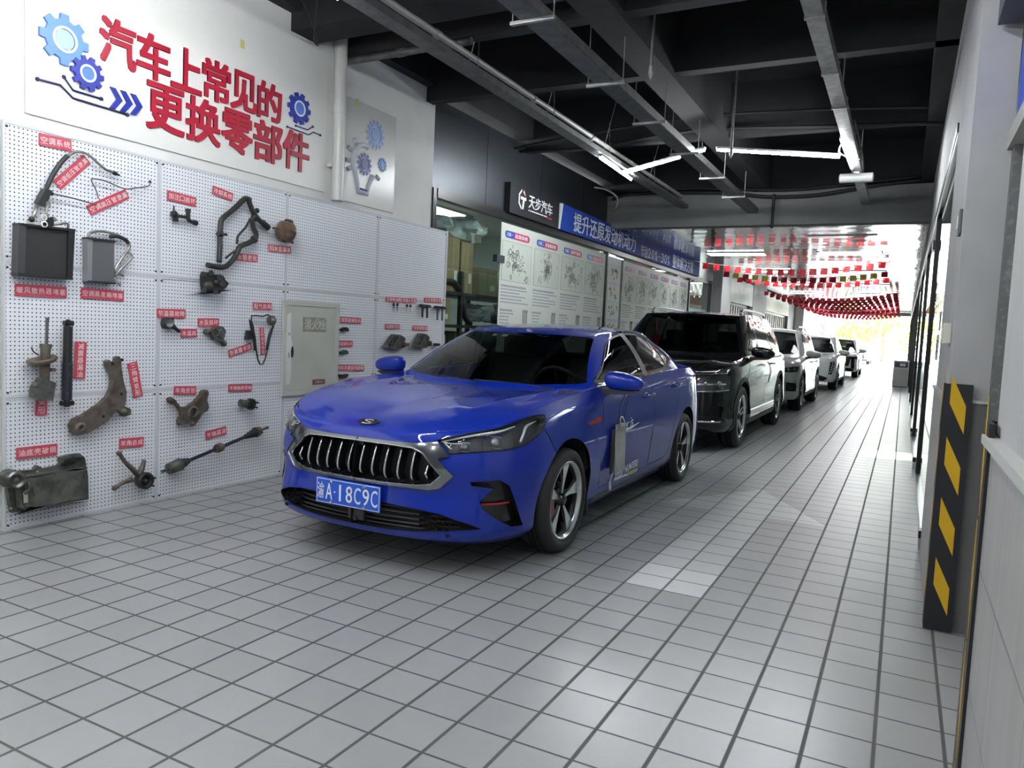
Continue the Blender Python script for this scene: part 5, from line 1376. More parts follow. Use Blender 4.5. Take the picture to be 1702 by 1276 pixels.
nth = ['nearest', 'second', 'third', 'fourth', 'fifth', 'sixth', 'seventh', 'eighth', 'ninth', 'tenth', 'eleventh', 'twelfth', 'farthest']
for k, a in enumerate(bl): bunting(*a, '%s string of small red flags with gold stars across the corridor' % nth[k], yflag=(1, 3, 4, 12, 13, 14, 15) if k == 1 else ())
# ---------------------------------------------------------------- cabinet near the far end
r_ = empty('cabinet', (-.03, 27.95, 0), label='white cabinet with a dark glazed top hatch by the far right glass', cat='cabinet')
wc = mat('cabinet_white', (.60, .60, .57), .4)
q = MB(); q.box((0, 0, .44), (.46, .5, .84), bev=.01); q.build('body', wc, r_)
q = MB(); q.box((0, -.255, .73), (.38, .012, .17)); q.build('hatch', mat('hatch_dark', (.09, .10, .14), .2), r_)
q = MB(); q.box((.04, -.264, .73), (.16, .006, .08)); q.build('hatch_label', mat('paper', (.8, .8, .78), .7), r_)
q = MB(); q.box((0, -.254, .33), (.40, .012, .52), bev=.004); q.build('door', mat('cabinet_door', (.48, .49, .47), .4), r_)
q = MB(); q.box((0, -.10, .012), (.44, .6, .024)); q.build('plinth', frame_black, r_)
# ---------------------------------------------------------------- trees outside
leaf = mat('leaves', (.20, .30, .04), .6, noise=(2.2, (.38, .48, .08), .4, .65))
def tree(x, y, h, r, seed, label, nleaf=900):
    rr = random.Random(seed); root = empty('tree', (x, y, 0), label=label, cat='tree', group=None)
    q = MB(); q.tube([(0, 0, 0), (.05, .05, h*.35), (-.05, 0, h*.7)], [.12, .09, .04], 8, sub=3)
    for k in range(5):
        a = rr.uniform(0, 2*PI); q.tube([(0, 0, h*(.3+.08*k)), (math.cos(a)*r*.6, math.sin(a)*r*.6, h*(.5+.09*k))], [.05, .02], 6)
    q.build('trunk', mat('bark', (.16, .12, .08), .8), root)
    V, Fc = [], []
    cl = [(rr.uniform(-.6, .6)*r, rr.uniform(-.6, .6)*r, h*rr.uniform(.35, .95), r*rr.uniform(.3, .55)) for _ in range(12)]
    for _ in range(nleaf):
        c = rr.choice(cl); th, ph = rr.uniform(0, 2*PI), math.acos(rr.uniform(-1, 1)); R_ = c[3]*rr.uniform(.6, 1)
        p = Vector((c[0]+R_*math.sin(ph)*math.cos(th), c[1]+R_*math.sin(ph)*math.sin(th), c[2]+R_*math.cos(ph)*.8))
        s = rr.uniform(.10, .20); d1 = Vector((rr.uniform(-1, 1), rr.uniform(-1, 1), rr.uniform(-1, 1))).normalized()*s; d2 = d1.orthogonal().normalized()*s*.6
        o = len(V); V += [p-d1, p+d2, p+d1, p-d2]; Fc.append((o, o+1, o+2, o+3))
    rawmesh('leaves', V, Fc, leaf, root)
for k, (x, y, h, r, lb) in enumerate(((-4.6, 67, 3.6, 1.7, 'bushy green shrub outside, leftmost beyond the corridor mouth'), (-4.0, 76, 3.4, 1.5, 'low leafy shrub outside behind the queue of cars'), (-1.6, 70, 4.6, 2.3, 'taller pale green tree outside in the middle of the opening'),
        (1.2, 66, 3.8, 1.8, 'green tree outside at the right of the opening'), (4.6, 64, 4.4, 2.0, 'green tree outside past the right glass'), (-9, 84, 6.0, 2.8, 'wide tree outside far left behind the annex'))):
    tree(x, y, h, r, 11+k, lb)
# ---------------------------------------------------------------- pegboards on the left wall
PEG = peg_mat(); rimw = mat('board_rim', (.60, .61, .63), .4)
cols_ = [(2.47, 3.48, 'first'), (3.48, 4.68, 'second'), (4.68, 5.89, 'third'), (5.89, 7.11, 'last')]
rows_ = [(.0, .785, 'bottom'), (.785, 1.572, 'middle'), (1.572, 2.365, 'top')]
for y0, y1, cn in cols_:
    for z0, z1, rn in rows_:
        yc, zc_ = (y0+y1)/2, (z0+z1)/2
        r_ = empty('pegboard', (LW+.03, yc, zc_), label='white perforated board, %s row, %s column from the left' % (rn, cn), cat='pegboard', group='perforated boards of the parts wall')
        q = MB(); q.box((-.012, 0, 0), (.016, y1-y0-.006, z1-z0-.006)); q.build('panel', PEG, r_)
        q = MB(); hy, hz = (y1-y0)/2-.001, (z1-z0)/2-.001; e = .014
        q.prism([(-hy, -hz), (hy, -hz), (hy, hz), (-hy, hz)], -.020, .0, 'x', holes=[[(-hy+e, -hz+e), (hy-e, -hz+e), (hy-e, hz-e), (-hy+e, hz-e)]]); q.build('rim', rimw, r_)
        for a in (-1, 1):
            for b in (-1, 1): q = MB(); q.cyl((-.004, a*(hy-.022), b*(hz-.03)), (.004, a*(hy-.022), b*(hz-.03)), .006, 8); q.build('screw', frame_black, r_)
q = MB(); bx(q, LW, LW+.032, 7.105, 7.13, 0, 2.37); tag(q.build('edge_strip', rimw), 'narrow white edge strip closing the right end of the boards', 'trim')
BX = LW+.03         # board face
# ---------------------------------------------------------------- red labels
redlab = mat('label_red', (.55, .05, .09), .45, noise=(8, (.48, .09, .12), .4, .7)); labtxt = mat('label_text', (.86, .72, .70), .5)
def label_sign(s, p1, p2, h, desc, vert=False):
    (y1, z1), (y2, z2) = wallpt(*p1, x=BX), wallpt(*p2, x=BX)
    L = math.hypot(y2-y1, z2-z1); yc, zc_ = (y1+y2)/2, (z1+z2)/2
    ang = math.degrees(math.atan2(z2-z1, y2-y1))
    if vert: ang += 90
    r_ = empty('part_label', (BX+.004, yc, zc_), label=desc, cat='label', group=None)
    T = WT(0, 0, 0, ang)
    w_, h_ = (h, L) if vert else (L, h)
    q = MB(); q.box((0, 0, 0), (w_, h_, .004), T=T); q.build('plaque', redlab, r_)
    n = len(s); pitch = (L-.012)/n; sz = min(pitch*.86, h*.78)
    for k, ch in enumerate(s):
        o = ((k+.5)/n-.5)*(L-.012)
        D = Matrix.Translation((0, -o, .0025)) if vert else Matrix.Translation((o, 0, .0025))
        text_obj('character', ch, labtxt, r_, T @ D, 1, sz, sz, depth=.0006, bold=.003)
    return r_
LBL = [('空调系统', (64, 231), (118, 242), .070, 'red label with four characters at the top left of the boards'),
 ('空调低压管泄漏', (94, 308), (144, 264.5), .066, 'slanted red label beside the thick black hose'),
 ('空调高压管泄漏', (147, 350), (211, 322), .064, 'slanted red label across the thin grey pipe'),
 ('暖风散热器堵塞', (24, 481), (110, 486), .070, 'red label under the big black radiator'),
 ('空调蒸发箱堵塞', (134, 486), (205, 492), .066, 'red label under the small grey radiator'),
 ('油底壳破损', (26.6, 754), (94.7, 746), .070, 'red label above the oil pan'),
 ('羊角总成', (197.5, 737), (238, 733.5), .066, 'red label above the hub with three arms'),
 ('加注口损坏', (277.4, 324), (325, 336), .066, 'red label above the black filler pipe'),
 ('冷却系统', (352.7, 315), (386, 328), .062, 'red label left of the top of the coolant hose loop'),
 ('水管老化', (392, 426.6), (427.3, 429.3), .060, 'red label beside the lower bend of the coolant hose loop'),
 ('回水壶漏液', (446, 411.7), (483, 416), .060, 'red label under the brown expansion tank'),
 ('节温器故障', (260, 520.3), (307.5, 521.4), .064, 'red label above the thermostat'),
 ('水泵损坏', (328.4, 535.7), (363, 535.7), .062, 'red label above the water pump'),
 ('水温高', (300, 553.3), (326.4, 553.3), .060, 'short red label right of the thermostat'),
 ('配气机构', (420, 508.3), (450.8, 509.4), .060, 'red label above the timing chain'),
 ('张紧器卡滞', (379.5, 588), (417, 575), .056, 'slanted red label left of the timing chain'),
 ('羊角变形', (288.5, 648.6), (325, 648.6), .062, 'red label above the forked steering knuckle'),
 ('羊角轴承异响', (379, 644.6), (418, 643.8), .058, 'red label above the wheel bearing'),
 ('半轴漏油', (341, 723.7), (375.3, 714.4), .062, 'tilted red label above the drive shaft'),
 ('正常厚度刹车片', (559.7, 530.5), (599.5, 533.4), .056, 'red label right of the hydrant door, topmost of three'),
 ('宽度刹车片', (559.7, 571), (585.4, 571), .056, 'red label right of the hydrant door, middle of three'),
 ('刹车片磨损到极限', (559, 610.5), (604, 611.4), .056, 'red label right of the hydrant door, lowest of three'),
 ('刹车盘异常', (579.4, 634), (608, 632), .054, 'red label just above the blue bonnet'),
 ('制动油管', (492, 681), (516, 680), .056, 'red label half hidden behind the left headlamp'),
 ('正常喷油嘴', (641, 497.2), (666.3, 498.2), .050, 'red label above the first pair of injectors'),
 ('积碳火花塞', (668.2, 499), (691.4, 499.5), .050, 'red label above the second pair of small plugs'),
 ('点火线圈击穿', (704.9, 498.2), (732.2, 499.5), .050, 'red label above the black ignition coils'),
 ('机脚胶老化', (640, 542.4), (663.9, 542.8), .050, 'red label above the left engine mount'),
 ('支架胶断裂', (686, 545), (709.6, 545.6), .050, 'red label above the right engine mount')]
for s, a, b, h, d in LBL: label_sign(s, a, b, h, d)
label_sign('减震器漏油', (134, 568), (131, 629), .075, 'upright red label beside the black shock absorber', True)
label_sign('支柱变形', (70, 628), (67.5, 690), .070, 'upright red label under the rusty strut', True)
label_sign('三角臂变形', (219, 602), (229, 659), .072, 'upright red label right of the control arm', True)
label_sign('正时链条拉长', (434.3, 544), (436.6, 589), .045, 'upright red label inside the timing chain loop', True)
# ---------------------------------------------------------------- car parts hung on the boards
rust = mat('rusty_iron', (.15, .13, .11), .55, .5, noise=(18, (.09, .065, .045), .4, .65), bump=(40, .4, .004))
grimy = mat('grimy_alloy', (.14, .145, .13), .5, .5, noise=(14, (.06, .062, .052), .4, .65), bump=(30, .4, .004))
rubber = mat('hose_rubber', (.018, .020, .019), .45, noise=(20, (.035, .036, .033), .45, .7))
blackpart = mat('black_part', (.014, .014, .015), .42, bump=(30, .3, .003))
alu = mat('alu_tube', (.42, .42, .40), .35, .8, noise=(20, (.26, .25, .22), .4, .7))
def P3(px, py, d=.03): y, z = wallpt(px, py, x=BX+d); return (BX+d, y, z)
def zoom(ox, oy, s): return lambda x, y, d=.03: P3(ox+x/s, oy+y/s, d)
def thing(name, at, label, cat): return empty(name, at, label=label, cat=cat)
class Loc:      # builds in world coordinates, links relative to the thing
    def __init__(s, name, label, cat, at): s.o = Vector(at); s.r = thing(name, at, label, cat)
    def part(s, mb, name, m, parent=None):
        o = mb.build(name, m, parent or s.r)
        o.data.transform(Matrix.Translation(-s.o)); return o
def poly2(f, pts): return [tuple(f(*p)[1:]) for p in pts]
A = zoom(0, 200, 3.987); B_ = zoom(0, 500, 3.19); C_ = zoom(250, 280, 4.556); D_ = zoom(240, 480, 3.754); E_ = zoom(450, 460, 5.316)
# big radiator
L = Loc('radiator', 'large black heater radiator hung at the upper left of the boards', 'car part', A(280, 860))
q = MB(); q.prism(poly2(A, [(140, 690), (430, 722), (425, 1050), (130, 1022)]), BX+.01, BX+.055, 'x'); core = L.part(q, 'core', mat('radiator_core', (.020, .020, .021), .6, bump=(90, .6, .004)))
q = MB(); q.prism(poly2(A, [(100, 683), (148, 688), (138, 1026), (90, 1020)]), BX+.005, BX+.07, 'x'); L.part(q, 'side_tank', mat('tank_grey', (.07, .07, .075), .4, .4))
q = MB(); q.prism(poly2(A, [(428, 715), (472, 722), (455, 1055), (422, 1050)]), BX+.005, BX+.07, 'x'); L.part(q, 'side_tank', blackpart)
q = MB(); q.prism(poly2(A, [(98, 680), (472, 722), (470, 736), (98, 694)]), BX+.004, BX+.075, 'x'); q.prism(poly2(A, [(90, 1010), (456, 1044), (455, 1056), (90, 1026)]), BX+.004, BX+.075, 'x'); L.part(q, 'end_plates', blackpart)
q = MB(); q.prism(poly2(A, [(265, 655), (320, 640), (325, 695), (300, 712), (262, 708)]), BX+.05, BX+.08, 'x'); br = L.part(q, 'port_block', blackpart)
for c in ((285, 643), (288, 688)):
    q = MB(); p = A(*c, .08); q.lathe([(.012, 0), (.019, 0), (.019, .012), (.012, .012)], 16, 'x', c=p); L.part(q, 'port_ring', mat('port_white', (.75, .75, .72), .4), br)
q = MB(); q.tube([A(320, 700, .06), A(360, 690, .06), A(430, 680, .06), (A(452, 690, .06)), A(450, 715, .05)], .008, 8, sub=3); q.tube([A(330, 665, .06), A(308, 610, .07), A(318, 560, .06)], .006, 8, sub=2); L.part(q, 'pipes', alu)
q = MB(); q.box(A(312, 560, .05), (.03, .025, .035)); q.ball(A(355, 655, .05), .016); L.part(q, 'fittings', alu)
# low pressure hose
L = Loc('pressure_hose', 'thick black hose with bent metal pipe running up to the top of the first board', 'car part', A(280, 500))
q = MB(); q.tube([A(300, 470), A(345, 370), A(400, 285), A(445, 235)], [.013, .014, .014, .014], 10, sub=4); L.part(q, 'rubber_hose', rubber)
q = MB(); q.tube([A(440, 238), A(480, 215), A(525, 208), A(585, 228), A(640, 275), A(700, 325), A(755, 345)], .0085, 8, sub=3); L.part(q, 'metal_pipe', alu)
q = MB(); q.tube([A(250, 560), A(228, 620), A(212, 655)], .010, 8); L.part(q, 'metal_pipe', alu)
q = MB(); q.prism(poly2(A, [(285, 452), (328, 468), (283, 570), (235, 545)]), BX+.01, BX+.06, 'x'); L.part(q, 'foam_sleeve', rubber)
q = MB(); q.cyl(A(750, 345), A(770, 355), .013, 10); q.cyl(A(768, 352), A(793, 364), .006, 8); q.ball(A(210, 655), .017); L.part(q, 'connector', blackpart)
# high pressure pipe
L = Loc('pressure_pipe', 'thin bent grey pipe under the thick black hose', 'car part', A(600, 480))
q = MB(); q.tube([A(330, 485), A(360, 488), A(500, 520), A(640, 560)], .0045, 6, sub=3); q.tube([A(652, 520), A(640, 470), A(606, 398), A(625, 388), A(700, 402), A(820, 452), A(900, 448), A(985, 435), A(992, 410)], .0045, 6, sub=3); L.part(q, 'pipe', mat('thin_pipe', (.20, .20, .19), .4, .7))
q = MB(); q.ball(A(342, 485), .012); q.ball(A(994, 406), .009); L.part(q, 'end_fitting', blackpart)
# small evaporator
L = Loc('evaporator', 'small grey finned radiator with looped metal pipes', 'car part', A(655, 930))
q = MB(); q.prism(poly2(A, [(595, 785), (745, 805), (742, 1080), (590, 1068)]), BX+.01, BX+.05, 'x'); L.part(q, 'core', mat('evaporator_core', (.13, .135, .14), .5, .4, bump=(90, .6, .003)))
q = MB(); q.prism(poly2(A, [(562, 782), (598, 786), (592, 1070), (565, 1066)]), BX+.005, BX+.055, 'x'); L.part(q, 'side_tank', mat('tank_light', (.30, .30, .31), .4, .5))
q = MB(); q.prism(poly2(A, [(560, 774), (750, 798), (750, 808), (560, 786)]), BX+.003, BX+.06, 'x'); q.prism(poly2(A, [(565, 1060), (748, 1074), (746, 1086), (565, 1072)]), BX+.003, BX+.06, 'x'); L.part(q, 'end_plates', blackpart)
q = MB(); q.tube([A(582, 775), A(600, 742), A(685, 735), A(790, 762)], .0085, 8, sub=4); q.tube([A(845, 800), A(858, 840), A(810, 910), A(765, 985), A(775, 1005), A(820, 1030)], .009, 8, sub=3); q.tube([A(848, 868), A(875, 905), A(815, 970), A(758, 1032)], .009, 8, sub=3); q.tube([A(755, 1058), A(795, 1090)], .010, 8); L.part(q, 'pipes', alu)
q = MB(); q.tube([A(728, 770), A(775, 768), A(830, 790), A(850, 815)], .013, 8, sub=3); L.part(q, 'pipe_wrap', rubber)
# strut
L = Loc('strut', 'rusty suspension strut with round spring seat, leftmost of the lower board', 'car part', B_(235, 320))
q = MB(); q.cyl(B_(250, 92, .07), B_(245, 235, .07), .009, 12); q.cyl(B_(251, 88, .07), B_(249, 118, .07), .011, 10); L.part(q, 'piston_rod', mat('rod_steel', (.35, .35, .34), .2, 1.))
q = MB(); q.cyl(B_(243, 228, .07), B_(232, 500, .07), .027, 18); q.cyl(B_(243, 228, .07), B_(242, 250, .07), .032, 18); L.part(q, 'tube', rust)
q = MB(); c = B_(225, 318, .07); T = Matrix.Translation(c) @ Matrix.Rotation(math.radians(14), 4, 'X'); q.lathe([(.025, -.02), (.07, -.012), (.084, .006), (.078, .018), (.05, .01), (.025, .0)], 28, 'z', T=T); q.box(B_(275, 365, .07), (.03, .03, .02)); L.part(q, 'spring_seat', rust)
q = MB(); q.prism(poly2(B_, [(195, 405), (262, 430), (245, 525), (180, 522), (150, 500), (158, 455)]), BX+.03, BX+.10, 'x'); q.cyl(B_(165, 500, .03), B_(165, 500, .12), .014, 10); q.cyl(B_(185, 440, .03), B_(185, 440, .12), .014, 10); L.part(q, 'knuckle_bracket', grimy)
q = MB(); q.tube([B_(205, 285, .08), B_(185, 275, .09), B_(172, 260, .08), B_(168, 245, .08)], .004, 6, sub=3); L.part(q, 'wire_clip', blackpart)
# shock absorber
L = Loc('shock_absorber', 'long black tubular shock absorber beside the rusty strut', 'car part', B_(358, 320))
q = MB(); q.cyl(B_(361, 135, .05), B_(357, 330, .05), .026, 18); L.part(q, 'dust_tube', blackpart)
q = MB(); q.cyl(B_(357, 328, .05), B_(354, 525, .05), .029, 18); L.part(q, 'body', mat('shock_grey', (.035, .035, .045), .4, .4, noise=(25, (.10, .10, .10), .55, .75)))
q = MB(); q.cyl(B_(338, 118, .05), B_(386, 118, .05), .016, 12); q.cyl(B_(361, 98, .05), B_(361, 138, .05), .012, 10); q.cyl(B_(322, 543, .05), B_(388, 541, .05), .015, 12); q.cyl(B_(354, 520, .05), B_(355, 560, .05), .018, 12); L.part(q, 'end_eyes', blackpart)
# control arm
L = Loc('control_arm', 'rusty curved control arm with two bushes', 'car part', B_(550, 500))
out = [(555, 322), (568, 311), (585, 322), (600, 350), (606, 305), (620, 292), (632, 305), (636, 360), (645, 420), (662, 480), (660, 525), (650, 556), (685, 572), (686, 600), (650, 612), (630, 590), (612, 575), (590, 600), (560, 640), (500, 675), (455, 700), (405, 712), (375, 695), (366, 655), (385, 625), (430, 605), (470, 580), (520, 545), (560, 510), (582, 465), (590, 430), (585, 390), (565, 355)]
q = MB(); q.prism(poly2(B_, out), BX+.012, BX+.05, 'x'); bmesh.ops.bevel(q.bm, geom=[e for e in q.bm.edges if abs((e.verts[0].co-e.verts[1].co).x) < 1e-4 and len(e.link_faces) == 2 and e.calc_face_angle(0) > 1], offset=.006, segments=2, affect='EDGES'); L.part(q, 'arm', rust)
q = MB(); p = B_(425, 672, .05); q.lathe([(.012, .02), (.012, .065), (.026, .065), (.036, .055), (.036, .02)], 24, 'x', c=(BX, p[1], p[2])); L.part(q, 'bush', rust)
q = MB(); p = B_(660, 585, .06); q.lathe([(0, .075), (.012, .07), (.018, .05), (.022, .02)], 18, 'x', c=(BX, p[1], p[2])); L.part(q, 'ball_joint', grimy)
q = MB()
for c in ((618, 490), (570, 330), (622, 310), (522, 608)): p = B_(*c, .0); q.cyl((BX+.048, p[1], p[2]), (BX+.053, p[1], p[2]), .010, 12)
L.part(q, 'bolt_holes', dark_void)
# oil pan
L = Loc('oil_pan', 'big dark grimy oil pan hung lowest at the left', 'car part', B_(250, 970))
q = MB(); q.prism(poly2(B_, [(35, 925), (60, 905), (180, 895), (195, 870), (230, 888), (320, 870), (318, 830), (360, 815), (420, 808), (448, 830), (465, 930), (468, 1050), (330, 1070), (240, 1100), (60, 1122), (48, 1060), (40, 1000)]), BX+.005, BX+.035, 'x'); L.part(q, 'flange', grimy)
q = MB(); q.prism(poly2(B_, [(70, 930), (140, 915), (420, 880), (430, 1040), (330, 1055), (210, 1085), (80, 1100)]), BX+.03, BX+.12, 'x')
bmesh.ops.bevel(q.bm, geom=list(q.bm.edges), offset=.012, segments=2, affect='EDGES'); L.part(q, 'pan', grimy)
q = MB(); p = B_(85, 950, .12); q.lathe([(0, .125), (.018, .125), (.02, .11), (.034, .11), (.038, .135), (.05, .135), (.055, .03)], 28, 'x', c=(BX, p[1], p[2])); L.part(q, 'filter_mount', mat('alloy_ring', (.22, .22, .21), .35, .8, noise=(20, (.08, .08, .07), .4, .6)))
q = MB(); q.tube([B_(150, 960, .12), B_(155, 1000, .12), B_(125, 1020, .12)], .012, 8, sub=3); q.prism(poly2(B_, [(120, 975), (165, 940), (175, 985), (130, 1020)]), BX+.11, BX+.13, 'x'); L.part(q, 'rib', grimy)
q = MB()
for c in ((350, 850), (370, 840), (335, 862), (392, 838), (420, 835)): p = B_(*c, .04); q.cyl((BX+.03, p[1], p[2]), (BX+.06, p[1], p[2]), .012, 10)
L.part(q, 'studs', blackpart)
q = MB()
for k, c in enumerate([(432, 885), (440, 1000), (60, 1100), (240, 1092), (450, 1040), (200, 905), (55, 940), (385, 1060), (140, 1108)]): p = B_(*c, .04); q.cyl((BX+.03, p[1], p[2]), (BX+.042, p[1], p[2]), .007, 8)
L.part(q, 'bolts', mat('bolt_light', (.45, .45, .43), .35, .8))
q = MB(); q.prism(poly2(B_, [(75, 1005), (98, 1002), (100, 1055), (78, 1060)]), BX+.121, BX+.123, 'x'); L.part(q, 'sticker', mat('sticker_tan', (.35, .36, .27), .6))
# hub with arms
def hub(L, f, c, r, depth=.06, m=rust, studs=5):
    p = f(*c, depth); q = MB(); q.lathe([(0, depth+.03), (r*.22, depth+.03), (r*.26, depth+.01), (r*.62, depth+.01), (r*.66, depth+.025), (r, depth+.02), (r, depth-.01), (r*.7, .01)], 26, 'x', c=(BX, p[1], p[2])); h = L.part(q, 'hub', m)
    for k in range(studs):
        a = 2*PI*k/studs+.4; q = MB(); q.cyl((BX+depth, p[1]+r*.78*math.cos(a), p[2]+r*.78*math.sin(a)), (BX+depth+.055, p[1]+r*.78*math.cos(a), p[2]+r*.78*math.sin(a)), .0065, 8); L.part(q, 'wheel_stud', m, h)
L = Loc('wheel_hub', 'wheel hub assembly with three rusty arms low on the first board', 'car part', B_(750, 940))
hub(L, B_, (768, 952), .058, .07, blackpart)
q = MB(); q.tube([B_(632, 805, .04), B_(660, 850, .05), B_(700, 890, .05), B_(740, 930, .04)], [.014, .013, .017, .02], 8, sub=3); q.tube([B_(608, 992, .04), B_(650, 965, .045), (B_(700, 945, .05))], [.013, .014, .02], 8, sub=3); q.tube([B_(765, 845, .04), B_(755, 880, .05), B_(740, 920, .05)], [.014, .018, .022], 8, sub=3); q.ball(B_(608, 992, .04), .018); q.ball(B_(632, 808, .04), .018); L.part(q, 'arms', rust)
# filler neck
L = Loc('filler_pipe', 'small black filler pipe with a round head under its red label', 'car part', C_(240, 360))
q = MB(); q.ball(C_(180, 345), .026); q.cyl(C_(178, 282), C_(178, 345), .005, 6); q.tube([C_(195, 355), C_(230, 362), C_(275, 368)], .011, 8); q.tube([C_(285, 310, .04), C_(285, 350, .04), C_(288, 385, .04), C_(310, 402, .04), C_(345, 412, .04)], [.017, .015, .015, .014, .015], 10, sub=2); q.box(C_(190, 385), (.03, .025, .03)); L.part(q, 'pipe', blackpart)
q = MB(); q.cyl(C_(330, 408, .04), C_(350, 415, .04), .019, 12); q.cyl(C_(285, 306, .04), C_(285, 325, .04), .020, 12); L.part(q, 'collar', blackpart)
# coolant hoses
L = Loc('coolant_hose', 'big looped black coolant hose on the second board', 'car part', C_(640, 500))
q = MB(); q.tube([C_(520, 710, .05), C_(524, 640, .045), C_(526, 560, .04), C_(528, 480, .04), C_(535, 400, .04), C_(560, 365, .04), C_(610, 325, .04), C_(660, 280, .04), C_(700, 240, .045), C_(725, 225, .05), C_(745, 245, .05), C_(765, 300, .05), C_(795, 355, .05), C_(830, 395, .05), C_(880, 440, .05)], [.020]*15, 12, sub=3); L.part(q, 'upper_hose', rubber)
q = MB(); q.tube([C_(785, 365, .06), C_(772, 400, .05), C_(782, 450, .045), C_(800, 495, .045), C_(792, 535, .045), C_(740, 565, .05), (C_(680, 590, .05)), C_(655, 640, .05), C_(625, 690, .05), C_(580, 735, .05), C_(530, 748, .05), C_(430, 730, .05)], [.020]*12, 12, sub=3); L.part(q, 'lower_hose', rubber)
q = MB(); q.tube([C_(755, 380, .05), C_(725, 440, .05), C_(680, 490, .05), C_(660, 520, .05), C_(655, 570, .05)], .009, 8, sub=3); q.tube([C_(650, 620, .055), C_(610, 645, .055), C_(570, 678, .055)], .009, 8, sub=2); L.part(q, 'thin_hose', rubber)
for a, b in (((512, 490), (542, 505)), ((735, 240), (752, 232)), ((850, 405), (866, 425)), ((528, 735), (536, 760)), ((770, 530), (800, 545)), ((780, 378), (805, 360))):
    q = MB(); q.cyl(C_(*a, .045), C_(*b, .045), .022, 12); L.part(q, 'hose_clamp', blackpart)
q = MB(); q.box(C_(568, 500, .05), (.02, .022, .018)); q.ball(C_(808, 318, .05), .020); q.cyl(C_(860, 420, .05), C_(893, 450, .05), .025, 12); q.ball(C_(790, 370, .055), .03); L.part(q, 'fittings', blackpart)
# water outlet housing
L = Loc('thermostat_housing', 'lumpy black housing hanging under the coolant hose loop', 'car part', C_(470, 865))
q = MB(); q.prism(poly2(C_, [(385, 800), (410, 780), (425, 820), (440, 800), (490, 805), (520, 808), (540, 850), (565, 868), (540, 905), (510, 925), (490, 950), (455, 935), (400, 940), (385, 880)]), BX+.01, BX+.08, 'x'); bmesh.ops.bevel(q.bm, geom=list(q.bm.edges), offset=.005, segments=1, affect='EDGES'); L.part(q, 'housing', blackpart)
q = MB()
for c, r in (((400, 800), .020), ((525, 825), .022), ((545, 870), .022), ((495, 935), .018), ((405, 920), .020), ((460, 790), .020)): q.cyl(C_(*c, .02), C_(*c, .10), r, 12)
L.part(q, 'spigots', blackpart)
q = MB(); q.ball(C_(440, 890, .075), (.02, .04, .04)); q.ball(C_(500, 860, .075), (.02, .025, .025)); L.part(q, 'cover', mat('housing_brown', (.035, .028, .024), .5))
# expansion tank
L = Loc('expansion_tank', 'brown rounded expansion tank with black cap at the top of the second board', 'car part', C_(1025, 475))
q = MB(); p = C_(1025, 475, .08); T = Matrix.Translation(p) @ Matrix.Rotation(math.radians(-12), 4, 'X')
q.lathe([(.02, -.086), (.055, -.080), (.078, -.045), (.084, -.004), (.087, 0), (.084, .004), (.080, .035), (.062, .066), (.03, .076)], 28, 'z', T=T); L.part(q, 'tank', mat('tank_brown', (.10, .055, .035), .35, noise=(16, (.17, .13, .10), .45, .7)))
q = MB(); p = C_(1048, 405, .08); T = Matrix.Translation(p) @ Matrix.Rotation(math.radians(-12), 4, 'X'); q.lathe([(0, .012), (.036, .012), (.038, -.006), (.03, -.012)], 20, 'z', T=T); L.part(q, 'cap', blackpart)
q = MB(); q.cyl(C_(950, 450, .08), C_(930, 452, .08), .010, 8); q.cyl(C_(1050, 548, .08), C_(1078, 560, .08), .012, 8); L.part(q, 'nozzles', mat('tank_brown'))
# thermostat, water pump
L = Loc('thermostat', 'small black thermostat with pale ring face', 'car part', D_(150, 218))
q = MB(); p = D_(150, 215, .04); q.lathe([(.026, .05), (.034, .055), (.040, .045), (.040, .01)], 20, 'x', c=(BX, p[1], p[2])); q.tube([D_(170, 225), D_(195, 248), D_(220, 265)], [.02, .014, .013], 8); q.box(D_(165, 190), (.03, .03, .02)); L.part(q, 'body', blackpart)
q = MB(); q.lathe([(0, .046), (.022, .048), (.027, .056), (.031, .054)], 20, 'x', c=(BX, p[1], p[2])); L.part(q, 'face', mat('face_alloy', (.30, .30, .29), .3, .8))
L = Loc('water_pump', 'dark water pump with finned rotor under its red label', 'car part', D_(455, 280))
q = MB(); q.prism(poly2(D_, [(420, 250), (450, 230), (478, 235), (495, 260), (488, 300), (470, 330), (430, 312), (410, 280)]), BX+.01, BX+.055, 'x'); q.ball(D_(385, 268), .022); q.tube([D_(385, 270), D_(415, 272)], .014, 8); q.tube([D_(465, 315), D_(490, 340)], .016, 8); q.ball(D_(495, 340), .024); L.part(q, 'housing', grimy)
p = D_(458, 272, .05)
for k in range(6):
    a = k*PI/3; q = MB(); q.box((BX+.062, p[1]+.018*math.cos(a), p[2]+.018*math.sin(a)), (.02, .022, .004), rot=Matrix.Rotation(a, 3, 'X').to_quaternion()); L.part(q, 'rotor_blade', alu)
# timing set
L = Loc('timing_chain', 'timing chain loop with black guide rails on the second board', 'car part', D_(735, 330))
ch = [(668, 168), (700, 166), (735, 172), (770, 160), (798, 178), (802, 210), (800, 250), (785, 300), (768, 380), (752, 440), (738, 470), (722, 470), (708, 440), (698, 380), (690, 300), (680, 240), (668, 200)]
q = MB(); q.tube([D_(*c, .03) for c in ch], .006, 6, closed=True); L.part(q, 'chain', blackpart)
q = MB(); q.tube([D_(655, 190, .035), D_(668, 240, .035), D_(685, 310, .035), D_(690, 385, .035)], [.006, .012, .014, .010], 6, sub=3); L.part(q, 'guide_rail', blackpart)
q = MB(); q.tube([D_(808, 232, .035), D_(790, 262, .035), D_(775, 310, .035), D_(762, 380, .035)], [.005, .011, .012, .009], 6, sub=3); L.part(q, 'guide_rail', blackpart)
q = MB(); p = D_(768, 196, 0); T = Matrix.Translation((BX+.03, p[1], p[2])); 
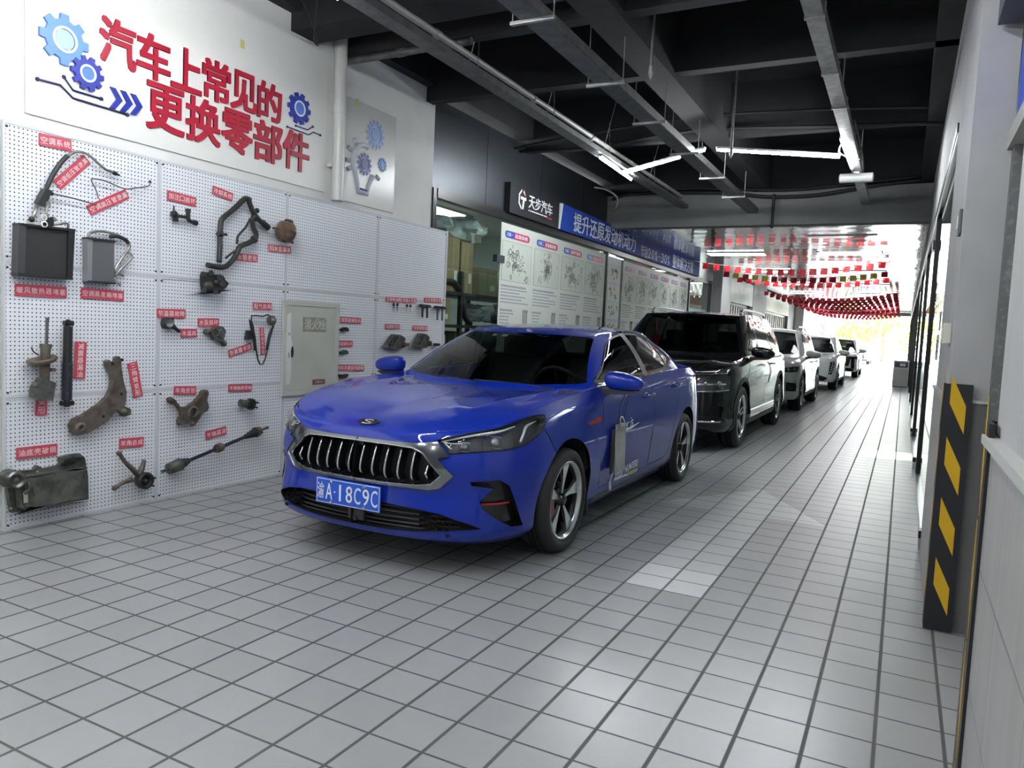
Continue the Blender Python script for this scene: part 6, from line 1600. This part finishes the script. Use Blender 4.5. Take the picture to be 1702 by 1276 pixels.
q.prism([(.041*(1 if k % 2 else .90)*math.cos(2*PI*k/48), .041*(1 if k % 2 else .90)*math.sin(2*PI*k/48)) for k in range(48)], 0, .03, 'x', T=T); q.lathe([(.0, .045), (.018, .045), (.02, .03), (.034, .032)], 20, 'x', T=T); L.part(q, 'sprocket', grimy)
L = Loc('chain_tensioner', 'little black tensioner left of the timing chain', 'car part', D_(650, 288))
q = MB(); q.prism(poly2(D_, [(642, 262), (655, 260), (662, 285), (670, 312), (632, 316), (640, 292)]), BX+.01, BX+.045, 'x'); q.cyl(D_(665, 298, .03), D_(680, 300, .03), .007, 8); L.part(q, 'body', blackpart)
# forked knuckle
L = Loc('steering_knuckle', 'forked rusty steering knuckle on the lower second board', 'car part', D_(280, 740))
q = MB(); q.prism(poly2(D_, [(145, 685), (160, 676), (178, 690), (215, 738), (262, 735), (310, 700), (345, 665), (362, 632), (382, 630), (388, 650), (378, 690), (388, 730), (385, 755), (352, 775), (330, 810), (300, 850), (262, 840), (212, 845), (205, 825), (225, 790), (222, 765), (195, 728), (150, 708)]), BX+.012, BX+.055, 'x', holes=[poly2(D_, [(300+26*math.cos(a), 768+24*math.sin(a)) for a in np.linspace(0, 2*PI, 14, endpoint=False)])])
L.part(q, 'casting', rust)
q = MB(); p = D_(300, 768, .05); q.lathe([(.030, .03), (.030, .07), (.042, .07), (.046, .02)], 24, 'x', c=(BX, p[1], p[2])); L.part(q, 'bearing_seat', rust)
q = MB(); q.ball(D_(160, 690, .045), .020); q.ball(D_(372, 645, .045), .020); q.ball(D_(215, 835, .045), .018); q.ball(D_(300, 840, .045), .02); L.part(q, 'bosses', rust)
L = Loc('wheel_bearing', 'compact black wheel bearing with flange and studs', 'car part', D_(645, 720))
hub(L, D_, (660, 718), .045, .05, blackpart); q = MB(); q.cyl(D_(598, 712, .05), D_(645, 716, .05), .030, 16); L.part(q, 'sleeve', grimy)
# drive shaft
L = Loc('drive_shaft', 'long drive shaft with two black rubber boots low on the second board', 'car part', D_(450, 990))
S = lambda t, d=.06: D_(108+(770-108)*t, 1142+(863-1142)*t, d)
q = MB(); q.cyl(S(.25), S(.80), .013, 12); L.part(q, 'shaft', mat('shaft_blue', (.03, .035, .06), .4, .4))
q = MB(); q.cyl(S(.0), S(.075), .010, 10); q.cyl(S(.0), S(.03), .013, 10); q.cyl(S(.93), S(1.0), .009, 10, .013); L.part(q, 'stub', mat('stub_steel', (.45, .45, .43), .25, 1.))
def boot(a, b, r0, r1, n_):
    pts, rr = [], []
    for k in range(n_*2+1):
        t = k/(n_*2); pts.append(S(a+(b-a)*t)); rr.append((r0+(r1-r0)*t)*(1 if k % 2 else .82))
    q = MB(); q.tube(pts, rr, 16); return q
L.part(boot(.17, .26, .044, .020, 4), 'rubber_boot', mat('boot_rubber', (.015, .015, .016), .45)); L.part(boot(.89, .78, .042, .018, 4), 'rubber_boot', mat('boot_rubber'))
q = MB(); q.cyl(S(.065), S(.175), .040, 18, .046); L.part(q, 'joint_housing', grimy)
q = MB(); q.cyl(S(.885), S(.925), .043, 18, .034); L.part(q, 'joint_housing', rust)
q = MB(); q.cyl(S(.505), S(.575), .026, 14); q.cyl(S(.52), S(.56), .034, 14); L.part(q, 'damper', rust)
# brake pads
for i, ((x, y), w_, m_, lb) in enumerate((((640, 460), .040, blackpart, 'small dark brake pad under the topmost label right of the hydrant door'), ((636, 660), .040, mat('pad_green', (.02, .07, .04), .5), 'small green brake pad under the middle label right of the hydrant door'), ((625, 868), .055, mat('pad_brown', (.035, .018, .015), .6), 'worn brown brake pad just above the blue bonnet'))):
    L = Loc('brake_pad', lb, 'car part', E_(x, y))
    p = E_(x, y, 0); n_ = 10; arc = [(p[1]+w_*1.15*math.cos(a), p[2]+.030*math.sin(a)-.012) for a in np.linspace(PI*1.05, -PI*.05, n_)]; arc2 = [(p[1]+w_*.9*math.cos(a), p[2]-.022+.004*math.sin(a)) for a in np.linspace(0, PI, 5)]
    if i == 2: arc = [(a, 2*p[2]-b-.01) for a, b in arc]; arc2 = [(a, 2*p[2]-b-.01) for a, b in arc2]
    q = MB(); q.prism(arc+arc2, BX+.012, BX+.032, 'x'); L.part(q, 'friction_block', m_)
    q = MB(); q.prism(arc+arc2, BX+.004, BX+.012, 'x', T=None); q.box((BX+.01, p[1]-w_*1.2, p[2]-.008), (.012, .018, .02)); q.box((BX+.01, p[1]+w_*1.2, p[2]-.008), (.012, .018, .02)); L.part(q, 'backing_plate', blackpart)
# injectors, plugs, coils
def plug(x, y, lb, h=.085, pale=True, gp=None):
    L = Loc('injector' if pale else 'spark_plug', lb, 'car part', E_(x, y)); L.r['group'] = gp
    p = E_(x, y, .02); q = MB(); q.lathe([(.004, -h*.5), (.005, -h*.1), (.009, -h*.1), (.009, h*.15), (.006, h*.18), (.006, h*.5)], 10, 'z', c=p); L.part(q, 'body', mat('plug_steel', (.35, .35, .34), .3, .8) if pale else mat('plug_white', (.62, .62, .60), .3))
    q = MB(); q.lathe([(.010, h*.18), (.012, h*.2), (.012, h*.5), (0, h*.52)], 10, 'z', c=p); L.part(q, 'head', blackpart)
plug(1085, 270, 'slim injector, left one of the pair under the first small label', gp='slim injectors'); plug(1118, 270, 'slim injector, right one of the pair under the first small label', gp='slim injectors')
plug(1203, 280, 'pale spark plug, left one under the second small label', pale=False, gp='spark plugs'); plug(1233, 282, 'pale spark plug, right one under the second small label', pale=False, gp='spark plugs')
def coil(x, y, lb, used=False):
    L = Loc('ignition_coil', lb, 'car part', E_(x, y)); L.r['group'] = 'ignition coils'
    q = MB(); q.box(E_(x, y-52, .03), (.05, .062, .028), bev=.004); q.cyl(E_(x+14, y-52, .03), E_(x+30, y-46, .03), .010, 8); L.part(q, 'coil_head', blackpart)
    q = MB(); q.cyl(E_(x, y-48, .03), E_(x-1, y+(52 if not used else 62), .03), .0115 if not used else .010, 12); L.part(q, 'boot', blackpart if not used else mat('boot_grey', (.09, .09, .09), .5))
coil(1340, 305, 'black ignition coil, leftmost of four on the last board'); coil(1382, 310, 'black ignition coil, second of four on the last board'); coil(1472, 320, 'greyer ignition coil, third of four on the last board', True); coil(1515, 325, 'greyer ignition coil, rightmost of four on the last board', True)
# engine mounts
def mount(x, y, lb, sc):
    L = Loc('engine_mount', lb, 'car part', E_(x, y))
    q = MB(); q.prism(poly2(E_, [(x+a*sc, y+b) for a, b in ((-85, 30), (-60, -10), (-20, -65), (30, -60), (70, -30), (60, 10), (100, 10), (100, 35), (60, 45), (30, 65), (-40, 60), (-90, 55))]), BX+.01, BX+.07, 'x'); L.part(q, 'bracket', grimy)
    for k in range(3): q = MB(); q.tube([E_(x-60+k*28, y+30, .08), E_(x-30+k*26, y-20, .085), E_(x-10+k*24, y-55, .08)], .009, 6, sub=2); L.part(q, 'rib', grimy)
    q = MB(); p = E_(x+25, y+22, 0); q.lathe([(0, .10), (.02, .10), (.032, .085), (.034, .05)], 16, 'x', c=(BX, p[1], p[2])); L.part(q, 'rubber_core', mat('mount_rubber', (.05, .025, .028), .6))
mount(1095, 572, 'dirty engine mount, left of the two on the last board', 1.0); mount(1325, 562, 'dirty engine mount, right of the two on the last board', .75)
L = Loc('bracket_piece', 'small dark bracket by the edge of the last board', 'car part', E_(1465, 598)); q = MB(); q.box(E_(1465, 598, .03), (.04, .07, .03), bev=.004); q.cyl(E_(1440, 600, .03), E_(1495, 596, .03), .008, 8); L.part(q, 'body', blackpart)
# ---------------------------------------------------------------- hydrant door
(ya, za), (yb, zb_) = wallpt(466, 656), wallpt(558, 505); ya, yb, za, zb_ = 4.645, 5.335, .672, 1.475
r_ = empty('hydrant_door', (BX+.002, (ya+yb)/2, (za+zb_)/2), label='cream metal fire hydrant cabinet door set into the perforated boards', cat='cabinet door')
W_, H_ = yb-ya, zb_-za
q = MB(); q.prism([(-W_/2, -H_/2), (W_/2, -H_/2), (W_/2, H_/2), (-W_/2, H_/2)], .0, .022, 'x', holes=[[(-W_/2+.035, -H_/2+.045), (W_/2-.05, -H_/2+.045), (W_/2-.05, H_/2-.04), (-W_/2+.035, H_/2-.04)]]); q.build('frame', mat('hydrant_frame', (.50, .51, .46), .5), r_)
q = MB(); q.box((.004, -.007, .0025), (.02, W_-.087, H_-.087)); q.build('door', mat('hydrant_door', (.50, .51, .45), .45, noise=(3, (.44, .46, .41), .4, .7)), r_)
q = MB(); q.box((.0145, .03, .205), (.003, .29, .125)); np_ = q.build('name_plate', mat('name_plate', (.26, .255, .20), .6, noise=(20, (.36, .35, .28), .45, .6)), r_)
text_obj('name_plate_text', '消火栓', mat('plate_faded', (.55, .56, .50), .6), np_, WT(.03, .205, .0165), 1, .26, .085, depth=.0008, bold=.01)
q = MB(); q.box((.0145, .10, -.30), (.003, .16, .045)); np2 = q.build('red_tag', mat('tag_red', (.18, .06, .05), .6), r_); text_obj('tag_text', '火警119', mat('plate_faded'), np2, WT(.10, -.30, .0165), 1, .10, .022, depth=.0005)
q = MB(); q.prism([(-.31, .28), (-.27, .30), (-.265, .10), (-.245, .02), (-.262, -.02), (-.25, -.20), (-.262, -.30), (-.305, -.31), (-.315, -.05)], .0225, .026, 'x'); q.build('torn_tape', mat('tape_white', (.68, .69, .66), .5), r_)
q = MB(); q.ball((.022, -.245, -.03), (.012, .016, .05)); q.build('lock_hole', dark_void, r_)
text_obj('tape_writing', '封', mat('ink', (.05, .06, .10)), r_, WT(-.285, .12, .0265), 1, .025, .03, depth=.0004); text_obj('tape_writing', '条', mat('ink'), r_, WT(-.285, -.06, .0265), 1, .025, .05, depth=.0004)
# ---------------------------------------------------------------- banner with raised lettering
def gear(mb, cy_, cz_, r, n, h0, h1, inner=0, tooth=.22):
    pts = []
    for k in range(n):
        a = 2*PI*k/n; w1, w2 = PI/n*.62, PI/n*.42; r0 = r*(1-tooth)
        for aa, rr in ((a-w1, r0), (a-w2, r), (a+w2, r), (a+w1, r0)): pts.append((cy_+rr*math.cos(aa), cz_+rr*math.sin(aa)))
    mb.prism(pts, h0, h1, 'x', holes=[circ(cy_, cz_, inner, n=28)] if inner else None)
by0, by1, bz0, bz1 = 2.605, 5.135, 2.44, 3.62
r_ = empty('banner_board', (LW, (by0+by1)/2, bz0), label='large off-white banner board with big red characters above the perforated boards', cat='banner')
oy, oz = (by0+by1)/2, bz0
q = MB(); q.box((.006, 0, (bz1-bz0)/2), (.012, by1-by0, bz1-bz0)); q.build('panel', mat('banner_white', (.74, .74, .70), .35), r_)
redl = mat('letter_red', (.38, .008, .03), .4); lblue = mat('gear_light_blue', (.10, .24, .62), .4); dblue = mat('gear_navy', (.015, .03, .30), .4); wht = mat('gear_white', (.72, .76, .82), .4); mblue = mat('gear_mid_blue', (.08, .20, .62), .4)
def bt(s, y0, y1, z0, z1):
    n = len(s)
    for k, c_ in enumerate(s):
        w_ = (y1-y0)/n; yc = y0+w_*(k+.5); z0_, z1_ = z0, z1
        text_obj('letter', c_, redl, r_, WT(yc-oy, (z0_+z1_)/2-oz, .012), 1, w_*.93, (z1_-z0_), depth=.012, bold=.040)
bt('汽车上常见的', 3.045, 4.60, 2.885, 3.165); bt('更换零部件', 3.375, 4.93, 2.56, 2.862)
def bp_(fn, name, m_): q = MB(); fn(q); q.build(name, m_, r_)
bp_(lambda q: gear(q, 2.825-oy, 2.925-oz, .150, 8, .012, .030, .062), 'gear', lblue)
bp_(lambda q: q.prism(circ(2.825-oy, 2.925-oz, .076, n=28), .012, .034, 'x', holes=[circ(2.825-oy, 2.925-oz, .062, n=28)]), 'gear_ring', wht)
bp_(lambda q: q.prism(circ(2.825-oy, 2.925-oz, .058, n=28), .012, .028, 'x'), 'gear_centre', mat('gear_pale', (.30, .42, .70), .4))
bp_(lambda q: gear(q, 2.966-oy, 2.772-oz, .105, 10, .014, .036, .050), 'gear', dblue)
bp_(lambda q: q.prism(circ(2.966-oy, 2.772-oz, .053, n=28), .014, .038, 'x', holes=[circ(2.966-oy, 2.772-oz, .040, n=28)]), 'gear_ring', wht)
bp_(lambda q: q.prism(circ(2.966-oy, 2.772-oz, .040, n=28), .014, .032, 'x'), 'gear_centre', mblue)
bp_(lambda q: gear(q, 4.792-oy, 3.062-oz, .128, 10, .012, .032, .060), 'gear', dblue)
bp_(lambda q: q.prism(circ(4.792-oy, 3.062-oz, .064, n=28), .012, .034, 'x', holes=[circ(4.792-oy, 3.062-oz, .050, n=28)]), 'gear_ring', wht)
bp_(lambda q: q.prism(circ(4.792-oy, 3.062-oz, .050, n=28), .012, .030, 'x'), 'gear_centre', mblue)
for k in range(3):
    y = 3.12+.072*k; bp_(lambda q: q.prism([(y-oy, 2.74-oz), (y+.035-oy, 2.74-oz), (y+.085-oy, 2.675-oz), (y+.035-oy, 2.61-oz), (y-oy, 2.61-oz), (y+.045-oy, 2.675-oz)], .012, .026, 'x'), 'chevron', dblue)
def pline(pts, w_=.006):
    def f(q):
        q.tube([(.018, a-oy, b-oz) for a, b in pts], w_, 6); q.ball((.018, pts[0][0]-oy, pts[0][1]-oz), w_*2.0, 10); q.ball((.018, pts[-1][0]-oy, pts[-1][1]-oz), w_*2.0, 10)
    bp_(f, 'circuit_line', mat('line_navy', (.02, .02, .10), .4))
W = wallpt
c1 = lambda x, y: W(x/2.835, y/2.835)
pline([c1(178, 372), c1(285, 400), c1(345, 462), c1(602, 540)], .0065); pline([c1(302, 362), c1(345, 425), c1(478, 465)], .006)
pline([c1(1355, 597), c1(1455, 635), c1(1478, 622), c1(1510, 637)], .005); pline([c1(1395, 592), c1(1450, 612), c1(1475, 597)], .005)
# light bulb sign
r_ = empty('bulb_sign', (LW, 5.74, 2.42), label='clear square panel with a blue light bulb and gears, right of the drain pipe', cat='sign'); oy, oz = 5.74, 2.42
q = MB(); q.box((.006, 0, .46), (.010, .80, .93)); q.build('panel', mat('banner_cream', (.62, .63, .60), .25), r_)
nav = mat('bulb_navy', (.04, .06, .26), .4); paleb = mat('bulb_pale', (.26, .36, .62), .4); midb = mat('bulb_blue', (.06, .22, .55), .4); hal = mat('bulb_halo', (.55, .58, .64), .4)
cy_, cz_ = 5.655-oy, 2.80-oz
outl = [(cy_+.155*math.cos(a), cz_+.165*math.sin(a)) for a in np.linspace(math.radians(70), math.radians(215), 14)]
outl += [(cy_-.085, cz_-.20), (cy_-.07, cz_-.27), (cy_+.06, cz_-.27), (cy_+.075, cz_-.20), (cy_+.13, cz_-.09)]
q = MB(); q.tube([(.012, a, b) for a, b in outl], .026, 6); q.build('bulb_halo', hal, r_)
q = MB(); q.tube([(.018, a, b) for a, b in outl], .013, 6); q.tube([(.018, cy_-.06, cz_-.245), (.018, cy_+.055, cz_-.245)], .012, 6); q.build('bulb_outline', nav, r_)
for (a, b, r, n, m1, m2) in ((cy_+.01, cz_-.005, .10, 12, nav, nav), (5.815-oy, 3.10-oz, .130, 14, paleb, paleb), (5.935-oy, 2.845-oz, .062, 10, midb, midb)):
    q = MB(); gear(q, a, b, r*1.12, n, .010, .016, 0, .15); q.build('gear_halo', hal, r_)
    q = MB(); gear(q, a, b, r, n, .014, .022, r*.62); q.build('gear', m1, r_)
    q = MB(); q.prism(circ(a, b, r*.52, n=24), .014, .023, 'x'); q.build('gear_centre', m2, r_)
for a in (125, 155, 185, 205, -25):
    aa = math.radians(a); c0 = (cy_+.19*math.cos(aa)*1.1, cz_+.19*math.sin(aa)); c1_ = (cy_+.235*math.cos(aa)*1.1, cz_+.235*math.sin(aa))
    q = MB(); q.tube([(.012, *c0), (.012, *c1_)], .022, 6); q.build('ray_halo', hal, r_)
    q = MB(); q.tube([(.018, *c0), (.018, *c1_)], .010, 6); q.build('ray', nav, r_)
# scuffs of old tape on the banner wall
for (x, y, lb) in ((404, 73, 'small yellow scrap of tape on the banner'), (595, 170, 'small yellow scrap of tape on the bulb sign')):
    yy, zz = wallpt(x, y); q = MB(); q.box((LW+.015, yy, zz), (.003, .035, .06)); tag(q.build('tape_scrap', mat('tape_yellow', (.62, .60, .18), .6)), lb, 'tape')
# ---------------------------------------------------------------- the service sign over the shop front
r_ = empty('service_sign', (LW+.03, 13.4, 2.95), label='long blue and black service sign with white characters over the shop front', cat='sign'); oy, oz = 13.4, 2.95
q = MB(); bx(q, -.03, .05, 8.46-oy, 9.97-oy, 2.79-oz, 3.165-oz); q.build('black_panel', mat('sign_black', (.022, .023, .026), .4), r_)
q = MB(); q.prism([(10.06-oy, 2.79-oz), (18.35-oy, 2.79-oz), (18.35-oy, 3.13-oz), (10.13-oy, 3.165-oz)], -.03, .05, 'x'); q.build('blue_panel', mat('service_blue', (.02, .07, .42), .55, spec=.2), r_)
q = MB(); q.prism([(9.97-oy, 2.79-oz), (10.02-oy, 2.79-oz), (10.10-oy, 3.165-oz), (10.04-oy, 3.165-oz)], -.03, .055, 'x'); q.build('white_bar', wht, r_)
wl = mat('sign_letter', (.88, .90, .92), .5)
def st(s, y0, y1, z0, z1, m_=wl, name='letter', bold=.025, pad=.92):
    n = len(s); w_ = (y1-y0)/n
    for k, c_ in enumerate(s):
        if c_ == ' ': continue
        f = pad if ord(c_) > 255 else pad*.8
        text_obj(name, c_, m_, r_, WT(y0+w_*(k+.5)-oy, (z0+z1)/2-oz, .0505), 1, w_*f, (z1-z0)*(.12 if c_ in '~' else .85 if ord(c_) < 255 else 1), depth=.004, bold=bold*.5)
st('天步汽车', 8.98, 9.74, 2.93, 3.09, bold=.02); 
q = MB(); [q.box((.0515, 9.0+.042*k-oy, 2.895-oz), (.002, .024 if k % 3 else .034, .016)) for k in range(14)]; q.build('small_text', wl, r_); text_obj('small_text', '——', mat('logo_red', (.5, .03, .05), .4), r_, WT(9.66-oy, 2.885-oz, .0505), 1, .14, .02, depth=.002)
T = Matrix.Translation((.0505, 8.80-oy, 3.0-oz))
q = MB(); q.prism([(-.03, .13), (-.11, .06), (-.11, -.06), (-.03, -.13), (-.03, -.10), (-.085, -.05), (-.085, .05), (-.03, .10)], 0, .005, 'x', T=T); q.prism([(-.06, .035), (.10, .035), (.10, .0), (.055, .0), (.03, -.12), (-.01, -.12), (.01, .0), (-.06, .0)], 0, .005, 'x', T=T); q.prism([(.02, .12), (.09, .07), (.09, .05), (.02, .09)], 0, .005, 'x', T=T); q.build('logo', wl, r_)
q = MB(); q.prism([(.015, .14), (.035, .14), (.10, .05), (.08, .05)], 0, .006, 'x', T=T); q.build('logo_accent', mat('logo_red'), r_)
st('提升还原发动机动力', 10.50, 13.45, 2.83, 3.11); st('节油20%~30%', 13.75, 15.75, 2.80, 3.02, bold=.015); st('整体解决方案', 15.95, 17.75, 2.80, 3.08)
# ---------------------------------------------------------------- posters on the glass
pblue = mat('pill_blue', (.04, .10, .45), .4); pred = mat('pill_red', (.55, .03, .12), .4); pw = mat('poster_white', (.62, .65, .60), .45); pink = mat('poster_ink', (.20, .21, .20), .6); ptext = mat('poster_text', (.28, .30, .34), .6); pimg = mat('poster_image', (.56, .62, .55), .5)
def poster(y0, y1, z1, desc, n, titles, seed, zb=1.0, faint=False, pill=True):
    r_ = empty('poster', (LW+.004, (y0+y1)/2, z1), label=desc, cat='poster'); oy, oz = (y0+y1)/2, z1; rr = random.Random(seed)
    q = MB(); bx(q, 0, .004, y0-oy, y1-oy, zb-oz, 0); q.build('sheet', pw, r_)
    w_ = (y1-y0)/n
    for k in range(n):
        a = y0+w_*k+.05; b = a+w_-.10; c = (a+b)/2
        if pill:
            hh = .045; zc = z1-.13
            q = MB(); q.prism([(a+.10+hh*math.cos(t), zc+hh*math.sin(t)) for t in np.linspace(PI/2, 3*PI/2, 8)]+[(a+.30, zc-hh), (a+.30, zc+hh)], 0, .003, 'x', T=Matrix.Translation((.004, -oy, -oz))); q.build('title_pill', pblue, r_)
            q = MB(); q.prism([(a+.30, zc-hh), (b-.12, zc-hh)]+[(b-.12+hh*math.cos(t), zc+hh*math.sin(t)) for t in np.linspace(-PI/2, PI/2, 8)]+[(a+.30, zc+hh)], 0, .003, 'x', T=Matrix.Translation((.004, -oy, -oz))); q.build('title_pill', pred, r_)
            text_obj('title', '方案'+'一二三四五六'[k % 6], wl, r_, WT(a+.18-oy, zc-oz, .0075), 1, .17, .05, depth=.001, bold=.01)
            text_obj('title', titles[k % len(titles)], wl, r_, WT((a+.31+b-.13)/2-oy, zc-oz, .0075), 1, max(.12, (b-.13)-(a+.33)), .055, depth=.001, bold=.02)
        # engraving: frame and a sketch of machine parts
        zt, zl = z1-.22, z1-.72
        q = MB(); q.prism([(a, zl), (b, zl), (b, zt), (a, zt)], .004, .006, 'x', T=Matrix.Translation((0, -oy, -oz))); q.build('picture', pimg, r_)
        q = MB(); q.prism([(a-.004, zl-.004), (b+.004, zl-.004), (b+.004, zt+.004), (a-.004, zt+.004)], .004, .0065, 'x', holes=[[(a, zl), (b, zl), (b, zt), (a, zt)]], T=Matrix.Translation((0, -oy, -oz)))
        for j in range(60):
            y_, z_ = c+rr.gauss(0, .14), (zt+zl)/2+rr.gauss(0, .11); y_ = min(max(y_, a+.06), b-.06); z_ = min(max(z_, zl+.05), zt-.05)
            if rr.random() < .5: 
                R1 = rr.uniform(.015, .05); q.prism(circ(y_, z_, R1, n=10), .006, .0068, 'x', holes=[circ(y_, z_, R1*.72, n=10)], T=Matrix.Translation((0, -oy, -oz)))
            else:
                an = rr.uniform(0, PI); l_ = rr.uniform(.03, .09); t_ = rr.uniform(.004, .018); q.box((.0064, y_-oy, z_-oz), (.0008, l_, t_), rot=Matrix.Rotation(an, 3, 'X').to_quaternion())
        q.build('engraving', pink, r_)
        # copy lines
        q = MB(); z_ = zl-.07
        for j in range(14):
            if j in (6,): z_ -= .06
            ln = (b-a)*rr.uniform(.55, .95) if j < 6 else (b-a)*rr.uniform(.25, .42)
            x_ = a; dark = j in (0, 6)
            while x_ < a+ln:
                wd = rr.uniform(.02, .05); q.box((.0045, x_+wd/2-oy, z_-oz), (.001, wd*.8, .016 if not dark else .026)); x_ += wd*1.1
            z_ -= .042
        q.build('copy_lines', ptext, r_)
        q = MB()
        for j in range(3): q.box((.0048, b-.16+.05*j-oy, zl-.50-oz), (.002, .032, .20)); q.cyl((.004, b-.16+.05*j-oy, zl-.40-oz), (.006, b-.16+.05*j-oy, zl-.36-oz), .012, 8)
        q.build('bottle_picture', pink, r_)
    return r_
PX = LW+.004
poster(8.40, 12.12, 2.66, 'poster sheet with four columns of engine drawings behind the near glass', 4, ['润滑系统', '变速箱系统', '进排气系统', '燃油系统'], 3)
poster(13.05, 17.66, 2.64, 'far poster sheet with six narrower columns of drawings', 6, ['冷却系统', '制动系统', '空调系统', '转向系统', '点火系统', '底盘系统'], 5)
r_ = empty('picture_strip', (PX, 12.6, 2.6), label='narrow strip of small pictures between the two poster sheets', cat='poster')
q = MB(); q.box((.002, 0, -.8), (.004, .66, 1.7)); q.build('sheet', mat('strip_blue', (.45, .52, .60), .4), r_)
for k in range(5):
    q = MB(); q.box((.005, 0, -.25-.32*k), (.002, .58, .27)); q.build('picture', pw, r_)
    rr = random.Random(k); q = MB()
    for j in range(12): q.prism(circ(rr.uniform(-.22, .22), -.25-.32*k+rr.uniform(-.09, .09), rr.uniform(.015, .04), n=8), .006, .0068, 'x')
    q.build('engraving', pink, r_)
text_obj('title', '产品展示', wl, r_, WT(0, -.06, .005), 1, .5, .07, depth=.001)
q = MB(); bx(q, LW-.005, LW+.0, 17.9, 19.6, .9, 2.02); tag(q.build('door_sticker', mat('frost_green', (.22, .42, .36), .4)), 'green frosted sheet on the far glass door', 'sticker')
q = MB(); bx(q, LW-.03, LW+.03, 8.28, 8.48, 2.15, 2.24); tag(q.build('glass_lock', mat('lock_dark', (.04, .06, .07), .3)), 'small dark lock block on the edge of the store room glass', 'door fitting')
# ---------------------------------------------------------------- store room behind the first glass
shm = mat('shelf_steel', (.05, .052, .055), .5, .4); card = mat('cardboard', (.36, .25, .14), .7, noise=(6, (.30, .20, .11), .4, .7)); card2 = mat('cardboard_pale', (.45, .38, .27), .7)
r_ = empty('storage_rack', (-5.35, 8.0, 0), label='dark steel storage rack behind the glass beside the boards', cat='shelf')
for yy in (-1.05, .0, 1.3, 2.6):
    for xx in (-.25, .42): q = MB(); q.box((xx, yy, 1.0), (.05, .05, 2.0)); q.build('upright', shm, r_)
for zz in (.35, .85, 1.32, 1.72): q = MB(); q.box((.085, .78, zz), (.72, 3.75, .04)); q.build('shelf', shm, r_)
def carton(x, y, z, dx, dy, dz, lb, m_=card, gp='boxes in the store room', cat='box', name='carton'):
    r2 = empty(name, (x, y, z), label=lb, cat=cat, group=gp); q = MB(); q.box((0, 0, dz/2), (dx, dy, dz), bev=.006); b = q.build('box_body', m_, r2)
    q = MB(); q.box((dx/2+.001, 0, dz/2), (.002, .05, dz*.96)); q.box((0, 0, dz+.001), (dx*.98, .05, .002)); q.build('tape_strip', mat('tape_tan', (.42, .30, .16), .35), b)
    q = MB(); q.box((dx/2+.003, dy*.25, dz*.3), (.002, dy*.25, dz*.2)); q.build('box_label', mat('paper', (.8, .8, .78), .7), b)
SX = -5.20
carton(SX, 7.55, 1.74, .45, .22, .55, 'pink box standing on the top shelf next to the boards', mat('box_pink', (.60, .32, .36), .6), None)
carton(SX, 7.86, 1.74, .45, .30, .66, 'tall brown carton on the top shelf, left of two', card, None)
carton(SX, 8.20, 1.74, .45, .30, .64, 'tall brown carton on the top shelf, right of two', card, None)
carton(SX, 8.75, 1.74, .45, .50, .36, 'pale carton on the top shelf behind the lock block', card2, None)
carton(SX, 9.35, 1.74, .45, .55, .30, 'wide pale carton on the top shelf behind the poster edge', card2, None)
carton(SX, 7.62, 1.345, .45, .45, .30, 'brown carton on the second shelf next to the boards', card, None)
carton(SX, 8.15, .875, .40, .30, .38, 'olive brown carton on the lower shelf', mat('box_olive', (.20, .17, .08), .6), None)
carton(SX, 7.65, .875, .40, .30, .34, 'white and black carton on the lower shelf', mat('box_white', (.60, .60, .60), .5), None)
def bag(x, y, z, sx, sy, sz, lb, m_, seed, cat='bag'):
    rr = np.random.RandomState(seed); q = MB(); vs = bmesh.ops.create_icosphere(q.bm, subdivisions=3, radius=1)['verts']
    ph = rr.uniform(0, 6, 12)
    for v in vs:
        c = v.co; k = 1+.16*math.sin(5*c.x+ph[0]+3*c.z)+.12*math.sin(7*c.y+ph[1]+4*c.x)+.08*math.sin(11*c.z+ph[2]+5*c.y)
        v.co = Vector((x+c.x*sx*k, y+c.y*sy*k, z+max(c.z, -.75)*sz*k))
    tag(q.build('plastic_bag', m_), lb, cat)
film = mat('film_grey', (.60, .62, .64), .3)
bag(-5.12, 7.58, 2.50, .24, .30, .13, 'crumpled grey sheet lying over the tall cartons', film, 1); bag(-5.12, 8.30, 2.54, .24, .34, .17, 'crumpled pale plastic bag on top of the cartons', mat('film_pale', (.74, .76, .76), .25), 2); bag(-5.2, 7.08, 2.52, .2, .12, .17, 'dark grey bag corner beside the wall edge', mat('film_dark', (.16, .17, .18), .4), 3)
for k, (y, z, sy, sz, lb) in enumerate(((8.80, 1.50, .21, .13, 'white plastic wrapped parcel on the second shelf'), (9.4, 1.50, .21, .13, 'white wrapped parcel further along the second shelf'), (8.85, 1.03, .21, .13, 'pale green wrapped bundle on the lower shelf'), (9.45, 1.03, .21, .13, 'pale green wrapped bundle by the poster edge'))):
    bag(-5.15, y, z, .25, sy, sz, lb, mat('film_pale') if k < 2 else mat('film_green', (.22, .34, .30), .3), 5+k, 'parcel')
L = MB(); L.tube([(-4.98, 7.62, 1.84), (-4.95, 7.85, 1.86), (-4.95, 8.05, 1.72), (-4.95, 8.15, 1.45), (-4.95, 8.3, 1.36)], .035, 10, sub=4); tag(L.build('black_hose', rubber), 'curved black hose draped over the shelf edge', 'hose')
